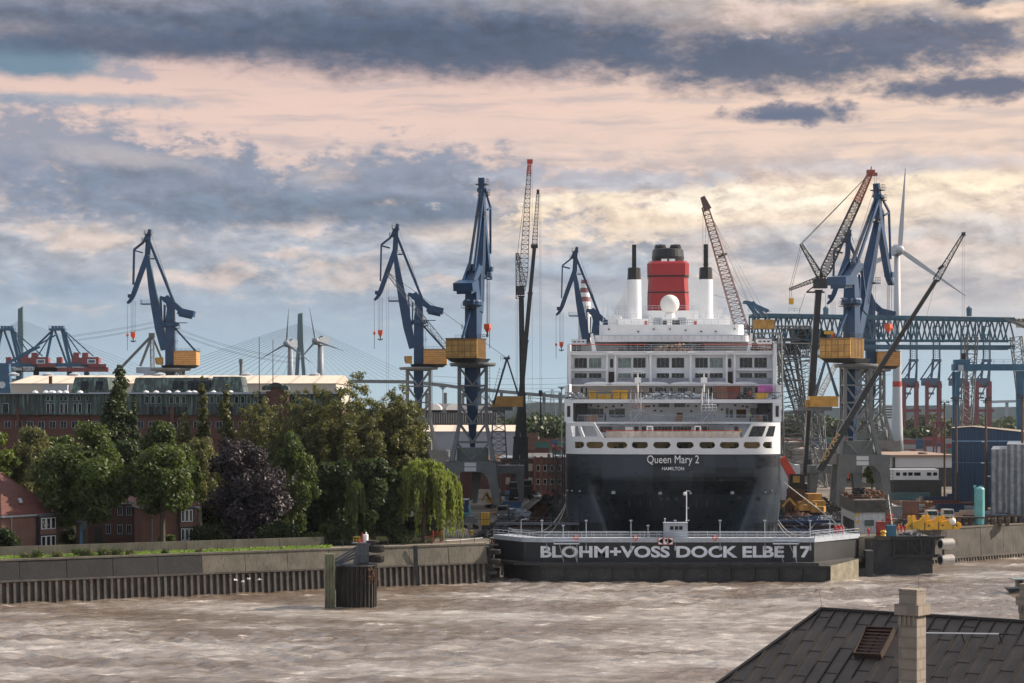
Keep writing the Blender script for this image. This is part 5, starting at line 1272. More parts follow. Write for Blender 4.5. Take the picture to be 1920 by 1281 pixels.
def window_on(t, p, a, z0, w_, h, panes=2, frame=M_whitec, off_=0.0):
    m = MB(); f = .11
    def bx(a0, a1, b0, b1, za, zb_): m.hexa([p(a0,b0,za), p(a1,b0,za), p(a1,b1,za), p(a0,b1,za)], [p(a0,b0,zb_), p(a1,b0,zb_), p(a1,b1,zb_), p(a0,b1,zb_)])
    y0, y1 = off_-.10, off_-.003
    bx(a, a+f, y0, y1, z0, z0+h); bx(a+w_-f, a+w_, y0, y1, z0, z0+h); bx(a+f, a+w_-f, y0, y1, z0, z0+f); bx(a+f, a+w_-f, y0, y1, z0+h-f, z0+h)
    for k in range(1, panes): x = a+w_*k/panes; bx(x-.04, x+.04, y0, y1, z0+f, z0+h-f)
    fr_ = m.build('window', frame, t)
    g = MB(); g.hexa([p(a+f,off_-.05,z0+f), p(a+w_-f,off_-.05,z0+f), p(a+w_-f,off_-.01,z0+f), p(a+f,off_-.01,z0+f)], [p(a+f,off_-.05,z0+h-f), p(a+w_-f,off_-.05,z0+h-f), p(a+w_-f,off_-.01,z0+h-f), p(a+f,off_-.01,z0+h-f)])
    g.build('pane', M_glass, fr_)
def bay(t, p, a, w_, zlo, zhi):
    m = MB(); b = -.9
    def bx(mm, a0, a1, b0, b1, za, zb_): mm.hexa([p(a0,b0,za), p(a1,b0,za), p(a1,b1,za), p(a0,b1,za)], [p(a0,b0,zb_), p(a1,b0,zb_), p(a1,b1,zb_), p(a0,b1,zb_)])
    bx(m, a, a+w_, b,-.003, zlo, zhi); by = m.build('bay_window', M_greydk, t)
    m = MB(); bx(m, a-.25, a+w_+.25, b-.25,-.003, zhi+.003, zhi+.22); bx(m, a-.05, a+w_+.05, b-.05,-.003, zhi+.223, zhi+.4); m.build('bay_roof', M_fsteel, by)
    h = (zhi-zlo); wh = h*.36
    m = MB(); bx(m, a+.1, a+w_-.1, b-.02, b-.003, zlo+h*.5-.35, zlo+h*.5+.4)
    m.build('bay_brick_panel', M_brick, by)
    for zz in (zlo+.12, zlo+h*.5+.5):
        for k in range(3):
            ww = (w_-.5)/3; q = lambda aa, bb, z_: p(aa, bb+b, z_); window_on(by_parent(by), q, a+.25+k*ww+.05, zz, ww-.12, wh,1)
def by_parent(o): return o
c0 = (XW(3,352),352); c1 = (XW(107,362),362)
t, p, w, d, n = hip_house('brick_house', 'brick house with a steep red tiled roof at the left edge', c0, c1,26,12.6,19.6, rin=.42)
bay(t, p, w*.615, w*.31,6.9,12.2)
m = MB(); m.tube(p(w*.17,-.12, G), p(w*.17,-.12,12.3),.06, n=6); m.build('drainpipe', M_lgrey, t)
m = MB(); a_, z_ = w*.40,14.6; s0 = (14.6-12.65)/(19.6-12.65)*w*.5; m.hexa([p(a_, s0-.75, z_), p(a_+.6, s0-.75, z_), p(a_+.6, s0-.5, z_-.1), p(a_, s0-.5, z_-.1)], [p(a_, s0-.35, z_+.75), p(a_+.6, s0-.35, z_+.75), p(a_+.6, s0-.1, z_+.7), p(a_, s0-.1, z_+.7)]); m.build('skylight', M_lgrey, t)
m = MB(); m.box(XW(-25,365), XW(-2,365),363,365,18.2,19.4); m.build('roof_vents', M_fsteel, t)
# left wing going left from the near corner
m = MB(); m.box(XW(-60,356), XW(3,352)-.05,356.5,372, G,12.6); m.build('side_wing_wall', M_brick, t)
m = MB(); e = 12.65; xx0, xx1 = XW(-60,356), XW(3,352)+4; ap_ = p(w*.42, w*.5,19.6); lo_ = p(-.5,-.5, e); m.add([(xx0, lo_[1]+2, e), lo_, ap_,(xx0, ap_[1]+2,19.6)], [(0,1,2,3)]); m.build('side_wing_roof', M_tile, t)
# second house: dark courtyard range + wing
c0 = (XW(268,372),371); c1 = (XW(367,372),374)
t, p, w, d, n = hip_house('brick_house', 'brick house wing with a tall white-framed bay window, right of the dark courtyard', c0, c1,22,13.2,17.6)
bay(t, p, w*.66, w*.27,7.2,13.0)
m = MB(); m.tube(p(w*.18,-.12, G), p(w*.18,-.12,13.0),.06, n=6); m.build('drainpipe', M_lgrey, t)
c0 = (XW(108,384),382); c1 = (XW(268,378),379.5)
t, p, w, d, n = hip_house('brick_house', 'dark shaded two-storey brick range in the courtyard between the two houses', c0, c1,12,13.6,17.6, brick=M_brick_shade)
for u in (.165,.28):  window_on(t, p, w*u,8.3,.95,1.75,1, M_lgrey)
window_on(t, p, w*.47,10.4,1.0,2.0,1, M_lgrey)
for u in (.57,.70,.80,.905):
    window_on(t, p, w*u,11.3,.95,1.7,2, M_lgrey); window_on(t, p, w*u,8.0,.95,1.7,2, M_lgrey)
m = MB(); m.hexa([p(w*.44,-.1,G), p(w*.52,-.1,G), p(w*.52,-.004,G), p(w*.44,-.004,G)], [p(w*.44,-.1,9.3), p(w*.52,-.1,9.3), p(w*.52,-.004,9.3), p(w*.44,-.004,9.3)]); m.build('door', M_greydk, t)
# lamp / telescope post in front
t = thing('signal_post', 'blue grey post with a small platform before the dark courtyard house', 'post', (XW(152,355),355, G))
m = MB(); x = XW(152,355); m.tube((x,355, G),(x,355, ZW(985,355)),.28,.2,8); m.build('post', M_bluelt, t)
m = MB(); m.box(x-.6, x+1.0,354.4,355.6, ZW(979,355), ZW(976,355)); m.cbox((x+.6,355, ZW(986,355)),.9,.8,1.3); m.build('platform', M_greydk, t)

# ---------------------------------------------------------------- long brick office building with green copper roof
D = 520; s = D/F
def copper_mat():
    m = bpy.data.materials.new('green_copper'); m.use_nodes = True; T = NT(m.node_tree); b = T.n['Principled BSDF']
    tc = T.new('ShaderNodeTexCoord'); sp = T.new('ShaderNodeSeparateXYZ'); T.link(tc.outputs['Object'], sp.inputs[0])
    mp = T.new('ShaderNodeMapping'); T.link(tc.outputs['Object'], mp.inputs[0]); mp.inputs['Scale'].default_value = (1.2,1.2,.12)
    n = T.noise(mp.outputs[0], 1.0,7,.7); n2 = T.noise(tc.outputs['Object'], .12,3)
    c = T.mix(T.rng(n.outputs[0], .45,.66),(.035,.05,.048),(.17,.27,.24)); c = T.mix(T.rng(n2.outputs[0], .4,.6,0,.55), c,(.030,.040,.042))
    r = T.rng(T.math('PINGPONG', sp.outputs[0], .45),.0,.07); c = T.mix(r,(.02,.03,.03), c)
    T.link(c, b.inputs['Base Color']); b.inputs['Roughness'].default_value = .6
    bp = T.new('ShaderNodeBump'); bp.inputs['Distance'].default_value = .1; T.link(r, bp.inputs['Height']); bp.invert = True; T.link(bp.outputs[0], b.inputs['Normal'])
    return m
M_copper = copper_mat()
M_oldbrick = brick_mat('office_brick', (.135,.050,.038),(.10,.040,.032),(.11,.08,.065),.6,.3,.12)
t = thing('office_building', 'long brick office building with a green copper mansard roof behind the trees', 'building', (XW(240, D), D, G))
xL, xM, xR = XW(-60, D), XW(172, D), XW(640, D); zc = ZW(738, D); zb = ZW(768, D)
m = MB(); m.box(xL, xM, D+1.5, D+26, G, ZW(740, D)-.5); m.box(xM+.01, xR, D, D+26, G, zb); m.build('brick_wall', M_oldbrick, t)
m = MB(); m.box(xL, xM-.01, D+.7, D+1.49, ZW(778, D), ZW(739, D)); m.box(xM, xR, D-.8, D+.5, ZW(778, D), ZW(739, D)); m.build('copper_attic', M_copper, t)
m = MB(); m.box(xL, xM-.1, D-.2, D+27, ZW(739, D)+.003, ZW(737, D)); m.box(xM-.5, xR+.3, D-1.6, D+27, ZW(739, D)+.005, ZW(736, D)); m.box(xM+20, xR-8, D-1.9, D-1.61, ZW(739.5, D), ZW(735.5, D)); m.build('cornice', M_lgrey, t)
for (a, b, c, e, k) in ((132,205,707,735,0),(246,395,708,733,1),(392,456,706,734,2)):
    m = MB(); y = D+5+k*.3; x0, x1, z0, z1 = XW(a, y), XW(b, y), ZW(e, y)-.4, ZW(c, y)
    m.hexa([(x0, y, z0),(x1, y, z0),(x1, y+12, z0),(x0, y+12, z0)], [(x0+.8, y+1.6, z1),(x1-.8, y+1.6, z1),(x1-.8, y+12, z1),(x0+.8, y+12, z1)]); m.build('mansard_roof', M_copper, t)
m = MB()
for px in (150,178,322,334,350,361,372,383): m.hexa([(XW(px-6 if px < 200 else px-4, D), D+4.75, ZW(729, D)),(XW(px+6 if px < 200 else px+4, D), D+4.75, ZW(729, D)),(XW(px+6 if px < 200 else px+4, D), D+6.2, ZW(729, D)),(XW(px-6 if px < 200 else px-4, D), D+6.2, ZW(729, D))], [(XW(px-6 if px < 200 else px-4, D), D+5.7, ZW(714, D)),(XW(px+6 if px < 200 else px+4, D), D+5.7, ZW(714, D)),(XW(px+6 if px < 200 else px+4, D), D+7, ZW(714, D)),(XW(px-6 if px < 200 else px-4, D), D+7, ZW(714, D))])
m.build('roof_windows', M_glass, t)
m = MB()
for px in (62,82,92,96,108,120,147,271,290,313,330,352,362,398,430): m.lathe((XW(px, D), D+2.2, ZW(736.5, D)), [(.75,0),(.65,.3),(.35,.5),(.02,.58)], 10)
m.build('skylight_domes', M_whitec, t)
def arched(t, x, y, z0, w_, h, fm, recess=.0):
    m = MB(); pts = [(x-w_/2, z0),(x+w_/2, z0)]+[(x+w_/2*math.cos(a), z0+h-w_/2+w_/2*math.sin(a)) for a in [math.pi*k/6 for k in range(7)]]
    m.prism([(q[0], y-.12, q[1]) for q in pts], (0,.11,0)); wn = m.build('window', fm, t)
    m = MB(); m.prism([(x+(q[0]-x)*.76, y-.16, z0+.1+(q[1]-z0)*.88) for q in pts], (0,.035,0)); m.build('pane', M_glass, wn)
M_copl = mat('copper_trim', (.30,.42,.38),.6,0,.3,1)
for g in (288,334,410,456,492,540):
    for k in (-11.5,0,11.5): arched(t, XW(g+k, D), D-.8, ZW(757, D),1.05,2.0, M_copl)
for px in (90,98,115,123,140,148,164): arched(t, XW(px, D+.7), D+.7, ZW(752, D),.85,1.3, M_copl)
for px in (89,98,114.5,123,140,149,166,6,12): 
    m = MB(); x = XW(px, D); m.box(x-.45, x+.45, D+.55, D+.697, ZW(775, D), ZW(756, D)); wn = m.build('window', M_lgrey if px % 2 else M_copl, t); m = MB(); m.box(x-.3, x+.3, D+.5, D+.547, ZW(774.5, D), ZW(757, D)); m.build('pane', M_glass, wn)
for i in range(30):
    px = 12+i*21; y = D+1.5 if px < 172 else D
    x = XW(px, D); m = MB(); m.box(x-.8, x+.8, y-.12, y-.004, ZW(803, D), ZW(790, D)); wn = m.build('window', M_lgrey, t); m = MB(); m.box(x-.7, x-.05, y-.16, y-.124, ZW(802.5, D), ZW(790.5, D)); m.box(x+.05, x+.7, y-.16, y-.124, ZW(802.5, D), ZW(790.5, D)); m.build('pane', M_glass, wn)
for px in (285,297,309,321,337,349,409,421,433,455,467,479):
    m = MB(); x = XW(px, D); m.box(x-.45, x+.45, D-.95, D-.804, ZW(777, D), ZW(763, D)); m.build('window', M_glass, t)
m = MB(); m.box(XW(321, D), XW(328, D), D-1.6, D-.81, ZW(795, D), ZW(763, D)); m.box(XW(30, D), XW(35, D), D+.4, D+1.49, ZW(800, D), ZW(764, D)); m.build('brick_piers', M_oldbrick, t)
# small brick gable turret with green caps
t = thing('brick_turret', 'ornate brick gable with three green copper caps rising behind the big tree', 'turret', (XW(522, D), D-4, G))
m = MB(); m.box(XW(512, D), XW(534, D), D-5, D-2, G, ZW(727, D)); m.box(XW(503, D), XW(511.9, D), D-4.5, D-2, G, ZW(734, D)); m.box(XW(534.1, D), XW(543, D), D-4.5, D-2, G, ZW(734, D)); m.build('brick_body', M_oldbrick, t)
m = MB()
for a, b, c in ((509,533,720),(496,512,725),(531,545,725)):
    x0, x1 = XW(a, D), XW(b, D); z = ZW(c, D); pts = [(x0, z-.9)]+[(x0+(x1-x0)*k/6, z-.2+.5*math.sin(math.pi*k/6)) for k in range(7)]+[(x1, z-.9)]; m.prism([(q[0], D-5.4, q[1]) for q in pts], (0,3.6,0))
m.build('copper_caps', M_copper, t)
for i, px in enumerate((488,513.5)):
    t = thing('flagpole', ('left', 'right')[i]+' bare flagpole rising above the copper roof', 'flagpole', (XW(px, D), D-2, G), group='flagpoles on the office roof'); MB().tube((XW(px, D), D-2, ZW(735, D)),(XW(px, D), D-2, ZW(633 if i == 0 else 637, D)),.13,.07,6).build('pole', M_greydk, t)
    MB().lathe((XW(px, D), D-2, G), [(.4,0),(.3, ZW(735, D)-G)], 8).build('base', M_greydk, t)

# ---------------------------------------------------------------- halls
M_roofw = wave_mat('pale_hall_roof', (.62,.53,.44),7.0, 'X', .7,.72,.3,.14, stain=(.45,.33,.24), duty=.06)
M_wallp = mat('pale_hall_wall', (.50,.47,.42),.8,0,.08,.05)
def hall(name, label, x0, x1, y0, y1, eave, ridge, wall, roof, bands=None, ridge_u=.5, group=None):
    t = thing(name, label, 'hall', ((x0+x1)/2, y0, G), group=group)
    MB().box(x0, x1, y0, y1, G, eave).build('wall', wall, t)
    ym = y0+(y1-y0)*ridge_u; m = MB(); e = eave+.003
    m.add([(x0-.4, y0-.5, e),(x1+.4, y0-.5, e),(x1+.4, ym, ridge),(x0-.4, ym, ridge),(x0-.4, y1+.5, e),(x1+.4, y1+.5, e)], [(0,1,2,3),(3,2,5,4),(0,3,4),(1,5,2),(0,4,5,1)])
    m.build('roof', roof, t); return t
D = 640
t = hall('shipyard_hall', 'long pale shipbuilding hall with a cream roof behind the copper roofed office', XW(20, D), XW(630, D), D, D+60, ZW(719, D), ZW(704, D+30), M_wallp, M_roofw)
m = MB()
for px in (26,90,140,300,462,590): m.lathe((XW(px, D+30), D+30, ZW(705, D+30)), [(1.6,0),(1.8,.6),(.4,1.1)], 10)
m.box(XW(85, D), XW(130, D), D-3, D-.01, G, ZW(722, D)); m.build('roof_vents', M_lgrey, t)
m = MB()
for px in (98,101): m.tube((XW(px, D), D-3.5, ZW(720, D)),(XW(px, D), D-3.5, ZW(706, D)),.3, n=6)
m.build('flues', M_rust, t)
t = thing('chimney_stack', 'slim round grey chimney behind the hall, left of the bridge tower', 'chimney', (XW(452,900),900, G)); MB().lathe((XW(452,900),900, G), [(.7,0),(.65, ZW(680,900)-G)], 12).build('shaft', M_grey, t); MB().lathe((XW(452,900),900, ZW(682,900)), [(.9,0),(.9,2.0),(.6,2.0)], 12).build('cap', M_grey, t)
D = 760
M_gwall = wave_mat('grey_ribbed_wall', (.33,.34,.38),1.6, 'X', .7,.8,.4)
t = hall('workshop_hall', 'dark windowed workshop with two white barrel skylights behind the lattice tower', XW(795, D), XW(930, D), D, D+70, ZW(768, D)-1.2, ZW(757, D+35), M_greydk, mat('slate_roof', (.085,.085,.09),.8), None)
for i, px in enumerate((812,851)):
    m = MB(); pr_ = []
    for k in range(9): a = math.pi*k/8; pr_.append((XW(px, D)-math.cos(a)*2.9, ZW(769, D)+math.sin(a)*2.4))
    m.prism([(q[0], D+.5, q[1]) for q in pr_], (0,18,0)); m.build('barrel_skylight', M_whitec, t)
m = MB()
for k in range(30): x = XW(797, D)+k*.85; m.box(x-.06, x+.06, D-.1, D-.004, ZW(794, D), ZW(774, D))
m.build('mullions', M_lgrey, t)
D = 715
t = hall('workshop_hall', 'low pale workshop with a cream roof and bluish wall beyond the tower legs', XW(795, D), XW(985, D), D, D+40, ZW(809, D), ZW(797, D+20), mat('bluish_wall', (.36,.39,.47),.7,0,.06,.1), M_roofw)
M_sheet = wave_mat('blue_cladding', (.018,.055,.115),.8, 'X', .5,.8,.5,.12)
D = 520
t = thing('blue_hall', 'large dark blue corrugated hall near the right edge', 'hall', (XW(1845, D), D, G)); x0, x1 = XW(1785, D), XW(1935, D); za, zb, zc = ZW(803, D), ZW(800, D), ZW(812, D)
m = MB(); m.prism([(x0, D, G),(x1, D, G),(x1, D, zc),(XW(1822, D), D, zb),(x0, D, za)], (0,.3,0)); m.hexa([(x0, D+.3, G),(x1, D+.3, G),(x1+10, D+34, G),(x0+7.2, D+34, G)], [(x0, D+.3, za-.6),(x1, D+.3, zc-.6),(x1+10, D+34, zc-.6),(x0+7.2, D+34, za-.6)]); m.build('wall', M_sheet, t)
m = MB(); m.add([(x0-.3, D-.5, za+.02),(XW(1822, D), D-.5, zb+.02),(x1, D-.5, zc+.02),(x1+10, D+34, zc+.02),(XW(1822, D)+8, D+34, zb+.02),(x0+7, D+34, za+.02)], [(0,1,4,5),(1,2,3,4)]); m.build('roof', mat('felt_roof', (.26,.21,.17),.9), t)
m = MB(); m.box(x0, x1, D-.25, D-.004, ZW(828.5, D), ZW(826, D)); m.box(x0, x1, D-.15, D-.004, ZW(868, D), ZW(867.3, D)); m.build('trim_band', mat('pale_blue_trim', (.16,.28,.42),.5), t)
m = MB()
for px, py in ((1843,828),(1842,868),(1853,893)): m.box(XW(px-3, D), XW(px+3, D), D-.5, D-.26, ZW(py+1, D), ZW(py-1, D))
m.build('lamps', M_whitec, t)
m = MB(); m.box(XW(1828, D), XW(1847, D), D-.2, D-.005, G, ZW(886, D)); m.build('door', M_sheet, t)
D = 450
M_ws = wave_mat('grey_striped_cladding', (.27,.31,.36),1.25, 'XY', .35,.45,.5,.3, stain=(.12,.15,.19))
t = thing('clad_hall', 'tall pale grey ribbed hall cut by the right edge of the picture', 'hall', (XW(1900, D), D, G))
m = MB(); m.hexa([(XW(1858, D+14), D+14, G),(XW(1975, D-6), D-6, G),(XW(1975, D+60), D+60, G),(XW(1862, D+60), D+60, G)], [(XW(1858, D+14), D+14, ZW(843, D+14)),(XW(1975, D-6), D-6, ZW(840, D-6)),(XW(1975, D+60), D+60, ZW(843, D+14)),(XW(1862, D+60), D+60, ZW(843, D+14))]); m.build('low_wall', M_ws, t)
m = MB(); m.hexa([(XW(1887, D+8), D+7.5, G),(XW(1975, D-7), D-7.5, G),(XW(1975, D+50), D+50, G),(XW(1890, D+50), D+50, G)], [(XW(1887, D+8), D+7.5, ZW(833, D+7)),(XW(1975, D-7), D-7.5, ZW(833, D+7)),(XW(1975, D+50), D+50, ZW(833, D+7)),(XW(1890, D+50), D+50, ZW(833, D+7))]); m.build('high_wall', M_ws, t)
D = 660
t = thing('warehouse', 'long low warehouse with a brown flat roof and white wall left of the blue hall', 'warehouse', (XW(1720, D), D, G))
m = MB(); m.box(XW(1655, D), XW(1790, D), D, D+60, G, ZW(857, D)); m.build('wall', mat('white_wall', (.52,.53,.56),.6,0,.05,.1), t)
m = MB(); m.box(XW(1640, D), XW(1795, D), D-.8, D+61, ZW(857, D)+.003, ZW(855.5, D)+.4); m.lathe((XW(1742, D), D+10, ZW(855, D)), [(1.3,0),(1.6,.9),(1.0,1.1)], 10); m.build('roof', mat('brown_roof', (.28,.20,.155),.9,0,.1,.1), t)
m = MB(); m.box(XW(1655, D), XW(1790, D), D-.06, D-.004, G, ZW(877, D)); m.box(XW(1673, D), XW(1678, D), D-.3, D-.065, ZW(877, D), ZW(857, D)); m.build('plinth', M_greydk, t)
D = 580
t = thing('site_cabins', 'row of white site cabins with small windows before the low warehouse', 'cabin', (XW(1710, D), D, G))
m = MB(); m.box(XW(1663, D), XW(1760, D), D, D+6, ZW(900, D), ZW(880, D)); m.build('wall', M_white, t)
for a, b in ((1680,1687),(1693,1700),(1703,1711),(1714,1726),(1738,1746),(1750,1757)):
    m = MB(); m.box(XW(a, D), XW(b, D), D-.1, D-.004, ZW(892, D), ZW(886, D)); m.build('window', M_glass, t)
m = MB(); m.box(XW(1660, D), XW(1765, D), D-.3, D+6, G, ZW(900, D)-.004); m.build('base', M_greydk, t)
D = 600
t = thing('brick_office', 'two-storey red brick office with white sills between the crane and the ship', 'building', (XW(1000, D), D, G))
M_obr = brick_mat('bright_brick', (.30,.12,.08),(.24,.10,.07),(.25,.18,.14),.7,.3,.12)
zt = ZW(848, D); x0 = XW(938, D); xm = XW(1003, D); xr = XW(1064, D)
m = MB(); m.box(x0, xm, D+3, D+30, G, ZW(860, D)); m.build('recessed_wall', M_oldbrick, t)
m = MB(); m.box(xm+.01, xr, D, D+30, G, ZW(858, D)); m.build('wall', M_obr, t)
m = MB(); 
for px in (1003,1015,1029,1043): m.box(XW(px, D)-.4, XW(px, D)+.4, D-.45, D-.004, G, ZW(856, D) if px != 1029 else ZW(851, D))
m.build('pilasters', M_obr, t)
m = MB(); m.box(x0-.2, xm, D+2.8, D+30.5, ZW(860, D)+.003, ZW(858.5, D)); m.box(xm, xr+.2, D-.3, D+30.5, ZW(858, D)+.003, ZW(857, D)); m.build('coping', M_whitec, t)
m = MB(); m.add([(XW(985, D), D+3, ZW(857.5, D)),(XW(1040, D), D+3, ZW(857.5, D)),(XW(1040, D), D+26, ZW(849.5, D+26)),(XW(985, D), D+26, ZW(849.5, D+26))], [(0,1,2,3)]); m.build('roof', M_roofw, t)
for px in (1009,1022,1035.5,1049):
    for a, b in ((884,872),(909,898)):
        m = MB(); x = XW(px, D); m.box(x-.5, x+.5, D-.1, D-.004, ZW(a, D), ZW(b, D)); wn = m.build('window', M_whitec, t); m = MB(); m.box(x-.36, x+.36, D-.14, D-.104, ZW(a-1.5, D), ZW(b+1, D)); m.build('pane', M_glass, wn)
for a, b in ((884,870),(909,896)):
    for px in (995,972,952):
        m = MB(); x = XW(px, D); m.box(x-.6, x+.6, D+2.85, D+2.996, ZW(a, D), ZW(b, D)); m.build('window', mat('blind_cream', (.42,.38,.30),.6), t)
t = thing('brick_workshop', 'dark brick workshop with a pale roof behind the left portal crane legs', 'building', (XW(900,640),640, G))
MB().box(XW(868,640), XW(952,640),640,670, G, ZW(866,640)).build('wall', M_oldbrick, t)
MB().add([(XW(860,640),639.5, ZW(866,640)+.05),(XW(955,640),639.5, ZW(866,640)+.05),(XW(955,640),665, ZW(853,665)),(XW(860,640),665, ZW(853,665))], [(0,1,2,3)]).build('roof', mat('rust_orange_roof', (.38,.20,.11),.8,0,.3,.4), t)
t = thing('brick_block', 'narrow dark brick block behind the willow, left of the portal legs', 'building', (XW(873,560),560, G))
MB().box(XW(862,560), XW(884,560),560,575, G, ZW(884,560)).build('wall', M_oldbrick, t); MB().box(XW(861,560), XW(885,560),559.8,575, ZW(884,560)+.003, ZW(883,560)).build('coping', M_concrete, t)
# white office block far right of the turbine, silo etc.
D = 1500
t = thing('office_block', 'distant white office block with ribbon windows left of the big turbine tower', 'building', (XW(1668, D), D, G))
MB().box(XW(1656, D), XW(1674, D), D, D+20, G, ZW(759, D)).build('wall', M_whitec, t)
m = MB()
for py in (762,767,772,777,782): m.box(XW(1658, D), XW(1674, D), D-.3, D-.01, ZW(py+2, D), ZW(py, D))
m.build('ribbon_windows', M_glass, t)
# striped power station chimney behind the crane
D = 2300
t = thing('striped_chimney', 'red and white banded chimney glimpsed behind the left crane by the ship', 'chimney', (XW(1096, D), D, G)); x = XW(1096, D)
for k,(a, b) in enumerate(((525,532),(532,540),(540,549),(549,557),(557,566),(566,575))):
    MB().lathe((x, D, ZW(b, D)), [(3.4+.06*(b-525)*1.2,0),(3.4+.06*(a-525)*1.2, ZW(a, D)-ZW(b, D))], 14).build('band', M_quayr if k % 2 == 0 else M_whitec, t)
MB().lathe((x, D, G), [(9,0),(6.4, ZW(575, D)-G)], 14).build('shaft', M_white, t)
D = 1050

# ---------------------------------------------------------------- suspension bridge, turbines, pylons
D = 2300
M_pyl = mat('bridge_slate', (.085,.15,.18),.6)
br_t = thing('cable_stayed_bridge', 'distant cable-stayed bridge with two slender dark pylons', 'bridge', (XW(300, D), D, G))
m = MB(); x = XW(563, D); zs = ZW(640, D)
m.hexa([(x-3.2, D-3, zs),(x+3.2, D-3, zs),(x+3.2, D+3, zs),(x-3.2, D+3, zs)], [(x-2.5, D-2, ZW(589, D)),(x+2.5, D-2, ZW(585, D)-1),(x+2.5, D+2, ZW(587, D)),(x-2.5, D+2, ZW(589, D))])
m.bar((x-1.4, D, zs),(x-7.5, D, G),3.4,6,4.4,6, up=(0,1,0)); m.bar((x+1.4, D, zs),(x+8.5, D, G),3.4,6,4.4,6, up=(0,1,0)); m.build('pylon', M_pyl, br_t)
m = MB(); x = XW(38.5, D); m.hexa([(x-3.0, D-3, G),(x+3.6, D-3, G),(x+3.6, D+3, G),(x-3.0, D+3, G)], [(x-2.4, D-2, ZW(580, D)),(x+2.7, D-2, ZW(575, D)),(x+2.7, D+2, ZW(575, D)),(x-2.4, D+2, ZW(580, D))]); m.build('pylon', M_pyl, br_t)
m = MB()
for pxp, lo, hi, py0 in ((563,250,790,606),(38.5,-150,330,600)):
    for k in range(17):
        u = (k+1)/17
        for side, end in ((-1, lo),(1, hi)):
            m.tube((XW(pxp, D), D, ZW(py0+ (1-u)*34, D)),(XW(pxp+(end-pxp)*u, D), D, ZW(712, D)),.17, n=3)
m.build('stay_cables', M_pyl, br_t)
m = MB(); pts = [(-200,714),(300,712),(760,716),(830,722),(870,728),(960,736),(1060,745)]
for (a, b),(c, e) in zip(pts, pts[1:]): m.bar(P(a, b, D), P(c, e, D),16,3.4)
for px in (800,835,868,900,940,980,1020,1050): m.box(XW(px, D)-1.6, XW(px, D)+1.6, D-3, D+3, G, ZW(728, D)-5)
m.build('deck', M_grey, br_t)
D = 2600
t = thing('viaduct', 'far road viaduct on slim piers between the red gantries and the right edge', 'bridge', (XW(1890, D), D, G))
m = MB(); m.bar(P(1845,754, D), P(2000,750, D),12,3)
for px in (1850,1888,1912,1940): m.box(XW(px, D)-1.5, XW(px, D)+1.5, D-2, D+2, G, ZW(754, D))
m.build('deck', M_lgrey, t)
def turbine(label, px, D, hub_py, rtop, rbot, blen, hubpx, ang, band=None, nac=1.0, yaw=0.0):
    x = XW(px, D); t = thing('wind_turbine', label, 'wind turbine', (x, D, G), group='wind turbines'); z = ZW(hub_py, D)
    M_t = mat('turbine_white', (.46,.48,.52),.4,0,.03,.1) if band else mat('turbine_grey', (.20,.23,.27),.5,0,.05,.1)
    MB().lathe((x, D, G), [(rbot,0),(rbot*.9,(z-G)*.12),(rbot*.72,(z-G)*.3),(rtop*1.25,(z-G)*.6),(rtop, z-G-nac)], 20).build('tower', M_t, t, smooth=True)
    m = MB(); hx = XW(hubpx, D); d = Vector((hx-x, -abs(nac*2.2),0)).normalized()
    m2 = MB(); ce = Vector((x, D, z)); m.bar(ce-d*nac*2.4, ce+d*nac*1.6, nac*2, nac*2.2, nac*1.7, nac*1.9); m.bar(ce-d*nac*1.5+Vector((0,0, nac*1.2)), ce-d*nac*.4+Vector((0,0, nac*1.2)), nac, nac*.5); m.build('nacelle', M_t, t)
    h = ce+d*nac*2.2; m2.ball(h, nac*1.05,12,8); m2.build('hub', M_t, t)
    side = Vector((d.y, -d.x,0)).normalized()
    side = side if side.x > 0 else -side
    for k in range(3):
        a = R(ang+120*k); r = side*math.sin(a)+Vector((0,0,1))*math.cos(a); q = r.cross(d)
        b = MB(); secs = [(0,.035,.035),(.12,.05,.025),(.25,.055,.014),(.6,.032,.008),(1,.008,.003)]
        for (u, c, th),(u2, c2, th2) in zip(secs, secs[1:]): b.bar(h+r*blen*u, h+r*blen*u2, blen*c, blen*th, blen*c2, blen*th2, up=d)
        b.build('blade', M_t, t)
    if band:
        zb_ = ZW(band, D); f = (zb_-G)/(z-G); rr = (rbot*.72+(rtop*1.25-rbot*.72)*(f-.3)/.3) if f > .3 else (rbot*.9+(rbot*.72-rbot*.9)*(f-.12)/.18)
        MB().lathe((x, D, zb_-1.5), [(rr*1.03,0),(rr*1.01,2.8),(rr*.9,2.8)], 20).build('red_band', M_red, t)
    return t
turbine('distant turbine left of the bridge pylon, one blade pointing up', 544.5,2000,645,2.4,3.6,33,538,4, nac=3.2)
turbine('distant turbine right of the bridge pylon with an upright blade', 601,1900,640,2.5,3.6,31,592,-13, nac=3.4)
turbine('huge white turbine with a red band on its tower behind the right crane', 1682,1100,470,1.5,3.3,42,1684,4, band=720, nac=2.2)
def pylon(px, D, top, label):
    x = XW(px, D); t = thing('power_pylon', label, 'pylon', (x, D, G), group='distant power pylons')
    m = MB(); z = ZW(top, D); m.lattice((x, D, G),(x, D, z),9,1.2,9,.22, up=(0,1,0), br=.13); m.build('mast', M_lattice, t)
    m = MB()
    for k, w in ((.80,9),(.88,14),(.94,8)):
        zz = G+(z-G)*k; m.bar((x-w, D, zz),(x, D, zz+1.2),.3); m.bar((x+w, D, zz),(x, D, zz+1.2),.3); m.bar((x-w, D, zz),(x+w, D, zz),.3)
    m.build('arms', M_lattice, t)
pylon(993,1900,738, 'hazy power pylon left of the ship, behind the container stacks'); pylon(1035.5,1700,730, 'hazy power pylon nearest the left side of the ship')
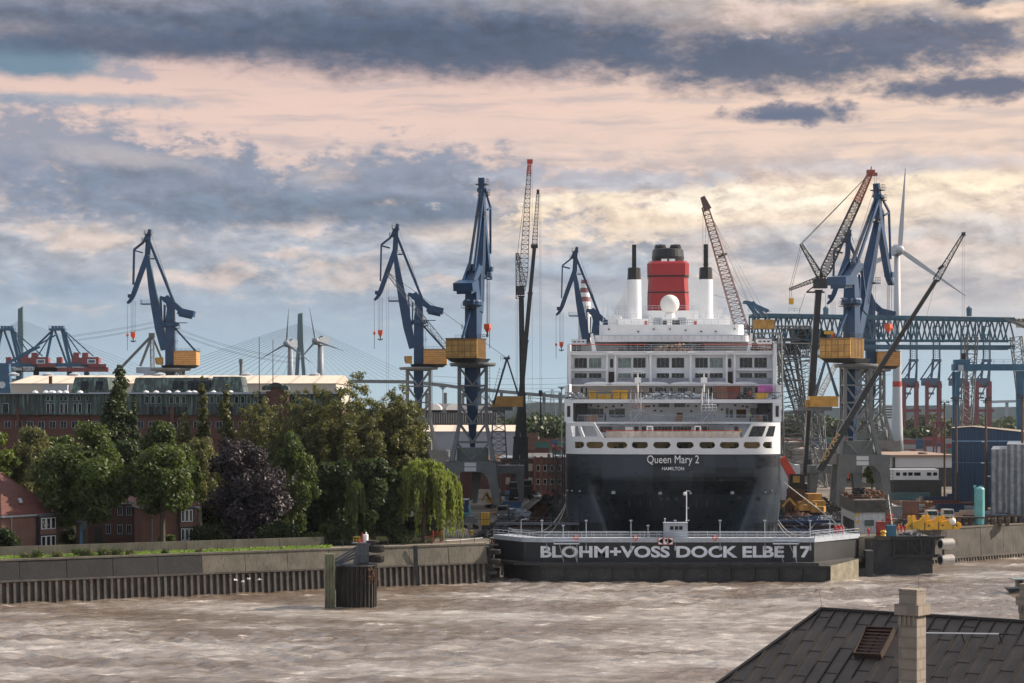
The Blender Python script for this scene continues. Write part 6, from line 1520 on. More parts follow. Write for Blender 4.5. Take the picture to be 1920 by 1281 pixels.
def catenary(mb, a, b, sag, r=.08, n=14):
    a, b = Vector(a), Vector(b); mb.path([a.lerp(b, i/n)-Vector((0,0, sag*4*(i/n)*(1-i/n))) for i in range(n+1)], r,3)
m = MB()
for o, py in ((0,631),(3,633.5),(0,640),(4,642)):
    catenary(m, P(120, py,1900), P(300, py-30,1900),1,.13,6); catenary(m, P(300, py-30,1900), P(560, py+40,1900),6,.13,12)
for py in (703,714,722): catenary(m, P(780, py,1800), P(1200, py-3,1800),4,.13,12)
catenary(m, P(1100,716,1700), P(1700,700,1700),4,.1,12)
one('power_lines', m, M_rope, 'thin high voltage lines crossing the sky behind the cranes', 'power lines')
for i, px in enumerate((830.5,993+20)):
    D = 900; t = thing('floodlight_mast', ('floodlight mast above the barrel skylights', 'floodlight mast at the left side of the ship')[i], 'lamp post', (XW((830.5,1053)[i], D), D, G), group='floodlight masts'); x = XW((830.5,1053)[i], D)
    MB().tube((x, D, G),(x, D, ZW(725, D)),.35,.25,6).build('pole', M_grey, t); m = MB(); m.box(x-1.5, x+1.5, D-.6, D+.6, ZW(727, D), ZW(725, D)); m.box(x-.8, x+.8, D-.6, D+.6, ZW(730, D), ZW(728, D)); m.build('lamp_head', M_greydk, t)
for i,(px, D, top) in enumerate(((1771,560,748),(1793,500,741),(1848.5,500,740),(1917,470,735))):
    t = thing('floodlight_mast', 'tall rusty floodlight mast, '+('slim reddish one left of the blue hall', 'in front of the left corner of the blue hall', 'in front of the middle of the blue hall', 'at the right edge of the picture')[i], 'lamp post', (XW(px, D), D, G), group='floodlight masts'); x = XW(px, D)
    MB().tube((x, D, G),(x, D, ZW(top+6, D)),.42 if i else .3,.22,8).build('pole', mat('mast_brown', (.10,.065,.05),.7), t)
    m = MB(); z = ZW(top+6, D)
    for q in (-.9,.9): m.cbox((x+q, D, z),.7,.7,.4)
    m.box(x-1.3, x+1.3, D-.5, D+.5, z-.7, z-.55); m.rail([(x-1, D-.5, z-.5),(x+1, D-.5, z-.5)], 1,.7,.04); m.build('lamp_head', M_greydk, t)
# hills and far woods
hp = []; rr_ = np.random.default_rng(3)
hill = MB()
xs_ = np.linspace(-1900,2600,60); zt_ = [ZW(768-(10 if -200 < x < 700 else 3)-4*math.sin(x*.006)-2*math.sin(x*.021),6200) for x in xs_]
for i in range(59): hill.hexa([(xs_[i], 6200,0),(xs_[i+1], 6200,0),(xs_[i+1], 6800,0),(xs_[i], 6800,0)], [(xs_[i], 6300, zt_[i]),(xs_[i+1], 6300, zt_[i+1]),(xs_[i+1], 6700, zt_[i+1]),(xs_[i], 6700, zt_[i])])
hill.build('wooded_hills', mat('hill_green', (.016,.030,.040),1,0,.3,.01, spec=0), kind='structure')
def yard_mass(name, label, x0, x1, y0, y1, n, seed):
    q = random.Random(seed); m = MB()
    for i in range(n):
        y = q.uniform(y0, y1); x = q.uniform(x0, x1)*y/y0; k = q.choice((1,1,2,3)); L = q.choice((6.1,12.2,12.2))
        for j in range(k): m.box(x, x+L, y, y+2.4, G+j*2.62, G+j*2.62+2.55)
    mt = bpy.data.materials.new(name); mt.use_nodes = True; T = NT(mt.node_tree); g_ = T.new('ShaderNodeNewGeometry'); cr = T.new('ShaderNodeValToRGB'); cr.color_ramp.interpolation = 'CONSTANT'
    T.link(g_.outputs['Random Per Island'], cr.inputs[0]); e = cr.color_ramp.elements
    for i, c in enumerate(((.20,.045,.04),(.26,.06,.045),(.12,.035,.035),(.05,.16,.14),(.30,.30,.30),(.22,.05,.045),(.03,.07,.15),(.24,.07,.04))):
        s_ = e[i] if i < 2 else e.new(i/8); s_.position = i/8; s_.color = (*c,1)
    T.link(cr.outputs[0], T.n['Principled BSDF'].inputs['Base Color']); tag(m.build(name, mt, kind='stuff'), label, 'containers')
yard_mass('container_yard', 'far rows of mostly red containers on the right below the gantries', XW(1440,1120), XW(1900,1120),1120,1300,130,2)
yard_mass('container_yard', 'far rows of mostly red containers between the cranes left of the ship', XW(850,1080), XW(1050,1080),1080,1200,60,4)
def woods(name, label, x0, x1, D, h0, h1, count, size=2.2, step=7):
    cs, rs = [], []; x = x0
    while x < x1:
        h = rr_.uniform(h0, h1); cs.append((x, D+rr_.uniform(-12,12), G+h*.45)); rs.append(h*.55); x += rr_.uniform(.6,1.2)*step
    o = leaf_cloud(name, cs, rs, count, size, L_haze, None, squash=.95, kind='stuff'); tag(o, label, 'woods')
woods('distant_woods', 'hazy belt of trees on the horizon behind the whole harbour', XW(-50,1900), XW(1960,1900),1900,12,21,24000,2.6,8)
woods('tree_belt', 'green belt of trees behind the container stacks, left of the ship', XW(940,1250), XW(1068,1250),1250,14,24,6000,1.5,5)
woods('tree_belt', 'green belt of trees below the red gantries on the right', XW(1690,1350), XW(1960,1350),1350,8,18,8000,1.6,6)
# ---------------------------------------------------------------- trees
def tree(name, label, px, D, top, base_r, kind='round', material=None, n=9000, size=.30, group='trees on the left bank', lean=0.0, bot=None, seed=1):
    """px centre column, top = pixel row of the crown top, base_r = half width of the crown in pixels"""
    global rng
    rng = np.random.default_rng(seed*17+3)
    x = XW(px, D); zt = ZW(top, D); Rw = base_r*D/F; zbot = ZW(bot, D) if bot else G+2.2
    t = thing(name, label, 'tree', (x, D, G), group=group); H = zt-zbot; cs, rs = [], []
    hang = 0; asp = .62; shell = .5; upn = .35
    if kind == 'round':
        for i in range(46):
            u = rng.random(); a = rng.uniform(0,6.28); prof = math.sin(math.pi*min(1,.10+u*.86))**.62; r = Rw*prof*rng.uniform(.45,.95)
            cs.append((x+r*math.cos(a), D+r*math.sin(a)*.9, zbot+H*(.06+u*.86))); rs.append(Rw*rng.uniform(.22,.36)*(.75+.25*prof))
        cs.append((x, D, zbot+H*.55)); rs.append(Rw*.55)
    elif kind == 'poplar':
        for i in range(80):
            u = rng.random(); prof = min(1,(1.04-u)/.40)**.62*(.82+.18*math.sin(u*9+seed)); a = rng.uniform(0,6.28); r = Rw*prof*rng.uniform(.1,.80)
            cs.append((x+r*math.cos(a), D+r*math.sin(a), zbot+H*(.02+u*.95))); rs.append(Rw*rng.uniform(.22,.36)*(.22+.78*prof))
        for k in range(12): v = k/11; cs.append((x+rng.uniform(-.3,.3), D, zbot+H*(.45+.54*v))); rs.append(Rw*(.46-.32*v))
        size *= .9; upn = .6
    elif kind == 'spray':       # loose upright sprays
        for i in range(150):
            a = rng.uniform(0,6.28); u = rng.random(); r = Rw*math.sqrt(rng.random())*1.0; hgt = H*(1-.42*(r/Rw)**2.4)*rng.uniform(.84,1.0)
            bx, by = x+r*math.cos(a), D+r*math.sin(a)
            for k in range(4):
                v = .25+.75*(k+rng.random())/4; cs.append((bx+(bx-x)*.12*v, by, zbot+hgt*v)); rs.append(Rw*rng.uniform(.09,.15)*(1.25-.80*v)+.32)
        shell = .1; size *= .95; upn = .5; asp = .5
    elif kind == 'willow':
        for i in range(120):
            a = rng.uniform(0,6.28); r = Rw*rng.uniform(.25,1.0); q = math.sqrt(max(0,1-(r/Rw)**2)); ztp = zbot+H*(.55+.45*q)*rng.uniform(.88,1)
            L_ = H*rng.uniform(.30,.75)*(.5+.5*r/Rw); bx, by = x+r*math.cos(a), D+r*math.sin(a)
            for k in range(9):
                v = k/8; cs.append((bx+.5*v*math.cos(a), by+.5*v*math.sin(a), max(zbot+.2, ztp-L_*v))); rs.append(.55*(1-.65*v)*Rw/4.5)
        for i in range(12):
            a = rng.uniform(0,6.28); cs.append((x+Rw*.5*math.cos(a), D+Rw*.5*math.sin(a), zbot+H*.78)); rs.append(Rw*.33)
        hang = .72; shell = .05; asp = .38; upn = 0
    elif kind == 'birch':
        for i in range(70):
            u = rng.random(); prof = math.sin(math.pi*min(1,.14+u*.82))**.7; a = rng.uniform(0,6.28); r = Rw*prof*rng.uniform(.2,.95)
            for k in range(3): cs.append((x+r*math.cos(a)*(1+.1*k), D+r*math.sin(a), zbot+H*(.08+u*.88)-k*H*.05)); rs.append(Rw*rng.uniform(.15,.24))
        hang = .5; shell = .15; asp = .45
    zs = [c[2] for c in cs]
    leaf_cloud('crown', cs, rs, n, size, material, t, hang=hang, shell=shell, upn=upn, aspect=asp)
    m = MB(); tr = max(.28, Rw*.075); zc = zbot+H*.35
    pts = [Vector((x, D, G-.2)), Vector((x+lean*.3, D, G+(zc-G)*.5)), Vector((x+lean, D, zc)), Vector((x+lean*.8, D, zbot+H*.82))]; rad = [tr*1.25, tr, tr*.8, tr*.18]
    for i in range(3): m.tube(pts[i], pts[i+1], rad[i], rad[i+1], 7)
    for i in range(11):
        a = rng.uniform(0,6.28); z0 = G+(zc-G)*rng.uniform(.6,1.0)+H*rng.uniform(0,.25); c = cs[int(rng.integers(len(cs)))]
        p0 = Vector((x+lean*.8, D, z0)); p1 = Vector(c); p1.z = max(p1.z, z0+.5); mid = p0.lerp(p1,.5)+Vector((0,0,.4)); m.tube(p0, mid, tr*.4, tr*.25,5); m.tube(mid, p1, tr*.25, tr*.06,5)
    m.build('trunk', M_bark if kind != 'birch' else mat('birch_bark', (.30,.29,.26),.8,0,.3,3), t)
    return t
L_poplar = leaf_mat('leaf_poplar', (.020,.038,.014),(.060,.080,.028),.2)
TR = [  # label, px, D, top, halfwidth, kind, material, n, size, bottom row
 ('broad dark maple over the courtyard house, second large crown from the left', 158,363,792,84, 'round', L_mid,17000,.30,982),
 ('tree with a yellowish top edge standing in front of the second brick house', 305,362,833,62, 'round', L_mid,13000,.29,958),
 ('pale willowy tree behind the far left tree tops', 58,395,800,52, 'birch', L_olive,9000,.27,960),
 ('yellow green tree cut by the left edge above the red roof', -8,392,806,45, 'round', L_light,7000,.3,950),
 ('green tree behind the steep red roof', 105,402,812,50, 'round', L_mid,7000,.3,960),
 ('tall narrow dark poplar in front of the copper roofed office', 222,425,688,46, 'poplar', L_poplar,15000,.30,955),
 ('small slim poplar leaning against the tall dark poplar', 252,422,745,14, 'poplar', L_poplar,4500,.28,930),
 ('rounded green tree top right of the tall poplar', 302,405,784,42, 'round', L_mid,9000,.31,950),
 ('green filler tree between the two round crowns', 235,398,822,48, 'round', L_dark,8000,.3,965),
 ('loose slender poplar, first of the thin ones right of the tall poplar', 345,428,765,18, 'spray', L_olive,4200,.27,940),
 ('tall thin airy poplar reaching the cornice of the office', 380,430,706,21, 'poplar', L_olive,6500,.26,960),
 ('tall thin airy poplar right of the previous thin one, before the green roof end', 425,430,722,23, 'poplar', L_olive,6500,.26,960),
 ('pale drooping tree behind the purple beech', 375,400,815,50, 'birch', L_olive,9000,.27,960),
 ('green drooping tree left of the purple beech', 345,385,830,34, 'birch', L_mid,6500,.27,985),
 ('big dark purple copper beech behind the flood wall', 458,377,818,72, 'round', L_purple,19000,.28,1012),
 ('loose upright tree before the brick turret', 485,428,726,46, 'spray', L_olive,13000,.27,960),
 ('largest loose willow-like tree in the middle of the left bank', 668,420,693,104, 'spray', L_olive,50000,.27,960),
 ('loose upright tree at the left shoulder of the largest tree', 570,418,712,64, 'spray', L_olive,24000,.27,960),
 ('small upright crown at the right shoulder of the largest tree', 752,420,700,46, 'spray', L_olive,17000,.27,950),
 ('slim light green birch right of the purple beech', 548,388,806,44, 'birch', L_mid,14000,.27,995),
 ('dark tree filling the gap under the largest crown', 630,398,865,52, 'round', L_dark,11000,.3,1005),
 ('dark bushy tree left of the willow, by the river fence', 700,376,858,52, 'round', L_dark,15000,.28,1008),
 ('bright yellow green weeping willow beside the shipyard gate', 795,380,862,52, 'willow', L_willow,21000,.30,1005),
 ('right half of the weeping willow pair, nearest the crane', 828,383,880,36, 'willow', L_willow,13000,.30,1008),
 ('thin weeping willow at the left side of the dark bushy tree', 668,373,900,20, 'willow', L_mid,4500,.28,1008),
 ('dark small tree behind the willow and the crane leg', 780,430,850,40, 'round', L_dark,6000,.3,990),
]
for i,(lab, px, D, top, hw, kd, mt_, n, sz, bot) in enumerate(TR): tree('tree', lab, px, D, top, hw*1.06, kd, mt_, int(n*1.55), sz*1.12, bot=bot, seed=i+1)
tree('tree', 'small round green tree seen through the right portal crane', 1635,600,868,17, 'round', L_mid,4000,.34, group=None or 'single trees in the yard', bot=908, seed=60)
for i,(px, D, top, hw) in enumerate(((20,440,850,50),(100,445,835,55),(190,440,845,50),(270,442,850,50),(345,440,845,50),(420,436,850,48),(500,440,855,50),(570,442,850,50),(650,440,840,55),(730,440,845,45),(330,400,900,40),(400,405,900,40),(500,400,900,40),(590,402,900,40))):
    tree('tree', 'dark background tree low behind the others, '+['at the left edge', 'behind the broad maple', 'below the tall poplar', 'right of the tall poplar', 'below the thin poplars', 'left of the purple beech top', 'right of the purple beech top', 'behind the birch', 'behind the largest tree', 'behind the willow-side trees', 'right of the second house', 'just left of the purple beech trunk', 'just right of the purple beech trunk', 'behind the birch trunk'][i], px, D, top, hw, 'round', L_dark if i % 3 else L_mid,6500,.42, bot=min(1000, HZ+94000/D-4), seed=80+i)
# bushes in the undergrowth
for i,(px, D, top, hw, mt_) in enumerate(((12,349,984,28, L_dark),(128,375,985,16, L_dark),(312,364,1000,18, L_mid),(395,372,985,40, L_dark),(520,372,985,42, L_dark),(585,374,1000,26, L_mid),(618,378,978,22, L_mid),(645,372,985,28, L_dark),(745,376,985,26, L_dark),(90,398,930,30, L_dark))):
    x = XW(px, D); r = hw*D/F; zt = ZW(top, D)
    t = thing('bush', ('dark bush before the left brick house', 'dark bush at the corner of the courtyard', 'low green bush under the second house', 'dark undergrowth left of the purple beech', 'dark undergrowth right of the purple beech', 'green bush at the end of the flood wall', 'lighter bush above the end of the flood wall', 'dark bush behind the mooring dolphin', 'dark bush below the weeping willow', 'dark bush behind the left roof')[i], 'bush', (x, D, G), group='bushes on the left bank')
    cs = [(x+rng.uniform(-.7,.7)*r, D+rng.uniform(-.6,.6)*r*.6, G+(zt-G)*rng.uniform(.2,.8)) for _ in range(16)]
    leaf_cloud('foliage', cs, [r*.38]*16,2600,.22, mt_, t); MB().tube((x, D, G-.1),(x, D, G+(zt-G)*.6),.12,.04,5).build('stem', M_bark, t)
# ---------------------------------------------------------------- the liner
SH = thing('ocean_liner', 'huge dark-hulled ocean liner seen from astern in the dry dock, with a red funnel', 'ship', (30.2,400,0), -math.atan(.065))
kw = dict(parent=SH, local=True)
def cpx(d): return 960+(30.2+.065*d)*F/(400+d)
def sx(px, d): return (px-cpx(d))*(400+d)/F
def sz(py, d): return CAMZ-(py-HZ)*(400+d)/F
def wid(z): return 20.4-max(0,12-z)*.13-max(0,4-z)*.35
def hull_mat():
    m = bpy.data.materials.new('hull_dark_paint'); m.use_nodes = True; T = NT(m.node_tree); b = T.n['Principled BSDF']
    tc = T.new('ShaderNodeTexCoord'); sp = T.new('ShaderNodeSeparateXYZ'); T.link(tc.outputs['Object'], sp.inputs[0])
    def cells(px_, pz, off_):
        cb = T.new('ShaderNodeCombineXYZ'); T.link(T.math('FLOOR', T.math('MULTIPLY_ADD', sp.outputs[0], 1/px_, off_)), cb.inputs[0]); T.link(T.math('FLOOR', T.math('MULTIPLY_ADD', sp.outputs[2], 1/pz, off_*.7)), cb.inputs[2])
        w = T.new('ShaderNodeTexWhiteNoise'); T.link(cb.outputs[0], w.inputs[0]); return w.outputs[0]
    a = T.rng(cells(9.5,5.2,.4),.35,.8,0,1, False); a2 = T.rng(cells(4.3,3.1,.15),.5,.9,0,.5, False)
    c = T.mix(a,(.008,.012,.019),(.034,.047,.064)); c = T.mix(a2, c,(.050,.064,.082))
    mp = T.new('ShaderNodeMapping'); T.link(tc.outputs['Object'], mp.inputs[0]); mp.inputs['Scale'].default_value = (1.4,1.4,.12)
    n = T.noise(mp.outputs[0], 1.0,7,.7); n2 = T.noise(tc.outputs['Object'], .5,6,.65)
    low = T.rng(sp.outputs[2], 13,5); edge = T.rng(T.math('ABSOLUTE', sp.outputs[0]),14.5,18)
    c = T.mix(T.math('MULTIPLY', T.math('MULTIPLY', T.rng(n.outputs[0], .50,.68), low), T.math('MULTIPLY_ADD', edge,.7,.1)), c,(.22,.21,.19))
    seam = T.rng(T.math('PINGPONG', sp.outputs[2], 1.35),0,.04); c = T.mix(seam,(.012,.015,.02), c)
    T.link(c, b.inputs['Base Color']); T.link(T.rng(n2.outputs[0], .3,.7,.25,.42), b.inputs['Roughness']); b.inputs['Specular IOR Level'].default_value = .35
    bp = T.new('ShaderNodeBump'); bp.inputs['Distance'].default_value = .03; bp.inputs['Strength'].default_value = .5; T.link(n2.outputs[0], bp.inputs['Height']); T.link(bp.outputs[0], b.inputs['Normal'])
    return m
M_hull = hull_mat()
def corner(ax, w): 
    k = max(0,(ax-9)/(w-9)); return 7.0*(1-math.sqrt(max(0,1-k**2.6)))
def stern_y(x, z, w):
    ax = abs(x); b = 11+(z-7)*.42; r = max(0,17.2-z)*1.15; q = (b+1.4-ax)/2.8; q = max(0, min(1, q)); q = q*q*(3-2*q)
    return corner(ax, w)+r*q
zs = list(np.linspace(-9,6,7))+list(np.linspace(7.5,21.75,26)); us = np.sin(np.linspace(-math.pi/2, math.pi/2,91)); rows = []
for z in zs:
    w = wid(z); row = []
    for y in (330,250,60,25,12): f = {330: .05,250: .8}.get(y,1); row.append((-w*f, y, z))
    for u in us: x = u*w; row.append((x, stern_y(x, z, w), z))
    for y in (12,25,60,250,330): f = {330: .05,250: .8}.get(y,1); row.append((w*f, y, z))
    rows.append(row)
n = len(rows[0]); m = MB(); m.add([p for r in rows for p in r], [(j*n+i, j*n+i+1,(j+1)*n+i+1,(j+1)*n+i) for j in range(len(rows)-1) for i in range(n-1)])
m.build('hull', M_hull, smooth=True, **kw)
# hull openings: dark recessed ports, rub marks, hand rails
m = MB()
def hp(px, py): z = sz(py,0); x = sx(px,2); return x, stern_y(x, z, wid(z)), z
for (px, py, w_, h_) in ((1097,864,.9,.8),(1100,876.5,.9,.6),(1427,862,.9,.8),(1423,875,.9,.6),(1240,937,.55,.6),(1253,937,.55,.6),(1269,937,.55,.6),(1103,935,.7,.5),(1120,935.5,1.1,.45),(1142,936,.35,.45),(1389,935,1.1,.55),(1421,935,.7,.55),(1402,933,.3,.4)):
    x, y, z = hp(px, py); m.hexa([(x-w_/2, y-.35, z-h_/2),(x+w_/2, y-.35, z-h_/2),(x+w_/2, y+1.2, z-h_/2),(x-w_/2, y+1.2, z-h_/2)], [(x-w_/2-.08, y-.35, z+h_/2),(x+w_/2-.08, y-.35, z+h_/2),(x+w_/2, y+1.2, z+h_/2),(x-w_/2, y+1.2, z+h_/2)])
m.build('hull_ports', M_black, **kw)
m = MB()
for (px, py, r) in ((1150,925,.55),(1238,926,.5),(1295,926,.35),(1373,925,.5),(1072,922,.22),(1087,922,.25),(1063,922,.2),(1434,923,.25),(1447,921,.22)):
    x, y, z = hp(px, py); m.cbox((x, y-.3, z), r*1.3,.3, r*1.0)
m.build('fairleads', M_lgrey, **kw)
m = MB()
for px in (1180,1200,1220,1241,1306,1327,1347): x, y, z = hp(px,942); m.tube((x, y-.25, z-1),(x, y-.25, z+1.3),.06, n=4)
m.build('rungs', M_fsteel, **kw)
nm = mat('name_white', (.78,.79,.80),.5,0,.03,1)
rzm = SH.rotation_euler.z; Rz = Matrix.Rotation(rzm,4, 'Z'); O_ = Vector((30.2,400,0))
def shipM(x, y, z): p = O_+Rz @ Vector((x, y, z)); return facing(p, Rz @ Vector((1,0,0)))
text_mesh('ship_name', 'Queen Mary 2', 3, nm, SH, shipM(0,-.04, sz(873.5,0)),.03, 'CENTER', (9.7,1.95),0)
text_mesh('home_port', 'HAMILTON', 3, nm, SH, shipM(0,-.04, sz(882,0)),.03, 'CENTER', (4.1,.64),.02)
# white bulwark with mooring openings and slanted side windows, cut out of a fine grid
cell = .11; plan = [(-20.4,22.0),(-20.4,12.0)]+[(u*20.4, stern_y(u*20.4,22,20.4)) for u in us]+[(20.4,12.0),(20.4,22.0)]
cum = [0]
for a, b in zip(plan, plan[1:]): cum.append(cum[-1]+math.hypot(b[0]-a[0], b[1]-a[1]))
tot = cum[-1]; nu = int(tot/cell); nz = int((27.75-21.8)/cell)
def planpt(q):
    q = min(max(q,0), tot-1e-6); i = int(np.searchsorted(cum, q, 'right'))-1; t_ = (q-cum[i])/(cum[i+1]-cum[i]); return plan[i][0]+(plan[i+1][0]-plan[i][0])*t_, plan[i][1]+(plan[i+1][1]-plan[i][1])*t_
opens = [(1076,1095),(1099,1132),(1138,1176),(1185,1215),(1225,1257),(1268,1300),(1311,1340),(1349,1385),(1393,1425),(1430,1447)]
def keep(x, y, z):
    front = y < 6.9
    if front:
        for a, b in opens:
            xa_, xb_ = sx(a,1), sx(b,1)
            if 22.95 < z < 24.15 and xa_ < x < xb_:
                r = .6; zc_ = 23.55
                if (a == 1076 and x < xa_+r) or (b == 1447 and x > xb_-r): return False
                cx_ = xa_+r if x < xa_+r else (xb_-r if x > xb_-r else x)
                if math.hypot(x-cx_, z-zc_) < .6: return False
    if z < 24.85: return True
    ax = abs(x)
    edge = 12.6+(27.75-z)*-.55+1.9          # slanted inner edge of the wings
    if front and ax < 13.0-(z-24.85)*-.62: return False
    if front and 25.1 < z < 27.05:
        sl = (z-25.1)*.45
        if 14.0+sl < ax < 16.7+sl*.9 or 17.3+sl*.8 < ax < 18.9+sl*.5: return False
    return True
V = {}; vs = []; fs = []; gl = []
def vid(i, j):
    if (i, j) not in V: x, y = planpt(i*tot/nu); V[(i, j)] = len(vs); vs.append((x, y,21.8+j*cell))
    return V[(i, j)]
for i in range(nu):
    xm_, ym_ = planpt((i+.5)*tot/nu)
    for j in range(nz):
        zz_ = 21.8+(j+.5)*cell
        if not keep(xm_, ym_, zz_):
            if 25.1 < zz_ < 27.05 and xm_ > 13.4+(zz_-25.1)*.45 and ym_ < 6.9: gl.append((vid(i, j), vid(i+1, j), vid(i+1, j+1), vid(i, j+1)))
        else: fs.append((vid(i, j), vid(i+1, j), vid(i+1, j+1), vid(i, j+1)))
m = MB(); m.add(vs, fs); ob = m.build('stern_bulwark', M_white, **kw); md = ob.modifiers.new('thickness', 'SOLIDIFY'); md.thickness = .3; md.offset = -1
m = MB(); m.add([(x, y+.15, z) for x, y, z in vs], gl); m.build('wing_glass', M_glass, **kw)
m = MB(); m.prism([(x, y+.1,21.95) for x, y in plan], (0,0,.12)); m.prism([(x*.995, y+.35,24.72) for x, y in plan], (0,0,.12)); m.build('mooring_deck', M_lgrey, **kw)
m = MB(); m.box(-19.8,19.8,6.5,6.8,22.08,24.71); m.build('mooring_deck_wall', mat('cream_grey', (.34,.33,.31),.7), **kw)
m = MB()
for px in (1090,1115,1126,1150,1165,1196,1240,1335,1365,1380,1400,1410,1418): x = sx(px,3); m.box(x-.5, x+.5,3.4,3.7,24.35,24.5)
m.build('deck_lamps', mat('warm_lamp', (1,.8,.35),.5, emit=(1,.62,.16,2.2)), **kw)
m = MB()
for px in (1084,1154,1180,1250,1275,1330,1372,1440): x = sx(px,3); m.lathe((x,3.2,22.08), [(.35,0),(.25,.4),(.4,1.1),(.1,1.2)], 8); m.cbox((x+1,4.5,23),1,.8,1.6)
m.build('winches', M_greydk, **kw)
# decks -----------------------------------------------------------------
def deck(name, hw, y0, y1, z0, z1, m_=None):
    m = MB(); m.box(-hw, hw, y0, y1, z0, z1); return m.build(name, m_ or M_white, **kw)
M_wshade = M_white
# terrace A
MB().box(-12.6,12.6,1.2,1.35,24.86,26.1).build('glass_screen', mat('cream_screen', (.62,.52,.43),.35,0,.25,.25, stain=(.35,.36,.36,.6)), **kw)
m = MB(); m.tube((-12.9,1.25,26.25),(12.9,1.25,26.25),.07, n=5); m.build('red_handrail', M_red, **kw)
m = MB()
for k in range(20): x = -12.3+k*1.3; m.box(x-.03, x+.03,1.1,1.19,24.86,26.2)
m.build('screen_posts', M_lgrey, **kw)
deck('deck_wall', 20.2,12,12.5,24.84,27.4)
def win(x0, x1, y, z0, z1, panes=3, fm=None, gm=None, name='window'):
    m = MB(); m.box(x0, x1, y-.12, y-.003, z0, z1); wn = m.build(name, fm or M_whitec, **kw); m = MB(); f = .04; w_ = (x1-x0-f)/panes
    for k in range(panes): m.box(x0+f+k*w_, x0+(k+1)*w_, y-.16, y-.123, z0+f, z1-f)
    m.build('pane', gm or M_glass, parent=wn, local=True)
d = 12
for a, b, p_ in ((1124,1148,3),(1153,1163,1),(1189,1198,1),(1203,1213,1),(1226,1260,5),(1262,1296,5),(1303,1311,1),(1316,1326,1),(1376,1384,1)): win(sx(a, d), sx(b, d),12, sz(811, d), sz(799.5, d), p_)
m = MB()
for px in (1146,1371): x = sx(px, d); m.prism([(x+.42*math.cos(a),11.98, sz(794.5, d)+.2*math.sin(a)) for a in [k*math.pi/6 for k in range(12)]], (0,-.05,0))
m.build('oval_badges', M_bluelt, **kw)
# terrace B
deck('terrace_slab', 20.35,9.6,18,27.45,27.85)
m = MB(); m.rail([(-18.2,9.7,27.85),(18.2,9.7,27.85)], 1.25,1.25,.035,4); m.tube((-18.2,9.7,29.12),(18.2,9.7,29.12),.06, n=4); m.build('railing', M_lgrey, **kw)
deck('deck_wall', 20.2,16,16.5,27.853,31.4)
d = 16
for a, b, c, e, p_ in ((1087,1132,783,766,6),(1142,1152,783,768,1),(1153,1172,783,766,2),(1234,1255,764,755,1),(1264,1285,764,755,1),(1360,1366,783,765,1),(1367,1374,783,768,1),(1405,1433,783,765,3)): win(sx(a, d), sx(b, d),16, sz(c, d), sz(e, d), p_)
for s_ in (-1,1):
    m = MB(); xa_, xb_ = sorted((s_*19.1, s_*20.7)); m.box(xa_, xb_,8.6,12.5,27.86,31.45); pw = m.build('corner_pillar', M_white, **kw)
    m = MB(); m.box((xa_+xb_)/2-.3,(xa_+xb_)/2+.3,8.5,8.597,28.8,30.9); m.build('pillar_window', M_glass, parent=pw, local=True)
    m = MB(); xa_, xb_ = sorted((s_*18.6, s_*20.38)); m.box(xa_, xb_,6.5,9.59,24.9,27.84); m.build('corner_block', M_white, **kw)
    m = MB(); xa_, xb_ = sorted((s_*16.5, s_*18.4)); m.box(xa_, xb_,13,15.9,27.9,31.4); m.build('recess_shade_box', M_greydk, **kw)  # dark boxes added for the deep shade in the terrace recess
m = MB()
for px, py in ((1083,762),(1095,763),(1108,760),(1122,762),(1137,764),(1150,762),(1166,760),(1212,762),(1217,762),(1226,761),(1228,770),(1240,771),(1290,761),(1296,771),(1305,762),(1345,760),(1353,768),(1378,760),(1392,762),(1400,763),(1440,770)):
    x = sx(px,16); m.cbox((x,15.93, sz(py,16)),.42,.12,.34)
m.box(sx(1380,16), sx(1398,16),15.9,15.99, sz(783,16), sz(768,16)); m.box(sx(1269,16), sx(1280,16),15.9,15.99, sz(788,16), sz(774,16)); m.build('wall_fittings', M_rust, **kw)
# terrace C
deck('terrace_slab', 20.8,9.2,30,31.45,32.15)
m = MB(); m.rail([(-20.6,9.4,32.15),(20.6,9.4,32.15)], 1.25,1.5,.04,3); m.tube((-20.6,9.4,33.42),(20.6,9.4,33.42),.07, n=4); m.build('railing', M_greydk, **kw)
deck('deck_wall', 19.9,26,26.5,32.153,34.9, mat('brown_grey_wall', (.24,.22,.20),.6,0,.15,.4, stain=(.30,.25,.20,.6)))  # dark brown-grey base behind the awnings, blotched lighter
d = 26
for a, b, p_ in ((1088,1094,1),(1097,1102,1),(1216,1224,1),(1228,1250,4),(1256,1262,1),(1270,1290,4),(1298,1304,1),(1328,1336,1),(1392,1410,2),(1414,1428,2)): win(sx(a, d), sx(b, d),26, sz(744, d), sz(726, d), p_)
for s_ in (-1,1):
    m = MB(); xa_, xb_ = sorted((s_*20.0, s_*20.8)); m.box(xa_, xb_,12.6,30,32.16,34.9); m.box(xa_+.1, xb_-.1,26,60,34.91,41.0); m.build('side_wall', M_white, **kw)
# awnings
deck('terrace_slab', 20.6,25,32,34.92,35.2)
m = MB()
for c_, h_ in ((-14.6,4),(-9.6,4.6),(-3.6,4.2),(3.0,4.8),(9.0,4.0),(14.4,3.5)):
    pts = [(c_-h_*.72*math.cos(math.pi*k/8),35.2+.55*math.sin(math.pi*k/8)) for k in range(9)]; m.prism([(p_[0], 23.6, p_[1]) for p_ in pts], (0,3.2,0))
m.build('awnings', mat('awning_grey', (.50,.52,.57),.6,0,.08,.5), **kw)
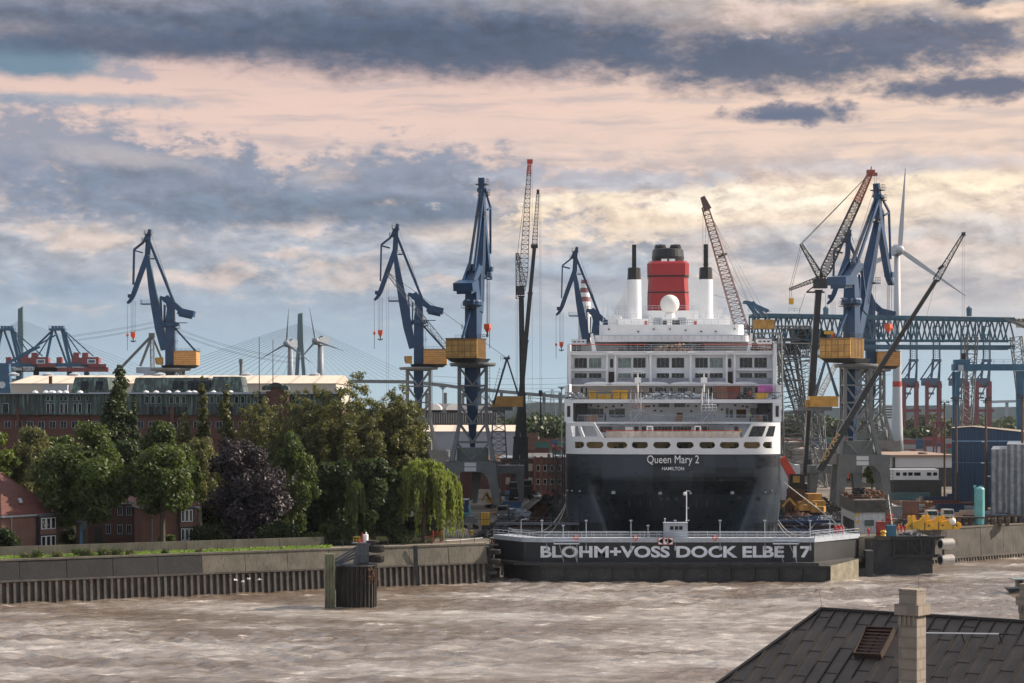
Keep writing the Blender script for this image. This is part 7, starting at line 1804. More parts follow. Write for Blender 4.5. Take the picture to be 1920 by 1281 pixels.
# cabin block D
deck('cabin_block', 20.3,29,300,35.21,41.2, M_white)
d = 28
m = MB()
for px in (1138,1154,1220,1295,1362,1377): x = sx(px, d); m.tube((x,28.2,35.2),(x,28.2,41.2),.22, n=8)
m.build('pillars', M_whitec, **kw)
deck('balcony_slab', 20.4,27.6,29,41.2,41.75)
for s_ in (-1,1):
    m = MB(); xa_, xb_ = sorted((s_*sx(1380, d), s_*20.3)); m.box(xa_, xb_,27.8,28.995,38.0,38.35); m.build('balcony_slab', M_white, **kw)
    m = MB(); m.box(*sorted((s_*20.3, s_*20.9)),26.5,30,35.2,43.4); m.build('side_fin', M_white, **kw)
d = 29
G_ = [(1078,1100),(1105,1127),(1160,1183),(1188,1210),(1232,1254),(1260,1282),(1304,1326),(1331,1354),(1387,1409),(1414,1436)]
for i,(a, b) in enumerate(G_):
    win(sx(a, d)-.1, sx(b, d)+.1,29, sz(690, d), sz(671, d),3, None, M_glassg if i in (1,2,7) else M_glass)
    win(sx(a, d)-.1, sx(b, d)+.1,29, sz(709, d), sz(699.5, d),3, None, M_glassg if i in (2,) else M_glass)
for px in (1147,1367.5):
    x = sx(px, d); m = MB(); w_ = .33; z0_, z1_ = sz(690, d), sz(672.5, d)
    m.prism([(x+w_*math.cos(a),28.99, z0_+w_+w_*math.sin(a)) for a in [math.pi+k*math.pi/6 for k in range(7)]]+[(x+w_*math.cos(a),28.99, z1_-w_+w_*math.sin(a)) for a in [k*math.pi/6 for k in range(7)]], (0,-.08,0)); m.build('oval_window', M_glass, **kw)
    m = MB(); m.box(x-.6, x+.6,28.9,28.995,35.3, sz(697, d)); m.build('louvre_door', mat('door_brown', (.035,.024,.02),.6), **kw)
m = MB()
for a, b in ((1068,1134),(1158,1217),(1224,1291),(1299,1359),(1380,1444)): m.box(sx(a,28), sx(b,28),28.1,28.16,35.25,36.5)
m.build('balcony_screens', mat('screen_grey', (.26,.27,.31),.4,0,.15,.6), **kw)
m = MB()
for px in (1145,1218,1296,1368): x = sx(px,27); m.box(x-.7, x+.7,26.9,27.59,41.55,41.9)
m.build('deck_brackets', M_whitec, **kw)
# deck E
deck('terrace_slab', 20.6,27.4,60,41.76,41.95)
m = MB(); m.rail([(-20.4,27.5,41.95),(20.4,27.5,41.95)], 1.25,1.35,.035,3); m.build('railing', M_lgrey, **kw)
m = MB(); m.tube((-20.6,27.5,43.25),(-5,27.5,43.25),.075, n=4); m.tube((6,27.5,43.25),(20.6,27.5,43.25),.075, n=4); m.build('red_handrail', M_red, **kw)
deck('deck_wall', 20.2,35,35.5,41.953,43.9, mat('dull_cream', (.33,.31,.30),.7,0,.1,.5))  # darker greyish cream for the back wall
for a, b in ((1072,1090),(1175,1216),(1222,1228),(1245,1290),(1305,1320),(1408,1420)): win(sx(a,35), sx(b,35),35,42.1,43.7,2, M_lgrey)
for s_ in (-1,1):
    m = MB(); m.box(*sorted((s_*17.3, s_*20.3)),33,36,43.4,44.5); m.build('side_house', M_white, **kw)
    m = MB()
    for k in range(3): m.prism([(s_*(17.9+k*.85)+.28*math.cos(a),32.97,44.0+.13*math.sin(a)) for a in [q*math.pi/6 for q in range(12)]], (0,-.04,0))
    m.build('oval_ports', M_black, **kw)
    m = MB(); m.bar((s_*15.6,31,41.95),(s_*16.1,31,45.6),.9,.5,.5,.5); m.build('davit_strut', M_whitec, **kw)
def rounded(hw, y0, y1, r): 
    return [(-hw, y1),(-hw, y0+r)]+[(-hw+r-r*math.cos(a), y0+r-r*math.sin(a)) for a in [k*math.pi/12 for k in range(1,7)]]+[(hw-r+r*math.sin(a), y0+r-r*math.cos(a)) for a in [k*math.pi/12 for k in range(0,6)]]+[(hw, y0+r),(hw, y1)]
m = MB(); m.prism([(x, y,43.92) for x, y in rounded(15.6,31,60,1.5)], (0,0,1.35)); m.build('upper_band', M_white, **kw)
m = MB(); m.prism([(x, y,45.3) for x, y in rounded(14.7,33.5,62,2.4)], (0,0,2.15)); m.build('upper_band', M_whitec, **kw)
m = MB()
for k in range(24): x = -15.4+k*1.34; m.box(x-.03, x+.03,30.93,30.995,44.35,45.2)
m.box(-15.5,15.5,30.92,30.93,45.12,45.2); m.build('glass_wind_screen', M_lgrey, **kw)
m = MB()
for px in (1142,1197,1226,1256,1285,1314,1341,1376): x = sx(px,36); m.cbox((x,33.3,46.3+.25*((px*7) % 3-1)),.35,.3,.22)
m.build('deck_floodlights', M_greydk, **kw)
m = MB(); m.rail([(-14,34.5,47.45),(14,34.5,47.45)], 1.1,1.5,.03,2); m.build('railing', M_lgrey, **kw)
# top houses
m = MB(); m.box(-13.2,-10.4,52,60,47.4,50.2); m.box(10.4,12.6,52,60,47.4,50.2); m.box(-11,-4.6,50,60,47.4,49.4); m.box(4.9,11,50,60,47.4,49.4); m.box(-4.7,4.7,78,100,47.4,52.0); m.box(-12.5,12.5,95,130,47.4,53.2); m.build('top_houses', M_whitec, **kw)
m = MB(); m.box(-3.5,-1.7,77.9,77.997,49,50.8); m.box(1.9,3.7,77.9,77.997,49,50.8); m.build('vent_grilles', M_lgrey, **kw)
m = MB()
for x in (-5.2,5.2): m.box(x-.28, x+.28,49.9,49.997,47.9,48.9)
m.build('fire_boxes', M_red, **kw)
m = MB(); m.rail([(-13.5,51,49.4),(-4.6,51,49.4)], 1.1,1.3,.03); m.rail([(4.9,51,49.4),(13.5,51,49.4)], 1.1,1.3,.03); m.rail([(-13,94,53.2),(13,94,53.2)], 1.1,1.5,.04); m.bar((-4.4,62,50.8),(-2.2,62,47.6),.9,.15); m.build('railing', M_lgrey, **kw)
m = MB(); m.rail([(-4.7,50,47.5),(4.7,50,47.5)], 1.6,1.2,.04,3); m.cbox((-1.2,56,48.4),.9,.8,1.6); m.cbox((1.2,56,48.5),1.6,1,1.5); m.build('deck_gear', M_greydk, **kw)
for s_, cx_ in ((-1,-7.75),(1,7.65)):
    m = MB(); m.lathe((cx_,60,47.5), [(1.62,0),(1.55,5),(1.5,10.7)], 24, ax=(1,1.2)); ex = m.build('exhaust_column', M_whitec, smooth=False, **kw)
    m = MB(); m.lathe((cx_,60,58.2), [(1.46,0),(1.36,2.5),(1.2,2.62)], 10, ax=(1,1.2)); m.build('black_cap', M_black, parent=ex, local=True)
    for k in range(5): pass
    m = MB(); m.cbox((cx_,60,63.2),.92,.92,5.2)
    for z in (61.5,62.9,64.3): m.cbox((cx_,60, z),1.0,1.0,.12)
    m.build('exhaust_pipe', M_black, parent=ex, local=True)
m = MB(); m.ball((0,70,53.4),2.12,28,18); m.build('radome', mat('radome_white', (.66,.66,.64),.45,0,.04,.6), smooth=True, **kw)
m = MB(); m.lathe((0,70,47.5), [(1.5,0),(1.3,2.8),(1.05,3.9)], 16); m.box(-1.6,1.6,69,71,50.2,50.5); m.build('radome_pedestal', M_whitec, **kw)
# funnel
def octo(hx, hy, ch): return [(-hx+ch, -hy),(hx-ch, -hy),(hx, -hy+ch*1.6),(hx, hy-ch),(hx-ch, hy),(-hx+ch, hy),(-hx, hy-ch),(-hx, -hy+ch*1.6)]
def funnel_seg(m, z0, h0, z1, h1, yc=120, ch=.95, ky=1.35):
    m.hexa8 = None
    a = [(x, yc+y, z0) for x, y in octo(h0, h0*ky, ch)]; b = [(x, yc+y, z1) for x, y in octo(h1, h1*ky, ch)]; n = 8
    m.add(a+b, [(i,(i+1) % n, n+(i+1) % n, n+i) for i in range(n)]+[tuple(range(n-1,-1,-1)), tuple(range(n,2*n))])
M_fun = mat('funnel_red', (.30,.018,.022),.33,0,.06,.3, spec=.5)
m = MB(); funnel_seg(m,53.2,5.3,58.3,4.92); funnel_seg(m,58.62,4.92,62.3,4.72); funnel_seg(m,62.62,5.0,65.4,5.05); funnel_seg(m,65.4,5.05,66.1,4.4); fn = m.build('funnel', M_fun, **kw)
m = MB(); funnel_seg(m,58.3,4.97,58.62,4.97); funnel_seg(m,62.3,5.02,62.62,5.02); m.build('black_bands', M_black, parent=fn, local=True)
M_fb = mat('funnel_black', (.012,.013,.016),.38,0,.2,.5)
m = MB(); m.lathe((0,120,66.1), [(3.85,0),(3.95,1.2),(3.75,3.0),(3.55,3.1)], 28, ax=(1,1.3))
for s_ in (-1,1):
    m.lathe((s_*1.85,120,69.1), [(1.45,0),(1.45,.85),(1.3,.95)], 16, ax=(1,1.6))
    for k in range(4): a = k*1.57; m.lathe((s_*1.85+.75*math.cos(a),120+.9*math.sin(a),70), [(.5,0),(.5,.35),(.2,.45)], 8)
m.lathe((0,120,69.0), [(.6,0),(.5,.6)], 8); m.build('black_cowl', M_fb, parent=fn, local=True)
m = MB()
for x in (-.95,.95): m.box(x-.7, x+.7,112.6,113.4,65.9,66.45)
m.build('deflector_plates', M_whitec, parent=fn, local=True)
m = MB()
for s_ in (-1,1):
    m.prism([(s_*x,112, z) for x, z in ((13.0,54.2),(9.6,60.0),(8.5,61.2),(6.4,62.1),(5.0,62.1),(5.0,53.2),(13.0,53.2))], (0,1.2,0))
    m.box(*sorted((s_*10.0, s_*10.3)),111.7,111.997,53.2,58.6)
m.build('funnel_wings', M_whitec, **kw)
m = MB(); m.tube((-14.3,55,47.5),(-14.3,55,54),.06, n=4); m.tube((-13.4,60,49),(-13.4,60,53),.05, n=4); m.build('whip_aerials', M_lgrey, **kw)
# side cabins: long balcony strips down both flanks, seen from the side only
m = MB()
for s_ in (-1,1):
    for k in range(5): m.box(*sorted((s_*20.3, s_*20.36)),34,280,28+k*2.7,29.5+k*2.7)
m.build('balcony_strips', M_glass, **kw)
for s_ in (-1,1):
    m = MB(); m.box(*sorted((s_*19.9, s_*20.33)),12.6,295,21.8,35.2); m.build('side_plating', M_white, **kw)
m = MB(); m.box(-20,20,60,260,41.2,43.8); m.box(-14,14,62.1,240,43.81,47.3); m.build('upper_superstructure', M_white, **kw)

# ---------------------------------------------------------------- things standing on the ship
def SW(px, py, d): return Vector(((px-960)*(400+d)/F,400+d, CAMZ-(py-HZ)*(400+d)/F))
def container(name_col, px, D, zb, L, w, h, label, group, rz=0.0, pxx=None, doors=False, name='shipping_container'):
    """L across (x), w deep (y); base at zb, px centre"""
    x = XW(px, D) if pxx is None else pxx; t = thing(name, label, 'container', (x, D, zb), rz, group)
    m = MB(); m.box(-L/2+.08, L/2-.08, -w/2+.08, w/2-.08,.08, h-.06); m.build('box', cmat(name_col), parent=t, local=True)
    m = MB(); e = .12
    for X in (-L/2, L/2-e):
        for Y in (-w/2, w/2-e): m.box(X, X+e, Y, Y+e,0, h)
    for Y in (-w/2, w/2-e):
        for Z_ in (0, h-e): m.box(-L/2+e, L/2-e, Y, Y+e, Z_, Z_+e)
    for X in (-L/2, L/2-e):
        for Z_ in (0, h-e): m.box(X, X+e, -w/2+e, w/2-e, Z_, Z_+e)
    m.build('frame', mat('container_frame_'+name_col.replace(' ', '_'), tuple(c*.75 for c in CCOL[name_col]),.6), parent=t, local=True)
    return t
zC = 32.16
container('rust brown', 1351,415, zC,2.3,5.5,2.6, 'dark brown end of the left shipping container on the upper terrace of the ship', 'containers on the ship')
container('brick red', 1374.5,415, zC,2.5,2.4,2.6, 'faded red shipping container beside the darker one on the ship terrace', 'containers on the ship')
def skip(px, D, zb, L, h, label, m_=None, name='yellow_skip', cat='skip', group='yellow bins on the ship terrace'):
    x = XW(px, D); t = thing(name, label, cat,(x, D, zb), group=group)
    m = MB(); m.box(x-L/2, x+L/2, D-.9, D+.9, zb+.08, zb+h-.1); m.build('body', m_ or M_yellow, t)
    m = MB(); m.box(x-L/2-.06, x+L/2+.06, D-.97, D-.903, zb+h-.16, zb+h); m.box(x-L/2-.06, x+L/2+.06, D+.903, D+.97, zb+h-.16, zb+h)
    for k in range(4): X = x-L/2+.1+k*(L-.2)/3; m.box(X-.05, X+.05, D-.96, D-.903, zb, zb+h-.163)
    m.build('rim', m_ or M_yellow, t); return t
skip(1111,412, zC,1.2,1.6, 'yellow bin furthest left on the ship terrace'); skip(1132,412, zC,2.5,1.0, 'long low yellow bin, second from the left on the terrace')
skip(1155,412, zC,1.25,1.75, 'tall yellow bin, left one of the touching pair on the terrace'); skip(1169,412, zC,1.3,1.75, 'tall yellow bin, right one of the touching pair on the terrace')
skip(1428,412, zC,2.4,1.3, 'slatted orange bin under the pink bundle on the terrace')
def pile(name, label, cat, c, sx_, sy_, sz_, m_, n=24, group=None, r=(.1,.35)):
    m = MB(); rs = random.Random(hash((round(c[0], 2), round(c[1], 2))) & 0xffff)
    for i in range(n):
        u, v, w_ = rs.uniform(-.5,.5), rs.uniform(-.5,.5), rs.random()**1.5; k = 1-.5*w_
        m.cbox((c[0]+u*sx_*k, c[1]+v*sy_*k, c[2]+w_*sz_*.8+.1), rs.uniform(*r)*3, rs.uniform(*r)*2, rs.uniform(*r), rs.uniform(0,3))
    return one(name, m, m_, label, cat, group)
M_pink = mat('pink_sheeting', (.55,.17,.48),.6,0,.2,1.5)
m = MB()
for k in range(6): m.hexa([(XW(1436,414)-1.5+.1*(k % 2)-k*.03,413,33.4+k*.27),(XW(1436,414)+1.4-.1*(k % 3),413,33.4+k*.27),(XW(1436,414)+1.4,415,33.4+k*.27),(XW(1436,414)-1.5,415,33.4+k*.27)], [(XW(1436,414)-1.45,413.05,33.63+k*.27),(XW(1436,414)+1.35,413.05,33.6+k*.27),(XW(1436,414)+1.3,415,33.63+k*.27),(XW(1436,414)-1.45,415,33.63+k*.27)])
one('sheet_stack', m, M_pink, 'pink stack of wrapped sheets on the right of the ship terrace', 'stack')
m = MB(); m.box(XW(1425,413.5), XW(1446,413.5),412.4,414.6,32.16,33.38); one('packing_crate', m, M_wood, 'wooden crate under the pink stack on the ship terrace', 'crate')
pile('debris_heap', 'heap of pale scrap and hoses at the left end of the ship terrace', 'scrap', (XW(1077,411),411, zC),4,1.6,1.5, M_lgrey,46)
pile('debris_heap', 'heap of pale scrap at the right end of the ship terrace', 'scrap', (XW(1450,411),411, zC),3,1.6,1.3, M_lgrey,36)
pile('debris_heap', 'low black rubble sacks between container and orange bin on the ship', 'scrap', (XW(1395,411),411, zC),4,1.4,.9, M_black,30)
pile('debris_heap', 'cluttered gear in the middle of the ship terrace behind the screens', 'scrap', (XW(1265,414),414, zC),16,3,1.6, M_lgrey,190)
pile('debris_heap', 'dark clutter on the top terrace under the overhang, left', 'scrap', (XW(1195,431),431,41.96),8,2,1.6, M_black,60)
pile('debris_heap', 'timber and boards on the top terrace in the middle', 'scrap', (XW(1262,429),429,41.96),8,1.6,1.7, M_wood,50)
pile('debris_heap', 'mixed tools on the top terrace, right end', 'scrap', (XW(1425,429),429,41.96),5,1.6,1.6, M_rust,40)
pile('debris_heap', 'dark planks stacked on the lowest stern terrace, left', 'scrap', (XW(1170,406),406,24.86),7,2,1.4, M_wood,50)
pile('debris_heap', 'mixed material on the lowest stern terrace, right', 'scrap', (XW(1320,406),406,24.86),8,2,1.5, M_rust,50)
for i,(px, w_, h_, lab, mm) in enumerate(((1159,2.4,2.1, 'grey tool cabin on the lowest stern terrace, left', M_grey),(1179,1.6,2.0, 'cream and blue tool box beside the grey cabin on the stern', M_white),(1343,3.0,2.0, 'dark tarpaulin covered load on the lowest stern terrace, right', M_grey))):
    m = MB(); x = XW(px,408); m.hexa([(x-w_/2,407,24.86),(x+w_/2,407,24.86),(x+w_/2,409,24.86),(x-w_/2,409,24.86)], [(x-w_/2+.06,407.05,24.86+h_),(x+w_/2-.06,407.05,24.86+h_*.95),(x+w_/2-.06,409,24.86+h_),(x-w_/2+.06,409,24.86+h_)]); one('tool_cabin', m, mm, lab, 'cabin', 'cabins on the stern')
for i,(px, w_, lab) in enumerate(((1103,1.0, 'brown crate, left one behind the railing of the middle terrace'),(1115,1.2, 'wide brown crate behind the railing of the middle terrace'),(1272,1.2, 'brown crate in the middle of the middle terrace'),(1422,1.6, 'brown crate at the right end of the middle terrace'))):
    m = MB(); x = XW(px,412); m.box(x-w_/2, x+w_/2,411.4,412.8,27.86,29.2); m.box(x-w_/2-.05, x+w_/2+.05,411.33,411.397,28.9,29.2); one('packing_crate', m, M_wood, lab, 'crate', 'crates on the ship')
# lamp masts on the terrace
for i, px in enumerate((1196,1320)):
    x = XW(px,413); t = thing('light_mast', ('white T-shaped light mast on the left of the ship terrace', 'white T-shaped light mast near the red container on the terrace')[i], 'mast', (x,413, zC), group='light masts on the ship terrace')
    m = MB(); m.tube((x,413, zC),(x,413,37.2),.15, n=8); m.cbox((x,413,35.9),1.2,.6,1.0); m.build('pole', M_whitec, t)
    m = MB(); m.cbox((x,413,37.4),2.3,.6,.45); m.build('lamp_bar', M_whitec, t)
    for k in range(4): MB().cbox((x-.85+k*.57,412.62,37.35),.36,.15,.3).build('lamp', M_lgrey, t)
# stairs between terraces
for i,(px, w_, hm) in enumerate(((1192,1.4, M_redred),(1325,1.5, M_whitec))):
    x = XW(px,408); t = thing('gangway_stair', ('red railed steel stair hanging over the left middle terrace', 'white scaffold stair over the right middle terrace')[i], 'stairs', (x,408,27.9), group='stair towers on the stern')
    m = MB()
    for dx in (-w_*.7,0, w_*.7): m.tube((x+dx,408,27.9),(x+dx,408,33.4),.07, n=4)
    m.build('posts', M_lgrey, t)
    m = MB(); m.box(x-w_*.7, x+w_*1.2,407.3,408.7,29.9,30.05); m.bar((x-w_*.6,408,27.9),(x+w_*.6,408,29.9),1,.15); m.bar((x+w_*.6,408,30),(x-w_*.4,408,32.2),1,.15); m.build('treads', M_lgrey, t)
    m = MB(); m.rail([(x-w_*.7,407.3,30.05),(x+w_*1.2,407.3,30.05)], 1.1,.8,.04,2); m.tube((x-w_*.6,407.3,31.1),(x-w_*.6,407.3,34.2),.05, n=4); m.tube((x+w_*.2,407.3,31.1),(x+w_*.2,407.3,34.2),.05, n=4); m.build('railing', hm, t)
for i, px in enumerate((1218,1308)):
    x = XW(px,402.6); m = MB(); 
    for dx in (-.5,.5): m.tube((x+dx,402.6,24.86),(x+dx,402.6,27.0),.09, n=5)
    m.tube((x-.5,402.6,27.0),(x+.5,402.6,27.0),.09, n=5); m.tube((x-.5,402.6,25.9),(x+.5,402.6,25.9),.05, n=4); one('boarding_frame', m, M_whitec,('left', 'right')[i]+' white portal frame on the stern rail', 'frame', 'portal frames on the stern')
# mooring lines
def rope(name, label, pts, r=.09):
    ps = []; P4 = [Vector(p) for p in pts]
    for i in range(25):
        u = i/24; n = len(P4)-1; v = [p.copy() for p in P4]
        for k in range(n,0,-1): v = [v[j].lerp(v[j+1], u) for j in range(k)]
        ps.append(v[0])
    m = MB(); m.path(ps, r,6); return one(name, m, mat('rope_white', (.50,.47,.42),.8), label, 'rope', 'mooring ropes')
rope('mooring_rope', 'upper pale mooring rope sagging from the left flank of the ship', [P(1065,934,412), P(1030,1020,404), P(990,1000,398), P(958,992,396)], .10)
rope('mooring_rope', 'lower pale mooring rope sagging from the left flank of the ship', [P(1065,935,412), P(1035,1040,402), P(985,1010,396), P(955,990,395)], .10)
rope('mooring_rope', 'right mooring rope sagging from the hull towards the dock wall', [P(1459,975,409), P(1480,1012,402), P(1510,1012,402), P(1532,975,420)], .09)
rope('mooring_rope', 'second right mooring rope just below the first', [P(1459,982,409), P(1480,1022,402), P(1512,1018,402), P(1536,968,425)], .09)
rope('mooring_rope', 'long rope slanting along the right dock wall to the pier', [P(1470,905,470), P(1540,960,430), P(1570,978,410), P(1592,1008,392)], .12)
# ---------------------------------------------------------------- people
def person_mesh():
    """standing figure grown from a jointed skeleton,1.78 m"""
    J = {'pel': (0,0,.95,.16), 'chest': (0,0,1.32,.19), 'neck': (0,0,1.50,.075), 'head': (0,-.01,1.63,.105), 'crown': (0,0,1.74,.08),
         'lh': (-.10,0,.88,.11), 'lk': (-.12,-.03,.50,.075), 'la': (-.13,.02,.09,.055), 'lf': (-.14,-.15,.04,.05), 'rh': (.10,0,.88,.11), 'rk': (.13,-.05,.50,.075), 'ra': (.15,.04,.09,.055), 'rf': (.17,-.13,.04,.05),
         'ls': (-.21,0,1.42,.075), 'le': (-.28,.02,1.14,.052), 'lw': (-.27,-.10,.90,.038), 'lx': (-.26,-.14,.80,.04), 'rs': (.21,0,1.42,.075), 're': (.29,0,1.14,.052), 'rw': (.27,-.14,.93,.038), 'rx': (.25,-.19,.84,.04)}
    E = [('pel','chest'),('chest','neck'),('neck','head'),('head','crown'),('pel','lh'),('lh','lk'),('lk','la'),('la','lf'),('pel','rh'),('rh','rk'),('rk','ra'),('ra','rf'),('chest','ls'),('ls','le'),('le','lw'),('lw','lx'),('chest','rs'),('rs','re'),('re','rw'),('rw','rx')]
    names = list(J); me = bpy.data.meshes.new('person_skeleton'); me.from_pydata([J[k][:3] for k in names], [(names.index(a), names.index(b)) for a, b in E], [])
    o = bpy.data.objects.new('tmp', me); COL.objects.link(o); md = o.modifiers.new('s', 'SKIN'); sk = me.skin_vertices[0].data
    for i, k in enumerate(names): sk[i].radius = (J[k][3],)*2
    sk[0].use_root = True; o.modifiers.new('u', 'SUBSURF').levels = 1
    bpy.context.view_layer.update(); out = bpy.data.meshes.new_from_object(o.evaluated_get(bpy.context.evaluated_depsgraph_get())); bpy.data.objects.remove(o); return out
PM = person_mesh()
def cloth_mat(name, suit, legs=None, hat=(.6,.6,.6)):
    m = bpy.data.materials.new(name); m.use_nodes = True; T = NT(m.node_tree); b = T.n['Principled BSDF']; tc = T.new('ShaderNodeTexCoord'); sp = T.new('ShaderNodeSeparateXYZ'); T.link(tc.outputs['Object'], sp.inputs[0])
    cr = T.new('ShaderNodeValToRGB'); cr.color_ramp.interpolation = 'CONSTANT'; T.link(T.math('MULTIPLY', sp.outputs[2], 1/1.85), cr.inputs[0]); e = cr.color_ramp.elements
    st = [(0,(.02,.02,.02)),(.065, legs or suit),(.53, suit),(.82,(.42,.24,.17)),(.91, hat)]
    for i,(p, c) in enumerate(st): q = e[i] if i < 2 else e.new(p); q.position = p; q.color = (*c,1)
    T.link(cr.outputs[0], b.inputs['Base Color']); b.inputs['Roughness'].default_value = .8; return m
C_red = cloth_mat('red_overall_cloth', (.42,.03,.035)); C_navy = cloth_mat('navy_cloth', (.03,.045,.09)); C_lime = cloth_mat('lime_vest_cloth', (.50,.65,.06),(.03,.04,.08)); C_black = cloth_mat('black_cloth', (.015,.015,.018)); C_orange = cloth_mat('orange_cloth', (.62,.12,.03),(.42,.03,.035))
def person(x, y, z, cm, label, group, rz=0.0):
    me = PM if cm is C_red else PM.copy()
    if not me.materials: me.materials.append(cm)
    elif cm is not C_red: me.materials[0] = cm
    o = bpy.data.objects.new('person', me); COL.objects.link(o); o.location = (x, y, z); o.rotation_euler = (0,0, rz); tag(o, label, 'person', group); return o
g = 'workers in red overalls'
for px, D, cm, lab, rz in ((1566.5,388.5, C_red, 'worker in red overalls on the gate walkway, left of three', .3),(1573.5,389, C_red, 'worker in red overalls on the gate walkway, middle of three', -.6),(1580,389.3, C_red, 'worker in red overalls on the gate walkway, right of three', 1.2)):
    person(XW(px, D), D,7.5, cm, lab, g, rz)
for px, D, z, cm, lab, rz in ((1628.5,393.5,6.75, C_red, 'lone worker in red overalls beside the red cabinet on the pier', .4),(1684,402,6.75, C_orange, 'worker in an orange jacket, left in the group of three on the pier', .2),(1690,403,6.75, C_red, 'worker in red overalls, middle of the group on the pier', 2.4),(1697,402.5,6.75, C_red, 'worker in red overalls, right of the group on the pier', -1.2),(861,470,6.5, C_red, 'worker in red overalls by the blue cabin, left one', .5),(866,471,6.5, C_red, 'worker in red overalls by the blue cabin, right one', -2)):
    person(XW(px, D), D, z, cm, lab, g, rz)
for px, D, lab in ((1626,545, 'person in navy clothes in the yard under the right portal, left one'),(1633,547, 'person in navy clothes in the yard under the right portal, right one')): person(XW(px, D), D,6.5, C_navy, lab, 'people in navy in the yard', .3)
for px, py, d, z, cm, lab in ((1372,0,6,24.86, C_lime, 'worker in a lime vest on the lowest stern terrace, left one'),(1389,0,6,24.86, C_lime, 'worker in a lime vest on the lowest stern terrace, right one'),(1407,0,11.5,27.86, C_lime, 'worker in a lime vest on the middle terrace of the ship'),(1135,0,13,27.86, C_black, 'person in black on the middle terrace before the windows'),(1184,0,13.5,32.16, C_black, 'person in black on the terrace beside the yellow bins'),(1203,0,13,32.16, C_black, 'person in black on the terrace beside the left light mast'),(1274,0,29.5,41.96, C_red, 'worker in red overalls on the top terrace of the ship'),(1294,0,29.8,41.96, C_navy, 'person in blue on the top terrace of the ship'),(1434,0,11.5,27.86, C_black, 'person in black at the right end of the middle terrace'),(1407,0,13,32.16, C_orange, 'person in orange at the orange bin on the ship terrace')):
    person(XW(px,400+d),400+d, z, cm, lab, 'people on the ship', random.uniform(0,6))

# ---------------------------------------------------------------- vehicles and plant
def car(px, D, rz, col, label, group='parked cars', x=None):
    x = XW(px, D) if x is None else x; t = thing('parked_car', label, 'car', (x, D, G), rz, group); k = dict(parent=t, local=True)
    m = MB(); m.prism([(u,-.85, z) for u, z in ((-2.15,.35),(2.15,.35),(2.2,.7),(1.9,.92),(1.1,1.0),(-1.9,1.0),(-2.15,.8))], (0,1.7,0)); m.build('body', col, **k)
    m = MB(); m.hexa([(-1.8,-.8,1.003),(1.15,-.8,1.003),(1.15,.8,1.003),(-1.8,.8,1.003)], [(-1.45,-.65,1.42),(.45,-.65,1.42),(.45,.65,1.42),(-1.45,.65,1.42)]); m.build('windows', M_glass, **k)
    m = MB(); m.box(-1.4,.4,-.64,.64,1.423,1.47); m.build('roof', col, **k)
    for a in (-1.35,1.35):
        for b in (-.8,.8):
            m = MB(); m.tube((a, b-.1,.33),(a, b+.1,.33),.33, n=12); m.build('wheel', M_rubber, **k)
    return t
CP = {'white': mat('car_white', (.70,.70,.70),.3), 'silver': mat('car_silver', (.35,.38,.42),.3,.4), 'navy': mat('car_navy', (.03,.05,.10),.3)}
car(1010,570, R(-70), CP['white'], 'white parked car before the brick office'); car(991,585, R(15), CP['silver'], 'silver blue parked car left of the white one'); car(1016,582, R(10), CP['silver'], 'silver car right of the white one by the brick office')
t = thing('telehandler', 'red telehandler with big dark wheels before the brick office', 'telehandler', (XW(1034,565),565, G), R(8)); k = dict(parent=t, local=True)
m = MB(); m.box(-2.6,2.6,-.9,.9,.9,1.7); m.box(-.3,1.2,-.95,.2,1.703,2.8); m.build('body', M_redred, **k); m = MB(); m.bar((-2.4,.5,1.9),(3.6,.5,1.7),.5,.6); m.build('boom', M_redred, **k)
for a in (-1.7,1.7):
    for b in (-1.0,1.0): MB().tube((a, b-.25,.75),(a, b+.25,.75),.75, n=14).build('wheel', M_rubber, **k)
MB().box(-.2,1.1,-1.0,-.953,1.8,2.7).build('cab_window', M_glass, **k)
t = thing('excavator', 'teal tracked excavator on the quay beside the left portal crane', 'excavator', (XW(881,425),425, G), R(100)); k = dict(parent=t, local=True)
M_teal = mat('teal_machine', (.05,.20,.24),.5)
m = MB(); m.box(-1.6,1.5,-1.3,1.3,1.15,2.1); m.box(-1.6,.2,-.8,1.1,2.103,2.6); m.build('counterweight', M_grey, **k); m = MB(); m.box(-.2,1.5,.1,1.25,2.11,3.1); m.build('cab', M_teal, **k)
for b in (-1.15,1.15):
    m = MB(); m.prism([(u, b-.3, z) for u, z in ((-2,.25),(-1.7,0),(1.7,0),(2,.25),(2,.6),(1.7,.85),(-1.7,.85),(-2,.6))], (0,.6,0)); m.build('track', M_black, **k)
m = MB(); m.bar((1.2,-.4,1.8),(3.4,-.4,4.3),.45,.6); m.bar((3.4,-.4,4.3),(5.4,-.4,2.2),.4,.45); m.build('boom', M_teal, **k); m = MB(); m.bar((5.4,-.9,2.1),(5.0,-.9,1.0),1.0,.8,1.0,.5); m.build('bucket', M_greydk, **k); MB().box(1.503,1.53,.2,1.2,2.3,3.0).build('cab_window', M_glass, **k)
t = thing('generator', 'yellow caged generator on the left quay beside the excavator', 'generator', (XW(910,418),418, G)); x = XW(910,418)
MB().box(x-.95, x+.95,417,419,7.6,10.0).build('body', M_yellow, t); m = MB()
for q in (-.9,-.3,.3,.9): m.box(x+q-.04, x+q+.04,416.9,416.97,7.5,10.1)
m.box(x-1, x+1,416.88,416.9,8.7,8.8); m.build('cage', M_greydk, t); MB().box(x-.7, x+.7,417.2,418.8,6.5,7.597).build('base', M_greydk, t)
t = thing('site_cabin', 'dark blue site cabin with small white windows beside the willow', 'cabin', (XW(867,470),470, G)); x0, x1 = XW(855,470), XW(878,470)
MB().box(x0, x1,473,478, G, ZW(939,470)).build('wall', M_sheet, t)
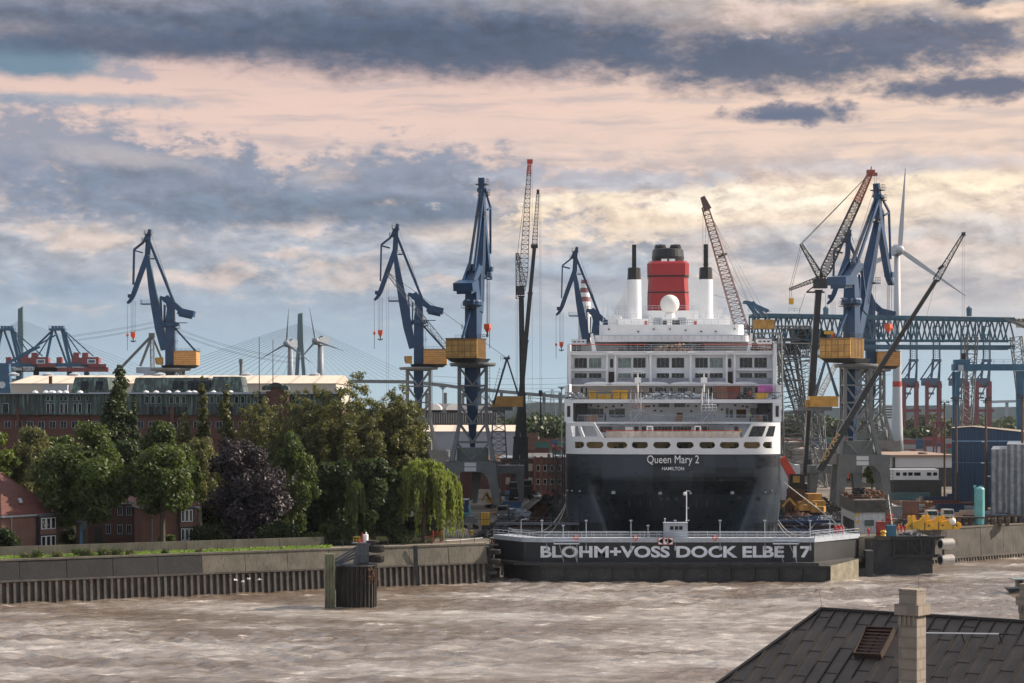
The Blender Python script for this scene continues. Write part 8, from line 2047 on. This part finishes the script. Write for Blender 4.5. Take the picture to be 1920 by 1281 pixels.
for px in (857,867.5):
    m = MB(); x = XW(px,473); m.box(x-.35, x+.35,472.9,472.996,9.4,9.9); wn = m.build('window', M_whitec, t); m = MB(); m.box(x-.22, x+.22,472.86,472.897,9.48,9.82); m.build('pane', M_glass, wn)
MB().box(x0-.1, x1+.1,472.8,478.1, ZW(939,470)+.003, ZW(939,470)+.15).build('roof', M_lgrey, t)
def truck(px, D, rz, label, cabm, bodym, L=8):
    t = thing('truck', label, 'truck', (XW(px, D), D, G), rz, 'trucks in the yard'); k = dict(parent=t, local=True)
    m = MB(); m.box(-1.2,1.2, -L/2, -L/2+2.0,.7,2.0); m.hexa([(-1.2, -L/2,2.003),(1.2, -L/2,2.003),(1.2, -L/2+2,2.003),(-1.2, -L/2+2,2.003)], [(-1.1, -L/2+.2,3.1),(1.1, -L/2+.2,3.1),(1.1, -L/2+2,3.1),(-1.1, -L/2+2,3.1)]); m.build('cab', cabm, **k)
    m = MB(); m.hexa([(-1.02, -L/2-.03,2.1),(1.02, -L/2-.03,2.1),(1.02, -L/2,2.1),(-1.02, -L/2,2.1)], [(-.95, -L/2+.10,2.9),(.95, -L/2+.10,2.9),(.95, -L/2+.2,2.9),(-.95, -L/2+.2,2.9)]); m.build('windscreen', M_glass, **k)
    m = MB(); m.box(-1.2,1.2, -L/2+2.3, L/2,1.2,2.2); m.build('bed', bodym, **k)
    for a in (-1.0,1.0):
        for y in (-L/2+1, L/2-2.4, L/2-1.1): MB().tube((a-.2, y,.5),(a+.2, y,.5),.5, n=12).build('wheel', M_rubber, **k)
    m = MB()
    for a in (-.8,.8): m.box(a-.15, a+.15, -L/2-.03, -L/2-.003,1.0,1.25)
    m.build('headlights', M_whitec, **k); return t
truck(1738,440, R(6), 'cream lorry facing the river, left of the lorry pair in the right yard', mat('lorry_cream', (.50,.49,.44),.5), M_greydk); truck(1769,445, R(4), 'cream lorry facing the river, right of the lorry pair in the right yard', mat('lorry_cream', (.5,.49,.44),.5), M_greydk)
truck(950,462, R(-12), 'grey lorry by the rails under the left portal crane', M_grey, M_lgrey,9)
t = thing('hydraulic_crane', 'orange red mobile crane arm behind the right side of the hull', 'crane', (XW(1485,500),500, G)); m = MB(); m.bar(P(1466,858,500), P(1492,905,500),1.2,1.6,1.3,2.0); m.build('boom', mat('signal_red', (.60,.06,.035),.5), t); MB().box(XW(1480,500), XW(1508,500),499,502, ZW(917,500), ZW(889,500)).build('body', M_black, t); MB().cbox(P(1493,899,498.5),1.6,1,1.5).build('cab', M_ochred, t); m = MB(); m.box(XW(1478,500), XW(1506,500),498.5,503, G, ZW(917,500)-.01); m.build('carrier', M_rust, t)
for i,(px, D, lab, c) in enumerate(((1533,470, 'amber excavator left of the big leg of the right portal crane', M_ochred),(1504,478, 'amber excavator behind the right dock edge', M_ochred),(926,515, 'ochre digger under the left small portal crane', M_ochred))):
    t = thing('excavator', lab, 'excavator', (XW(px, D), D, G), R(160+i*40), 'excavators in the yard'); k = dict(parent=t, local=True)
    MB().box(-1.6,1.4,-1.2,1.2,1.1,2.4).build('body', c, **k); MB().box(.2,1.5,.15,1.15,2.41,3.2).build('cab', c, **k)
    for b in (-1.1,1.1): m = MB(); m.prism([(u, b-.28, z) for u, z in ((-1.9,.25),(-1.6,0),(1.6,0),(1.9,.25),(1.9,.6),(1.6,.85),(-1.6,.85),(-1.9,.6))], (0,.56,0)); m.build('track', M_black, **k)
    m = MB(); m.bar((1,-.4,1.8),(3.0,-.4,3.8),.4,.55); m.bar((3.0,-.4,3.8),(4.8,-.4,2.0),.35,.4); m.build('boom', c, **k)

# ---------------------------------------------------------------- stacks of containers
gC = 'containers in the far stack left of the ship'
rc = random.Random(5)
def cstack(x0px, x1px, D, base, tiers, L, seedcols, where, grp, gap=.25, w=2.4, h=2.6):
    x = XW(x0px, D); x1 = XW(x1px, D); names = {}
    while x+L <= x1+.5:
        nt = tiers if isinstance(tiers, int) else rc.choice(tiers)
        for k in range(nt):
            c = rc.choice(seedcols); tier = ('bottom tier', 'second tier', 'third tier', 'fourth tier', 'fifth tier')[k] if nt > 1 else 'single tier'
            container(c,0, D, base+k*h, L, w, h-.02, c+' container in the '+tier+' '+where+('' if names.setdefault((c, tier), int(x)) == int(x) else ', right'), grp, pxx=x+L/2)
        x += L+gap
cstack(985,1052,1000, G,(4,5),6.1, ['brick red', 'teal', 'dark red', 'white', 'green', 'rust brown'], 'of the taller stack left of the ship', gC)
cstack(1003,1052,900, G,(4,),6.1, ['teal', 'green', 'blue', 'dark red', 'grey', 'green'], 'of the nearer stack, above the brick office', gC)
cstack(936,975,900, G,(3,4),6.1, ['dark red', 'white', 'light blue'], 'of the short stack between the small crane legs', gC)
cstack(1470,1530,900, G,(3,4),6.1, ['grey', 'green', 'dark red', 'teal'], 'behind the lattice tower right of the ship', 'containers behind the lattice tower')
cstack(1655,1695,950, G,(2,3),6.1, ['brick red', 'dark red', 'navy'], 'of the stack behind the low warehouse, left part', 'containers behind the low warehouse')
cstack(1695,1740,940, G,(3,),12.2, ['navy', 'blue'], 'of the stack behind the low warehouse, under the white turbine', 'containers behind the low warehouse')
cstack(1738,1786,930, G,(2,3),6.1, ['white', 'white', 'grey', 'brick red'], 'of the stack behind the low warehouse, right part', 'containers behind the low warehouse')
t = thing('straddle_carrier', 'tall red straddle carrier among the containers left of the blue hall', 'straddle carrier', (XW(1758,900),900, G)); m = MB(); x0, x1 = XW(1750,900), XW(1770,900)
for x in (x0, x0+1.2, x1-1.2, x1): m.box(x-.3, x+.3,899,900, G, ZW(794,900))
m.box(x0-.5, x1+.5,898.5,901, ZW(794,900), ZW(791,900)); m.build('frame', M_quayr, t); m = MB(); m.box(x0, x0+2.4,899,901, G+.5, G+4); m.build('cab', M_greydk, t)
# right yard
for c, px, D, L, w, h, lab in (('rust brown', 1707.5,436,2.9,2.6,2.5, 'rust brown container end, upper one of the pair behind the yellow machine parts'),):
    container(c, px, D, G+2.52, L, w, h, lab, 'containers in the right yard'); container(c, px, D, G, L, w, h, 'rust brown container end, lower one of the pair behind the yellow machine parts', 'containers in the right yard')
for i,(c, px, D, L, h, lab) in enumerate((('navy', 1755,520,6.1,2.6, 'navy container below the striped roof in the right yard'),('brick red', 1775,500,6.1,2.4, 'brick red container left of the turquoise tank'),('navy', 1781,488,6.1,2.2, 'navy container with a pale roof left of the turquoise tank'),('blue', 1806,540,8.0,2.4, 'blue container before the blue hall'),('light blue', 1874,452,3.0,1.6, 'light blue equipment box right of the turquoise tank'),('teal', 1700,560,12,1.9, 'long teal container before the white site cabins'),('grey', 1680,470,3.4,2.4, 'grey green container right of the scrap topped building'),('blue', 960,500,4.5,2.2, 'blue container under the left small portal crane'),('light blue', 955,560,2.4,2.4, 'light blue box behind the left small portal crane'),('navy', 1531,480,3.4,2.2, 'navy container below the amber excavator'),('blue', 1905,448,4,.8, 'low blue box at the foot of the right hall'),('teal', 948,470,2.4,2.0, 'grey teal skip full of bags under the left portal'))):
    container(c, px, D, G, L,2.4, h, lab, 'containers in the right yard' if px > 1500 else 'containers on the left quay')
# long beams and low stock piles
M_stock = [mat('stock_pink', (.42,.25,.19),.8,0,.2,.5), mat('stock_cream', (.50,.42,.33),.8,0,.2,.5), mat('stock_dark', (.08,.055,.045),.8,0,.3,.8), M_rust, M_lgrey]
srt = [(1770,1850,458),(1790,1845,470),(1800,1900,449),(1735,1850,512),(1745,1830,492),(1762,1830,452),(1850,1915,446),(1865,1920,458),(1690,1740,470),(1700,1735,500),(1655,1690,520),(1720,1770,545),(1800,1850,505),(1640,1680,455),(1480,1525,500),(1590,1640,560)]
for i,(a, b, D) in enumerate(srt):
    m = MB(); x0, x1 = XW(a, D), XW(b, D)
    for k in range(3):
        for j in range(2+k % 2): m.bar((x0+rc.uniform(0,1.5), D+j*1.2-1, G+.35+k*.5),(x1-rc.uniform(0,1.5), D+j*1.2-1+rc.uniform(-.5,.5), G+.35+k*.5),.5,.42)
    for j in range(5): m.box(x0+j*(x1-x0)/5, x0+j*(x1-x0)/5+.4, D-1.4, D+1.5, G, G+.15)
    one('steel_stock', m, M_stock[i % 5], ['pinkish', 'cream', 'dark brown', 'rusty', 'pale grey'][i % 5]+' stack of long beams, '+['left of the tank base', 'behind the tank', 'in front of the grey hall', 'before the blue container', 'beside the navy container', 'directly left of the turquoise tank', 'along the right quay edge', 'at the foot of the ribbed hall', 'behind the rust brown container', 'before the long teal container', 'below the site cabins', 'left of the navy container', 'behind the lorries', 'beside the red machinery', 'behind the hull on the right', 'under the right portal crane'][i], 'beams', 'steel stock in the right yard')
one('steel_trestle', (lambda m: [m.box(XW(1790,434)+i*1.5, XW(1790,434)+i*1.5+.5,433.5,435, G, G+1.6) for i in range(8)] and m.box(XW(1745,434)+3, XW(1845,434),433,435.5, G+1.603, G+1.9) and m)(MB()), M_stock[2], 'dark steel trestle along the quay edge left of the turquoise tank', 'trestle')
one('steel_trestle', (lambda m: [m.box(XW(1850,440)+i*1.4, XW(1850,440)+i*1.4+.5,441,443, G, G+1.5) for i in range(6)] and m.box(XW(1848,440), XW(1925,440),440.8,443.2, G+1.503, G+1.8) and m)(MB()), M_stock[2], 'dark steel trestle right of the turquoise tank', 'trestle')
t = thing('storage_tank', 'tall turquoise cylindrical tank on the right quay', 'tank', (XW(1837,434),434, G)); x = XW(1837,434); zt = ZW(914,434)
MB().lathe((x,434, G+.35), [(.98,0),(.98, zt-G-.7),(.8, zt-G-.42),(.35, zt-G-.3)], 20).build('shell', M_tealp, t); m = MB(); m.cbox((x-1.05,434,(G+zt)/2),.12,.3, zt-G); m.lathe((x,434, zt-.02), [(.3,0),(.25,.3)], 8); m.cbox((x-.9,434.4, zt+.2),.5,.4,.5); m.cbox((x+.6,434.4, zt+.1),.3,.3,.4); m.build('pipe_fittings', M_tealp, t); m = MB(); m.lathe((x,434, G), [(1.0,0),(.9,.347)], 12); m.build('base', M_greydk, t)
# yellow machine parts (frames)
def yframe(px, D, sc, label):
    x = XW(px, D); t = thing('machine_frame', label, 'machine part', (x, D, G), group='yellow machine parts on the right quay')
    pts = [(-3.6,0),(3.6,0),(3.6,1.4),(2.6,2.0),(1.9,1.0),(1.7,3.3),(.9,3.5),(.3,2.6),(-1.6,2.4),(-2.0,3.9),(-2.8,3.8),(-2.8,2.0),(-3.6,1.0)]
    m = MB(); m.prism([(x+a*sc, D-.5, G+.1+b*sc) for a, b in pts], (0,1.0,0)); m.build('yoke', M_yellow, t)
    m = MB(); m.prism([(x+a*sc*.9+.8, D+.6, G+.3+b*sc*.95) for a, b in pts[::-1]], (0,.7,0)); m.build('rear_yoke', M_yellow, t)
    m = MB()
    for a in (-1.9,1.6): m.box(x+a*sc-.07, x+a*sc+.07, D-.6, D-.503, G+.1, G+2.2*sc)
    for a in (-2.4,2.7): m.tube((x+a*sc, D-.6, G+1.3*sc),(x+a*sc, D-.503, G+1.3*sc),.18, n=8)
    m.build('bolts', M_greydk, t)
yframe(1722,418,.72, 'yellow cast machine yoke in the stack, left one, by the red workers'); yframe(1748,420,.72, 'yellow cast machine yoke in the stack, middle one'); yframe(1776,421,.66, 'yellow cast machine yoke, right one, under the round cover')
m = MB(); m.ball((XW(1785,421),420.8, G+1.6),.75,12,8); one('round_cover', m, M_white, 'pale round tarpaulin bundle on the right yellow machine part', 'cover')
# scrap topped building on the right dock head
t = thing('pump_house', 'white pump house with a dark parapet full of scrap and a steel stair', 'building', (XW(1610,408),408, G)); D0 = 403
xa, xb, xc = XW(1570,430), XW(1604, D0), XW(1662, D0+2)
zt, zp, zr = ZW(961, D0), ZW(938, D0), ZW(933, D0)
def slabq(pts, z0, z1): return MB().prism([(x, y, z0) for x, y in pts], (0,0, z1-z0))
foot = [(xb, D0),(xc, D0+1.5),(xc,440),(xa,436)]
foot = [(XW(1604, D0), D0),(XW(1660, D0+1), D0+1),(XW(1650,430),430),(XW(1577,430),430)]
slabq(foot, G, zt).build('wall', M_whitec if False else mat('patchy_white_wall', (.48,.50,.52),.7,0,.15,.5, stain=(.18,.17,.16,.8), streak=True), t)
f2 = [(XW(1601, D0), D0-.5),(XW(1662, D0), D0+.4),(XW(1652,431),431),(XW(1574,431),431)]
m = slabq(f2, zt+.003, zp); m.build('parapet', mat('parapet_dark', (.065,.06,.055),.9,0,.3,.8, stain=(.16,.15,.13,.5)), t)
m = MB()
for a, b in zip(f2, f2[1:]+f2[:1]): m.rail([(a[0], a[1], zp),(b[0], b[1], zp)], 1.0,1.4,.04,3)
m.build('railing', M_rust, t)
m = MB()
for k in range(7):
    u = (k+1)/9; x = foot[0][0]+(foot[3][0]-foot[0][0])*u; y = foot[0][1]+(foot[3][1]-foot[0][1])*u; m.cbox((x-.02, y, G+1.6),.25,1.1,2.0)
m.build('side_openings', M_black, t)
m = MB(); sx0, sx1 = XW(1658, D0-1), XW(1674, D0-1)
for k in range(16): m.box(sx0, sx1, D0-1+k*.3, D0-.6+k*.3, G+.2+k*.34, G+.28+k*.34)
m.bar((sx0, D0-1, G+.3),(sx0, D0+4, zp-.2),.12,.4); m.bar((sx1, D0-1, G+.3),(sx1, D0+4, zp-.2),.12,.4); m.rail([(sx1, D0-1, G+.3),(sx1, D0+4, zp)], 1.0,1.2,.04); m.build('steel_stair', M_greydk, t)
m = MB(); 
for k in range(3): m.bar((XW(1604, D0), D0-.1,7.2+k*1.4),(XW(1611, D0), D0-.1,7.9+k*1.4),.15,.35)
m.build('striped_board', M_yellow, t)
m = MB(); m.box(XW(1621, D0), XW(1638, D0), D0-.4, D0-.05, ZW(986, D0), ZW(975, D0)); m.build('signboard', mat('board_green', (.06,.09,.08),.6), t)
pile('scrap_heap', 'heap of rusty scrap and machinery on the pump house roof', 'scrap', (XW(1620,416),416, zp),7,14,1.9, M_rust,150, r=(.12,.4))
pile('scrap_heap', 'dark machinery among the scrap on the pump house roof', 'scrap', (XW(1612,410),410, zp),3.0,4,2.4, M_black,40, r=(.2,.5))
m = MB(); x = XW(1651,395); m.box(x-.72, x+.72,394.4,395.8,6.75,9.3); m.box(x-.78, x+.78,394.35,395.85,9.303,9.42); one('control_cabinet', m, mat('cabinet_red', (.28,.03,.03),.6), 'tall dark red cabinet on the pier beside the pump house', 'cabinet')
m = MB(); x = XW(1671,396); m.box(x-.85, x+.85,395.4,396.8,6.75,8.6); m.box(x-.9, x+.9,395.35,396.85,8.603,8.7); one('control_cabinet', m, mat('cabinet_blue', (.03,.14,.24),.6), 'blue cabinet right of the dark red one on the pier', 'cabinet')
m = MB(); m.lathe((XW(1656,393.3),393.3,6.75), [(.55,0),(.4,.5),(.62,.85),(.5,1.1),(.05,1.2)], 12); one('bollard', m, M_yellow, 'yellow topped mooring bollard before the red cabinet', 'bollard')
for i,(px, D) in enumerate(((863,402),(868,410),(885,402),(873,406))):
    m = MB(); m.lathe((XW(px, D), D, G), [(.28,0),(.22,.5),(.42,.75),(.3,.95),(.02,1.0)], 10); one('bollard', m, M_yellow, 'yellow capped bollard on the left quay, '+['nearest the willow', 'behind the first', 'right one by itself', 'between the others'][i], 'bollard', 'yellow bollards on the left quay')
M_db0 = mat('deep_blue_steel', (.02,.05,.12),.5)
for nm_, px, D, w_, dp, h_, mt_, n in (('gear and hoses along the left dock edge by the generator', 935,415,5,8,1.8, M_greydk,70),('dark gear along the left dock edge', 950,440,5,14,2.0, M_greydk,70),('timber and sacks under the left portal crane', 945,485,6,14,2.2, M_wood,60),('rusty scrap along the right dock edge', 1500,450,5,22,2.2, M_rust,110),('dark stock under the right portal crane', 1575,455,8,20,2.0, M_greydk,90),('crates and pallets beside the navy container row', 1735,505,10,12,2.4, M_wood,90),('pale bundles behind the turquoise tank', 1845,470,9,8,1.8, M_lgrey,80),('rusty plates by the brick red container', 1790,515,12,8,1.6, M_rust,80),('white gear heaped left of the site cabins', 1660,500,7,14,2.2, M_white,80),('dark plant parts below the right lattice crane', 1545,500,8,20,2.6, M_greydk,100),('blue parts along the right dock edge', 1520,440,6,16,1.8, M_db0,70),('tarpaulins and drums along the left dock edge', 975,470,5,30,2.0, M_lgrey,80),('red and rusty stock by the lorries', 1755,470,8,8,1.8, M_red,50),('mixed gear between the right portal legs', 1625,480,10,16,1.8, M_rust,90),('rusty gear behind the workers on the right pier', 1690,425,6,8,2.2, M_greydk,60),('hoses and buckets on the right pier', 1705,397,5,3,.9, M_lattice,60),('white frames piled left of the right crane leg', 1545,440,4,12,2.2, M_lgrey,60),('pale poles piled by the lorries', 1760,430,6,4,1.6, M_lgrey,60),('red machinery beside the pump house', 1672,440,3,8,2.4, M_red,40),('dark gear at the quay corner beside the gate', 915,396,6,5,1.4, M_greydk,60),('shoring timber in the dock left of the hull', 1020,430,12,22,7, M_greydk,130),('rust coloured shoring in the dock right of the hull', 1490,425,8,20,7, M_rust,110)):
    pile('yard_gear', nm_, 'gear', (XW(px, D), D, G if 'dock left' not in nm_ and 'dock right' not in nm_ else -1), w_, dp, h_, mt_, n, r=(.12,.45))
# white tents / barriers by the willow, tape, fence
m = MB()
for k in range(11): a = k*.5; x = XW(828,398)+k*.45; m.path([(x,398,6.5),(x+.2,398,8.0),(x+.5,398,6.5)], .04,4)
one('bicycle_racks', m, M_white, 'row of white hoop racks on the quay behind the willow trunk', 'rack')
m = MB(); x0, x1 = XW(812,378), XW(827,378)
for x in (x0, x1): m.tube((x,378,6.5),(x,378,8.8),.09, n=6)
m.tube((x0,378,8.2),(x1,378,8.6),.07, n=5); m.tube((x0-1.6,378,7.6),(x1,378,8.0),.06, n=5); t = tag(m.build('quay_gate', M_red, None), 'red and white barrier gate on the quay below the willow', 'gate')
m = MB(); m.path([Vector((XW(835,376),376,7.1)), Vector((XW(860,380),380,6.95)), Vector((XW(905,384),384,7.1))], .05,4); one('barrier_tape', m, M_whitec, 'red and white barrier tape across the quay corner', 'tape')
# girders crossing the dock
for i,(z, c, lab) in enumerate(((8.6, M_fsteel, 'long dark blue walkway girder left of the hull'),(7.0, M_greydk, 'lower dark walkway girder left of the hull'))):
    t = thing('dock_walkway', lab, 'walkway', (4,402+i*5, z), group='walkways in the dock'); D = 404+i*6; m = MB(); m.bar((-3, D, z),(15, D, z),1.2,.45); m.build('beam', c, t); m = MB(); m.rail([(-3, D-.6, z),(15, D-.6, z)], 1.1,1.5,.04); m.build('railing', M_fsteel, t)
M_db = mat('deep_blue_steel', (.02,.05,.12),.5)
for i,(z, D) in enumerate(((8.4,416),(6.8,410))):
    t = thing('dock_walkway', ('upper', 'lower')[i]+' blue walkway girder right of the hull', 'walkway', (57, D, z), group='walkways in the dock'); m = MB(); m.bar((50.5, D, z),(64, D, z),1.4,.5); m.build('beam', M_db, t); m = MB(); m.rail([(50.5, D-.7, z),(64, D-.7, z)], 1.1,1.6,.05); m.bar((54, D, z+1),(56.5, D-3, z-.8),.15); m.build('railing', M_db, t)
for i,(px, D) in enumerate(((1046,440),(1036,450),(1050,470))):
    m = MB(); m.lattice((XW(px, D), D,-2),(XW(px, D), D, ZW(860-(px-1036)*2, D)),2.0,2.0,14,.09, up=(0,1,0), br=.05)
    one('scaffold_tower', m, M_greydk,('nearest', 'leftmost', 'farthest')[i]+' thin scaffold tower beside the left flank of the ship', 'scaffolding', 'scaffold towers by the hull')
m = MB(); m.box(XW(1466,560), XW(1500,560),560,566, G, ZW(872,560)); m.add([(XW(1464,560),559.7, ZW(872,560)),(XW(1490,560),559.7, ZW(872,560)),(XW(1464,560),559.7, ZW(855,560)),(XW(1464,560),566, ZW(872,560)),(XW(1490,560),566, ZW(872,560)),(XW(1464,560),566, ZW(855,560))], [(0,1,2),(1,4,5,2),(0,2,5,3),(3,5,4)]); one('white_tent', m, M_white, 'white tent with a sloping roof right of the hull', 'tent')
m = MB(); m.box(XW(1500,700), XW(1560,700),700,730, G, ZW(846,700)); m.box(XW(1499,700), XW(1561,700),699.6,730.4, ZW(846,700)+.003, ZW(842,700)); one('grey_warehouse', m, mat('taupe_wall', (.30,.27,.25),.8,0,.08,.1), 'grey brown warehouse seen between the right-hand lattice towers', 'warehouse')
m = MB(); m.box(XW(1462,720), XW(1500,720),720,740, G, ZW(833,720)); m.box(XW(1461,720), XW(1501,720),719.6,740.4, ZW(833,720)+.003, ZW(829,720)); one('grey_warehouse', m, mat('olive_wall', (.24,.23,.19),.8), 'olive grey warehouse directly right of the hull', 'warehouse')
# rails in the quay pavement
for xo in (-11.5,-5.2):
    m = MB(); m.bar((xo+.065*0,395, G+.03),(xo+.065*355,750, G+.03),.35,.14); one('crane_rail', m, M_rust,('outer' if xo < -8 else 'inner')+' crane rail on the left quay running towards the brick office', 'rail', 'crane rails')
m = MB(); m.bar((79,422.5, G+.1),(210,531, G+.1),.4,.3); m.bar((81,427, G+.1),(205,530, G+.1),.3,.2); one('crane_rail', m, M_rust, 'crane rail along the right quay edge', 'rail', 'crane rails')
# boat at the right edge
D = 352; t = thing('harbour_launch', 'dark harbour launch with open windows cut by the right edge of the picture', 'boat', (XW(1912, D), D,0)); x0 = XW(1887, D)
m = MB(); m.hexa([(x0+1.0, D-1.2,-.4),(x0+14, D-1.2,-.4),(x0+14, D+1.6,-.4),(x0+1.0, D+1.6,-.4)], [(x0, D-1.7,.75),(x0+14, D-1.7,.6),(x0+14, D+2.1,.6),(x0, D+2.1,.75)]); m.build('hull', mat('boat_dark', (.03,.045,.05),.4), t)
m = MB(); m.box(x0+1.1, x0+14, D-1.3, D-1.1,.7,1.0); m.box(x0+.8, x0+14, D-1.5, D+1.8,2.15,2.3); [m.bar((x0+1.3+k*1.3, D-1.3,.9),(x0+1.1+k*1.3, D-1.4,2.2),.16) for k in range(6)]; m.build('canopy', mat('boat_grey', (.20,.25,.26),.5), t)
MB().box(x0+1.8, x0+14, D-1, D+1.5,.72,2.147).build('cabin', M_glass, t)
# gulls near the wall
for i,(px, py) in enumerate(((441,1088),(456,1091),(467,1086),(486,1087))):
    D = 335; c = P(px, py, D); t = thing('gull', 'white gull flying low before the quay wall, '+['first', 'second', 'third', 'fourth'][i]+' from the left', 'gull', c, random.uniform(0,3), 'gulls over the river'); k = dict(parent=t, local=True)
    m = MB(); secs = [(-.28,.02),(-.2,.06),(0,.09),(.16,.07),(.22,.05),(.30,.055),(.36,.03),(.42,.008)]
    for (a, r1),(b, r2) in zip(secs, secs[1:]): m.tube((a,0,0),(b,0,0), r1, r2,8, False)
    for s_ in (-1,1): m.add([(-.06, s_*.04,.04),(.12, s_*.04,.05),(.10, s_*.34,.22),(-.05, s_*.34,.20),(-.06, s_*.66,.12),(-.02, s_*.66,.12)], [(0,1,2,3),(3,2,5,4)])
    m.build('body', M_whitec, **k)
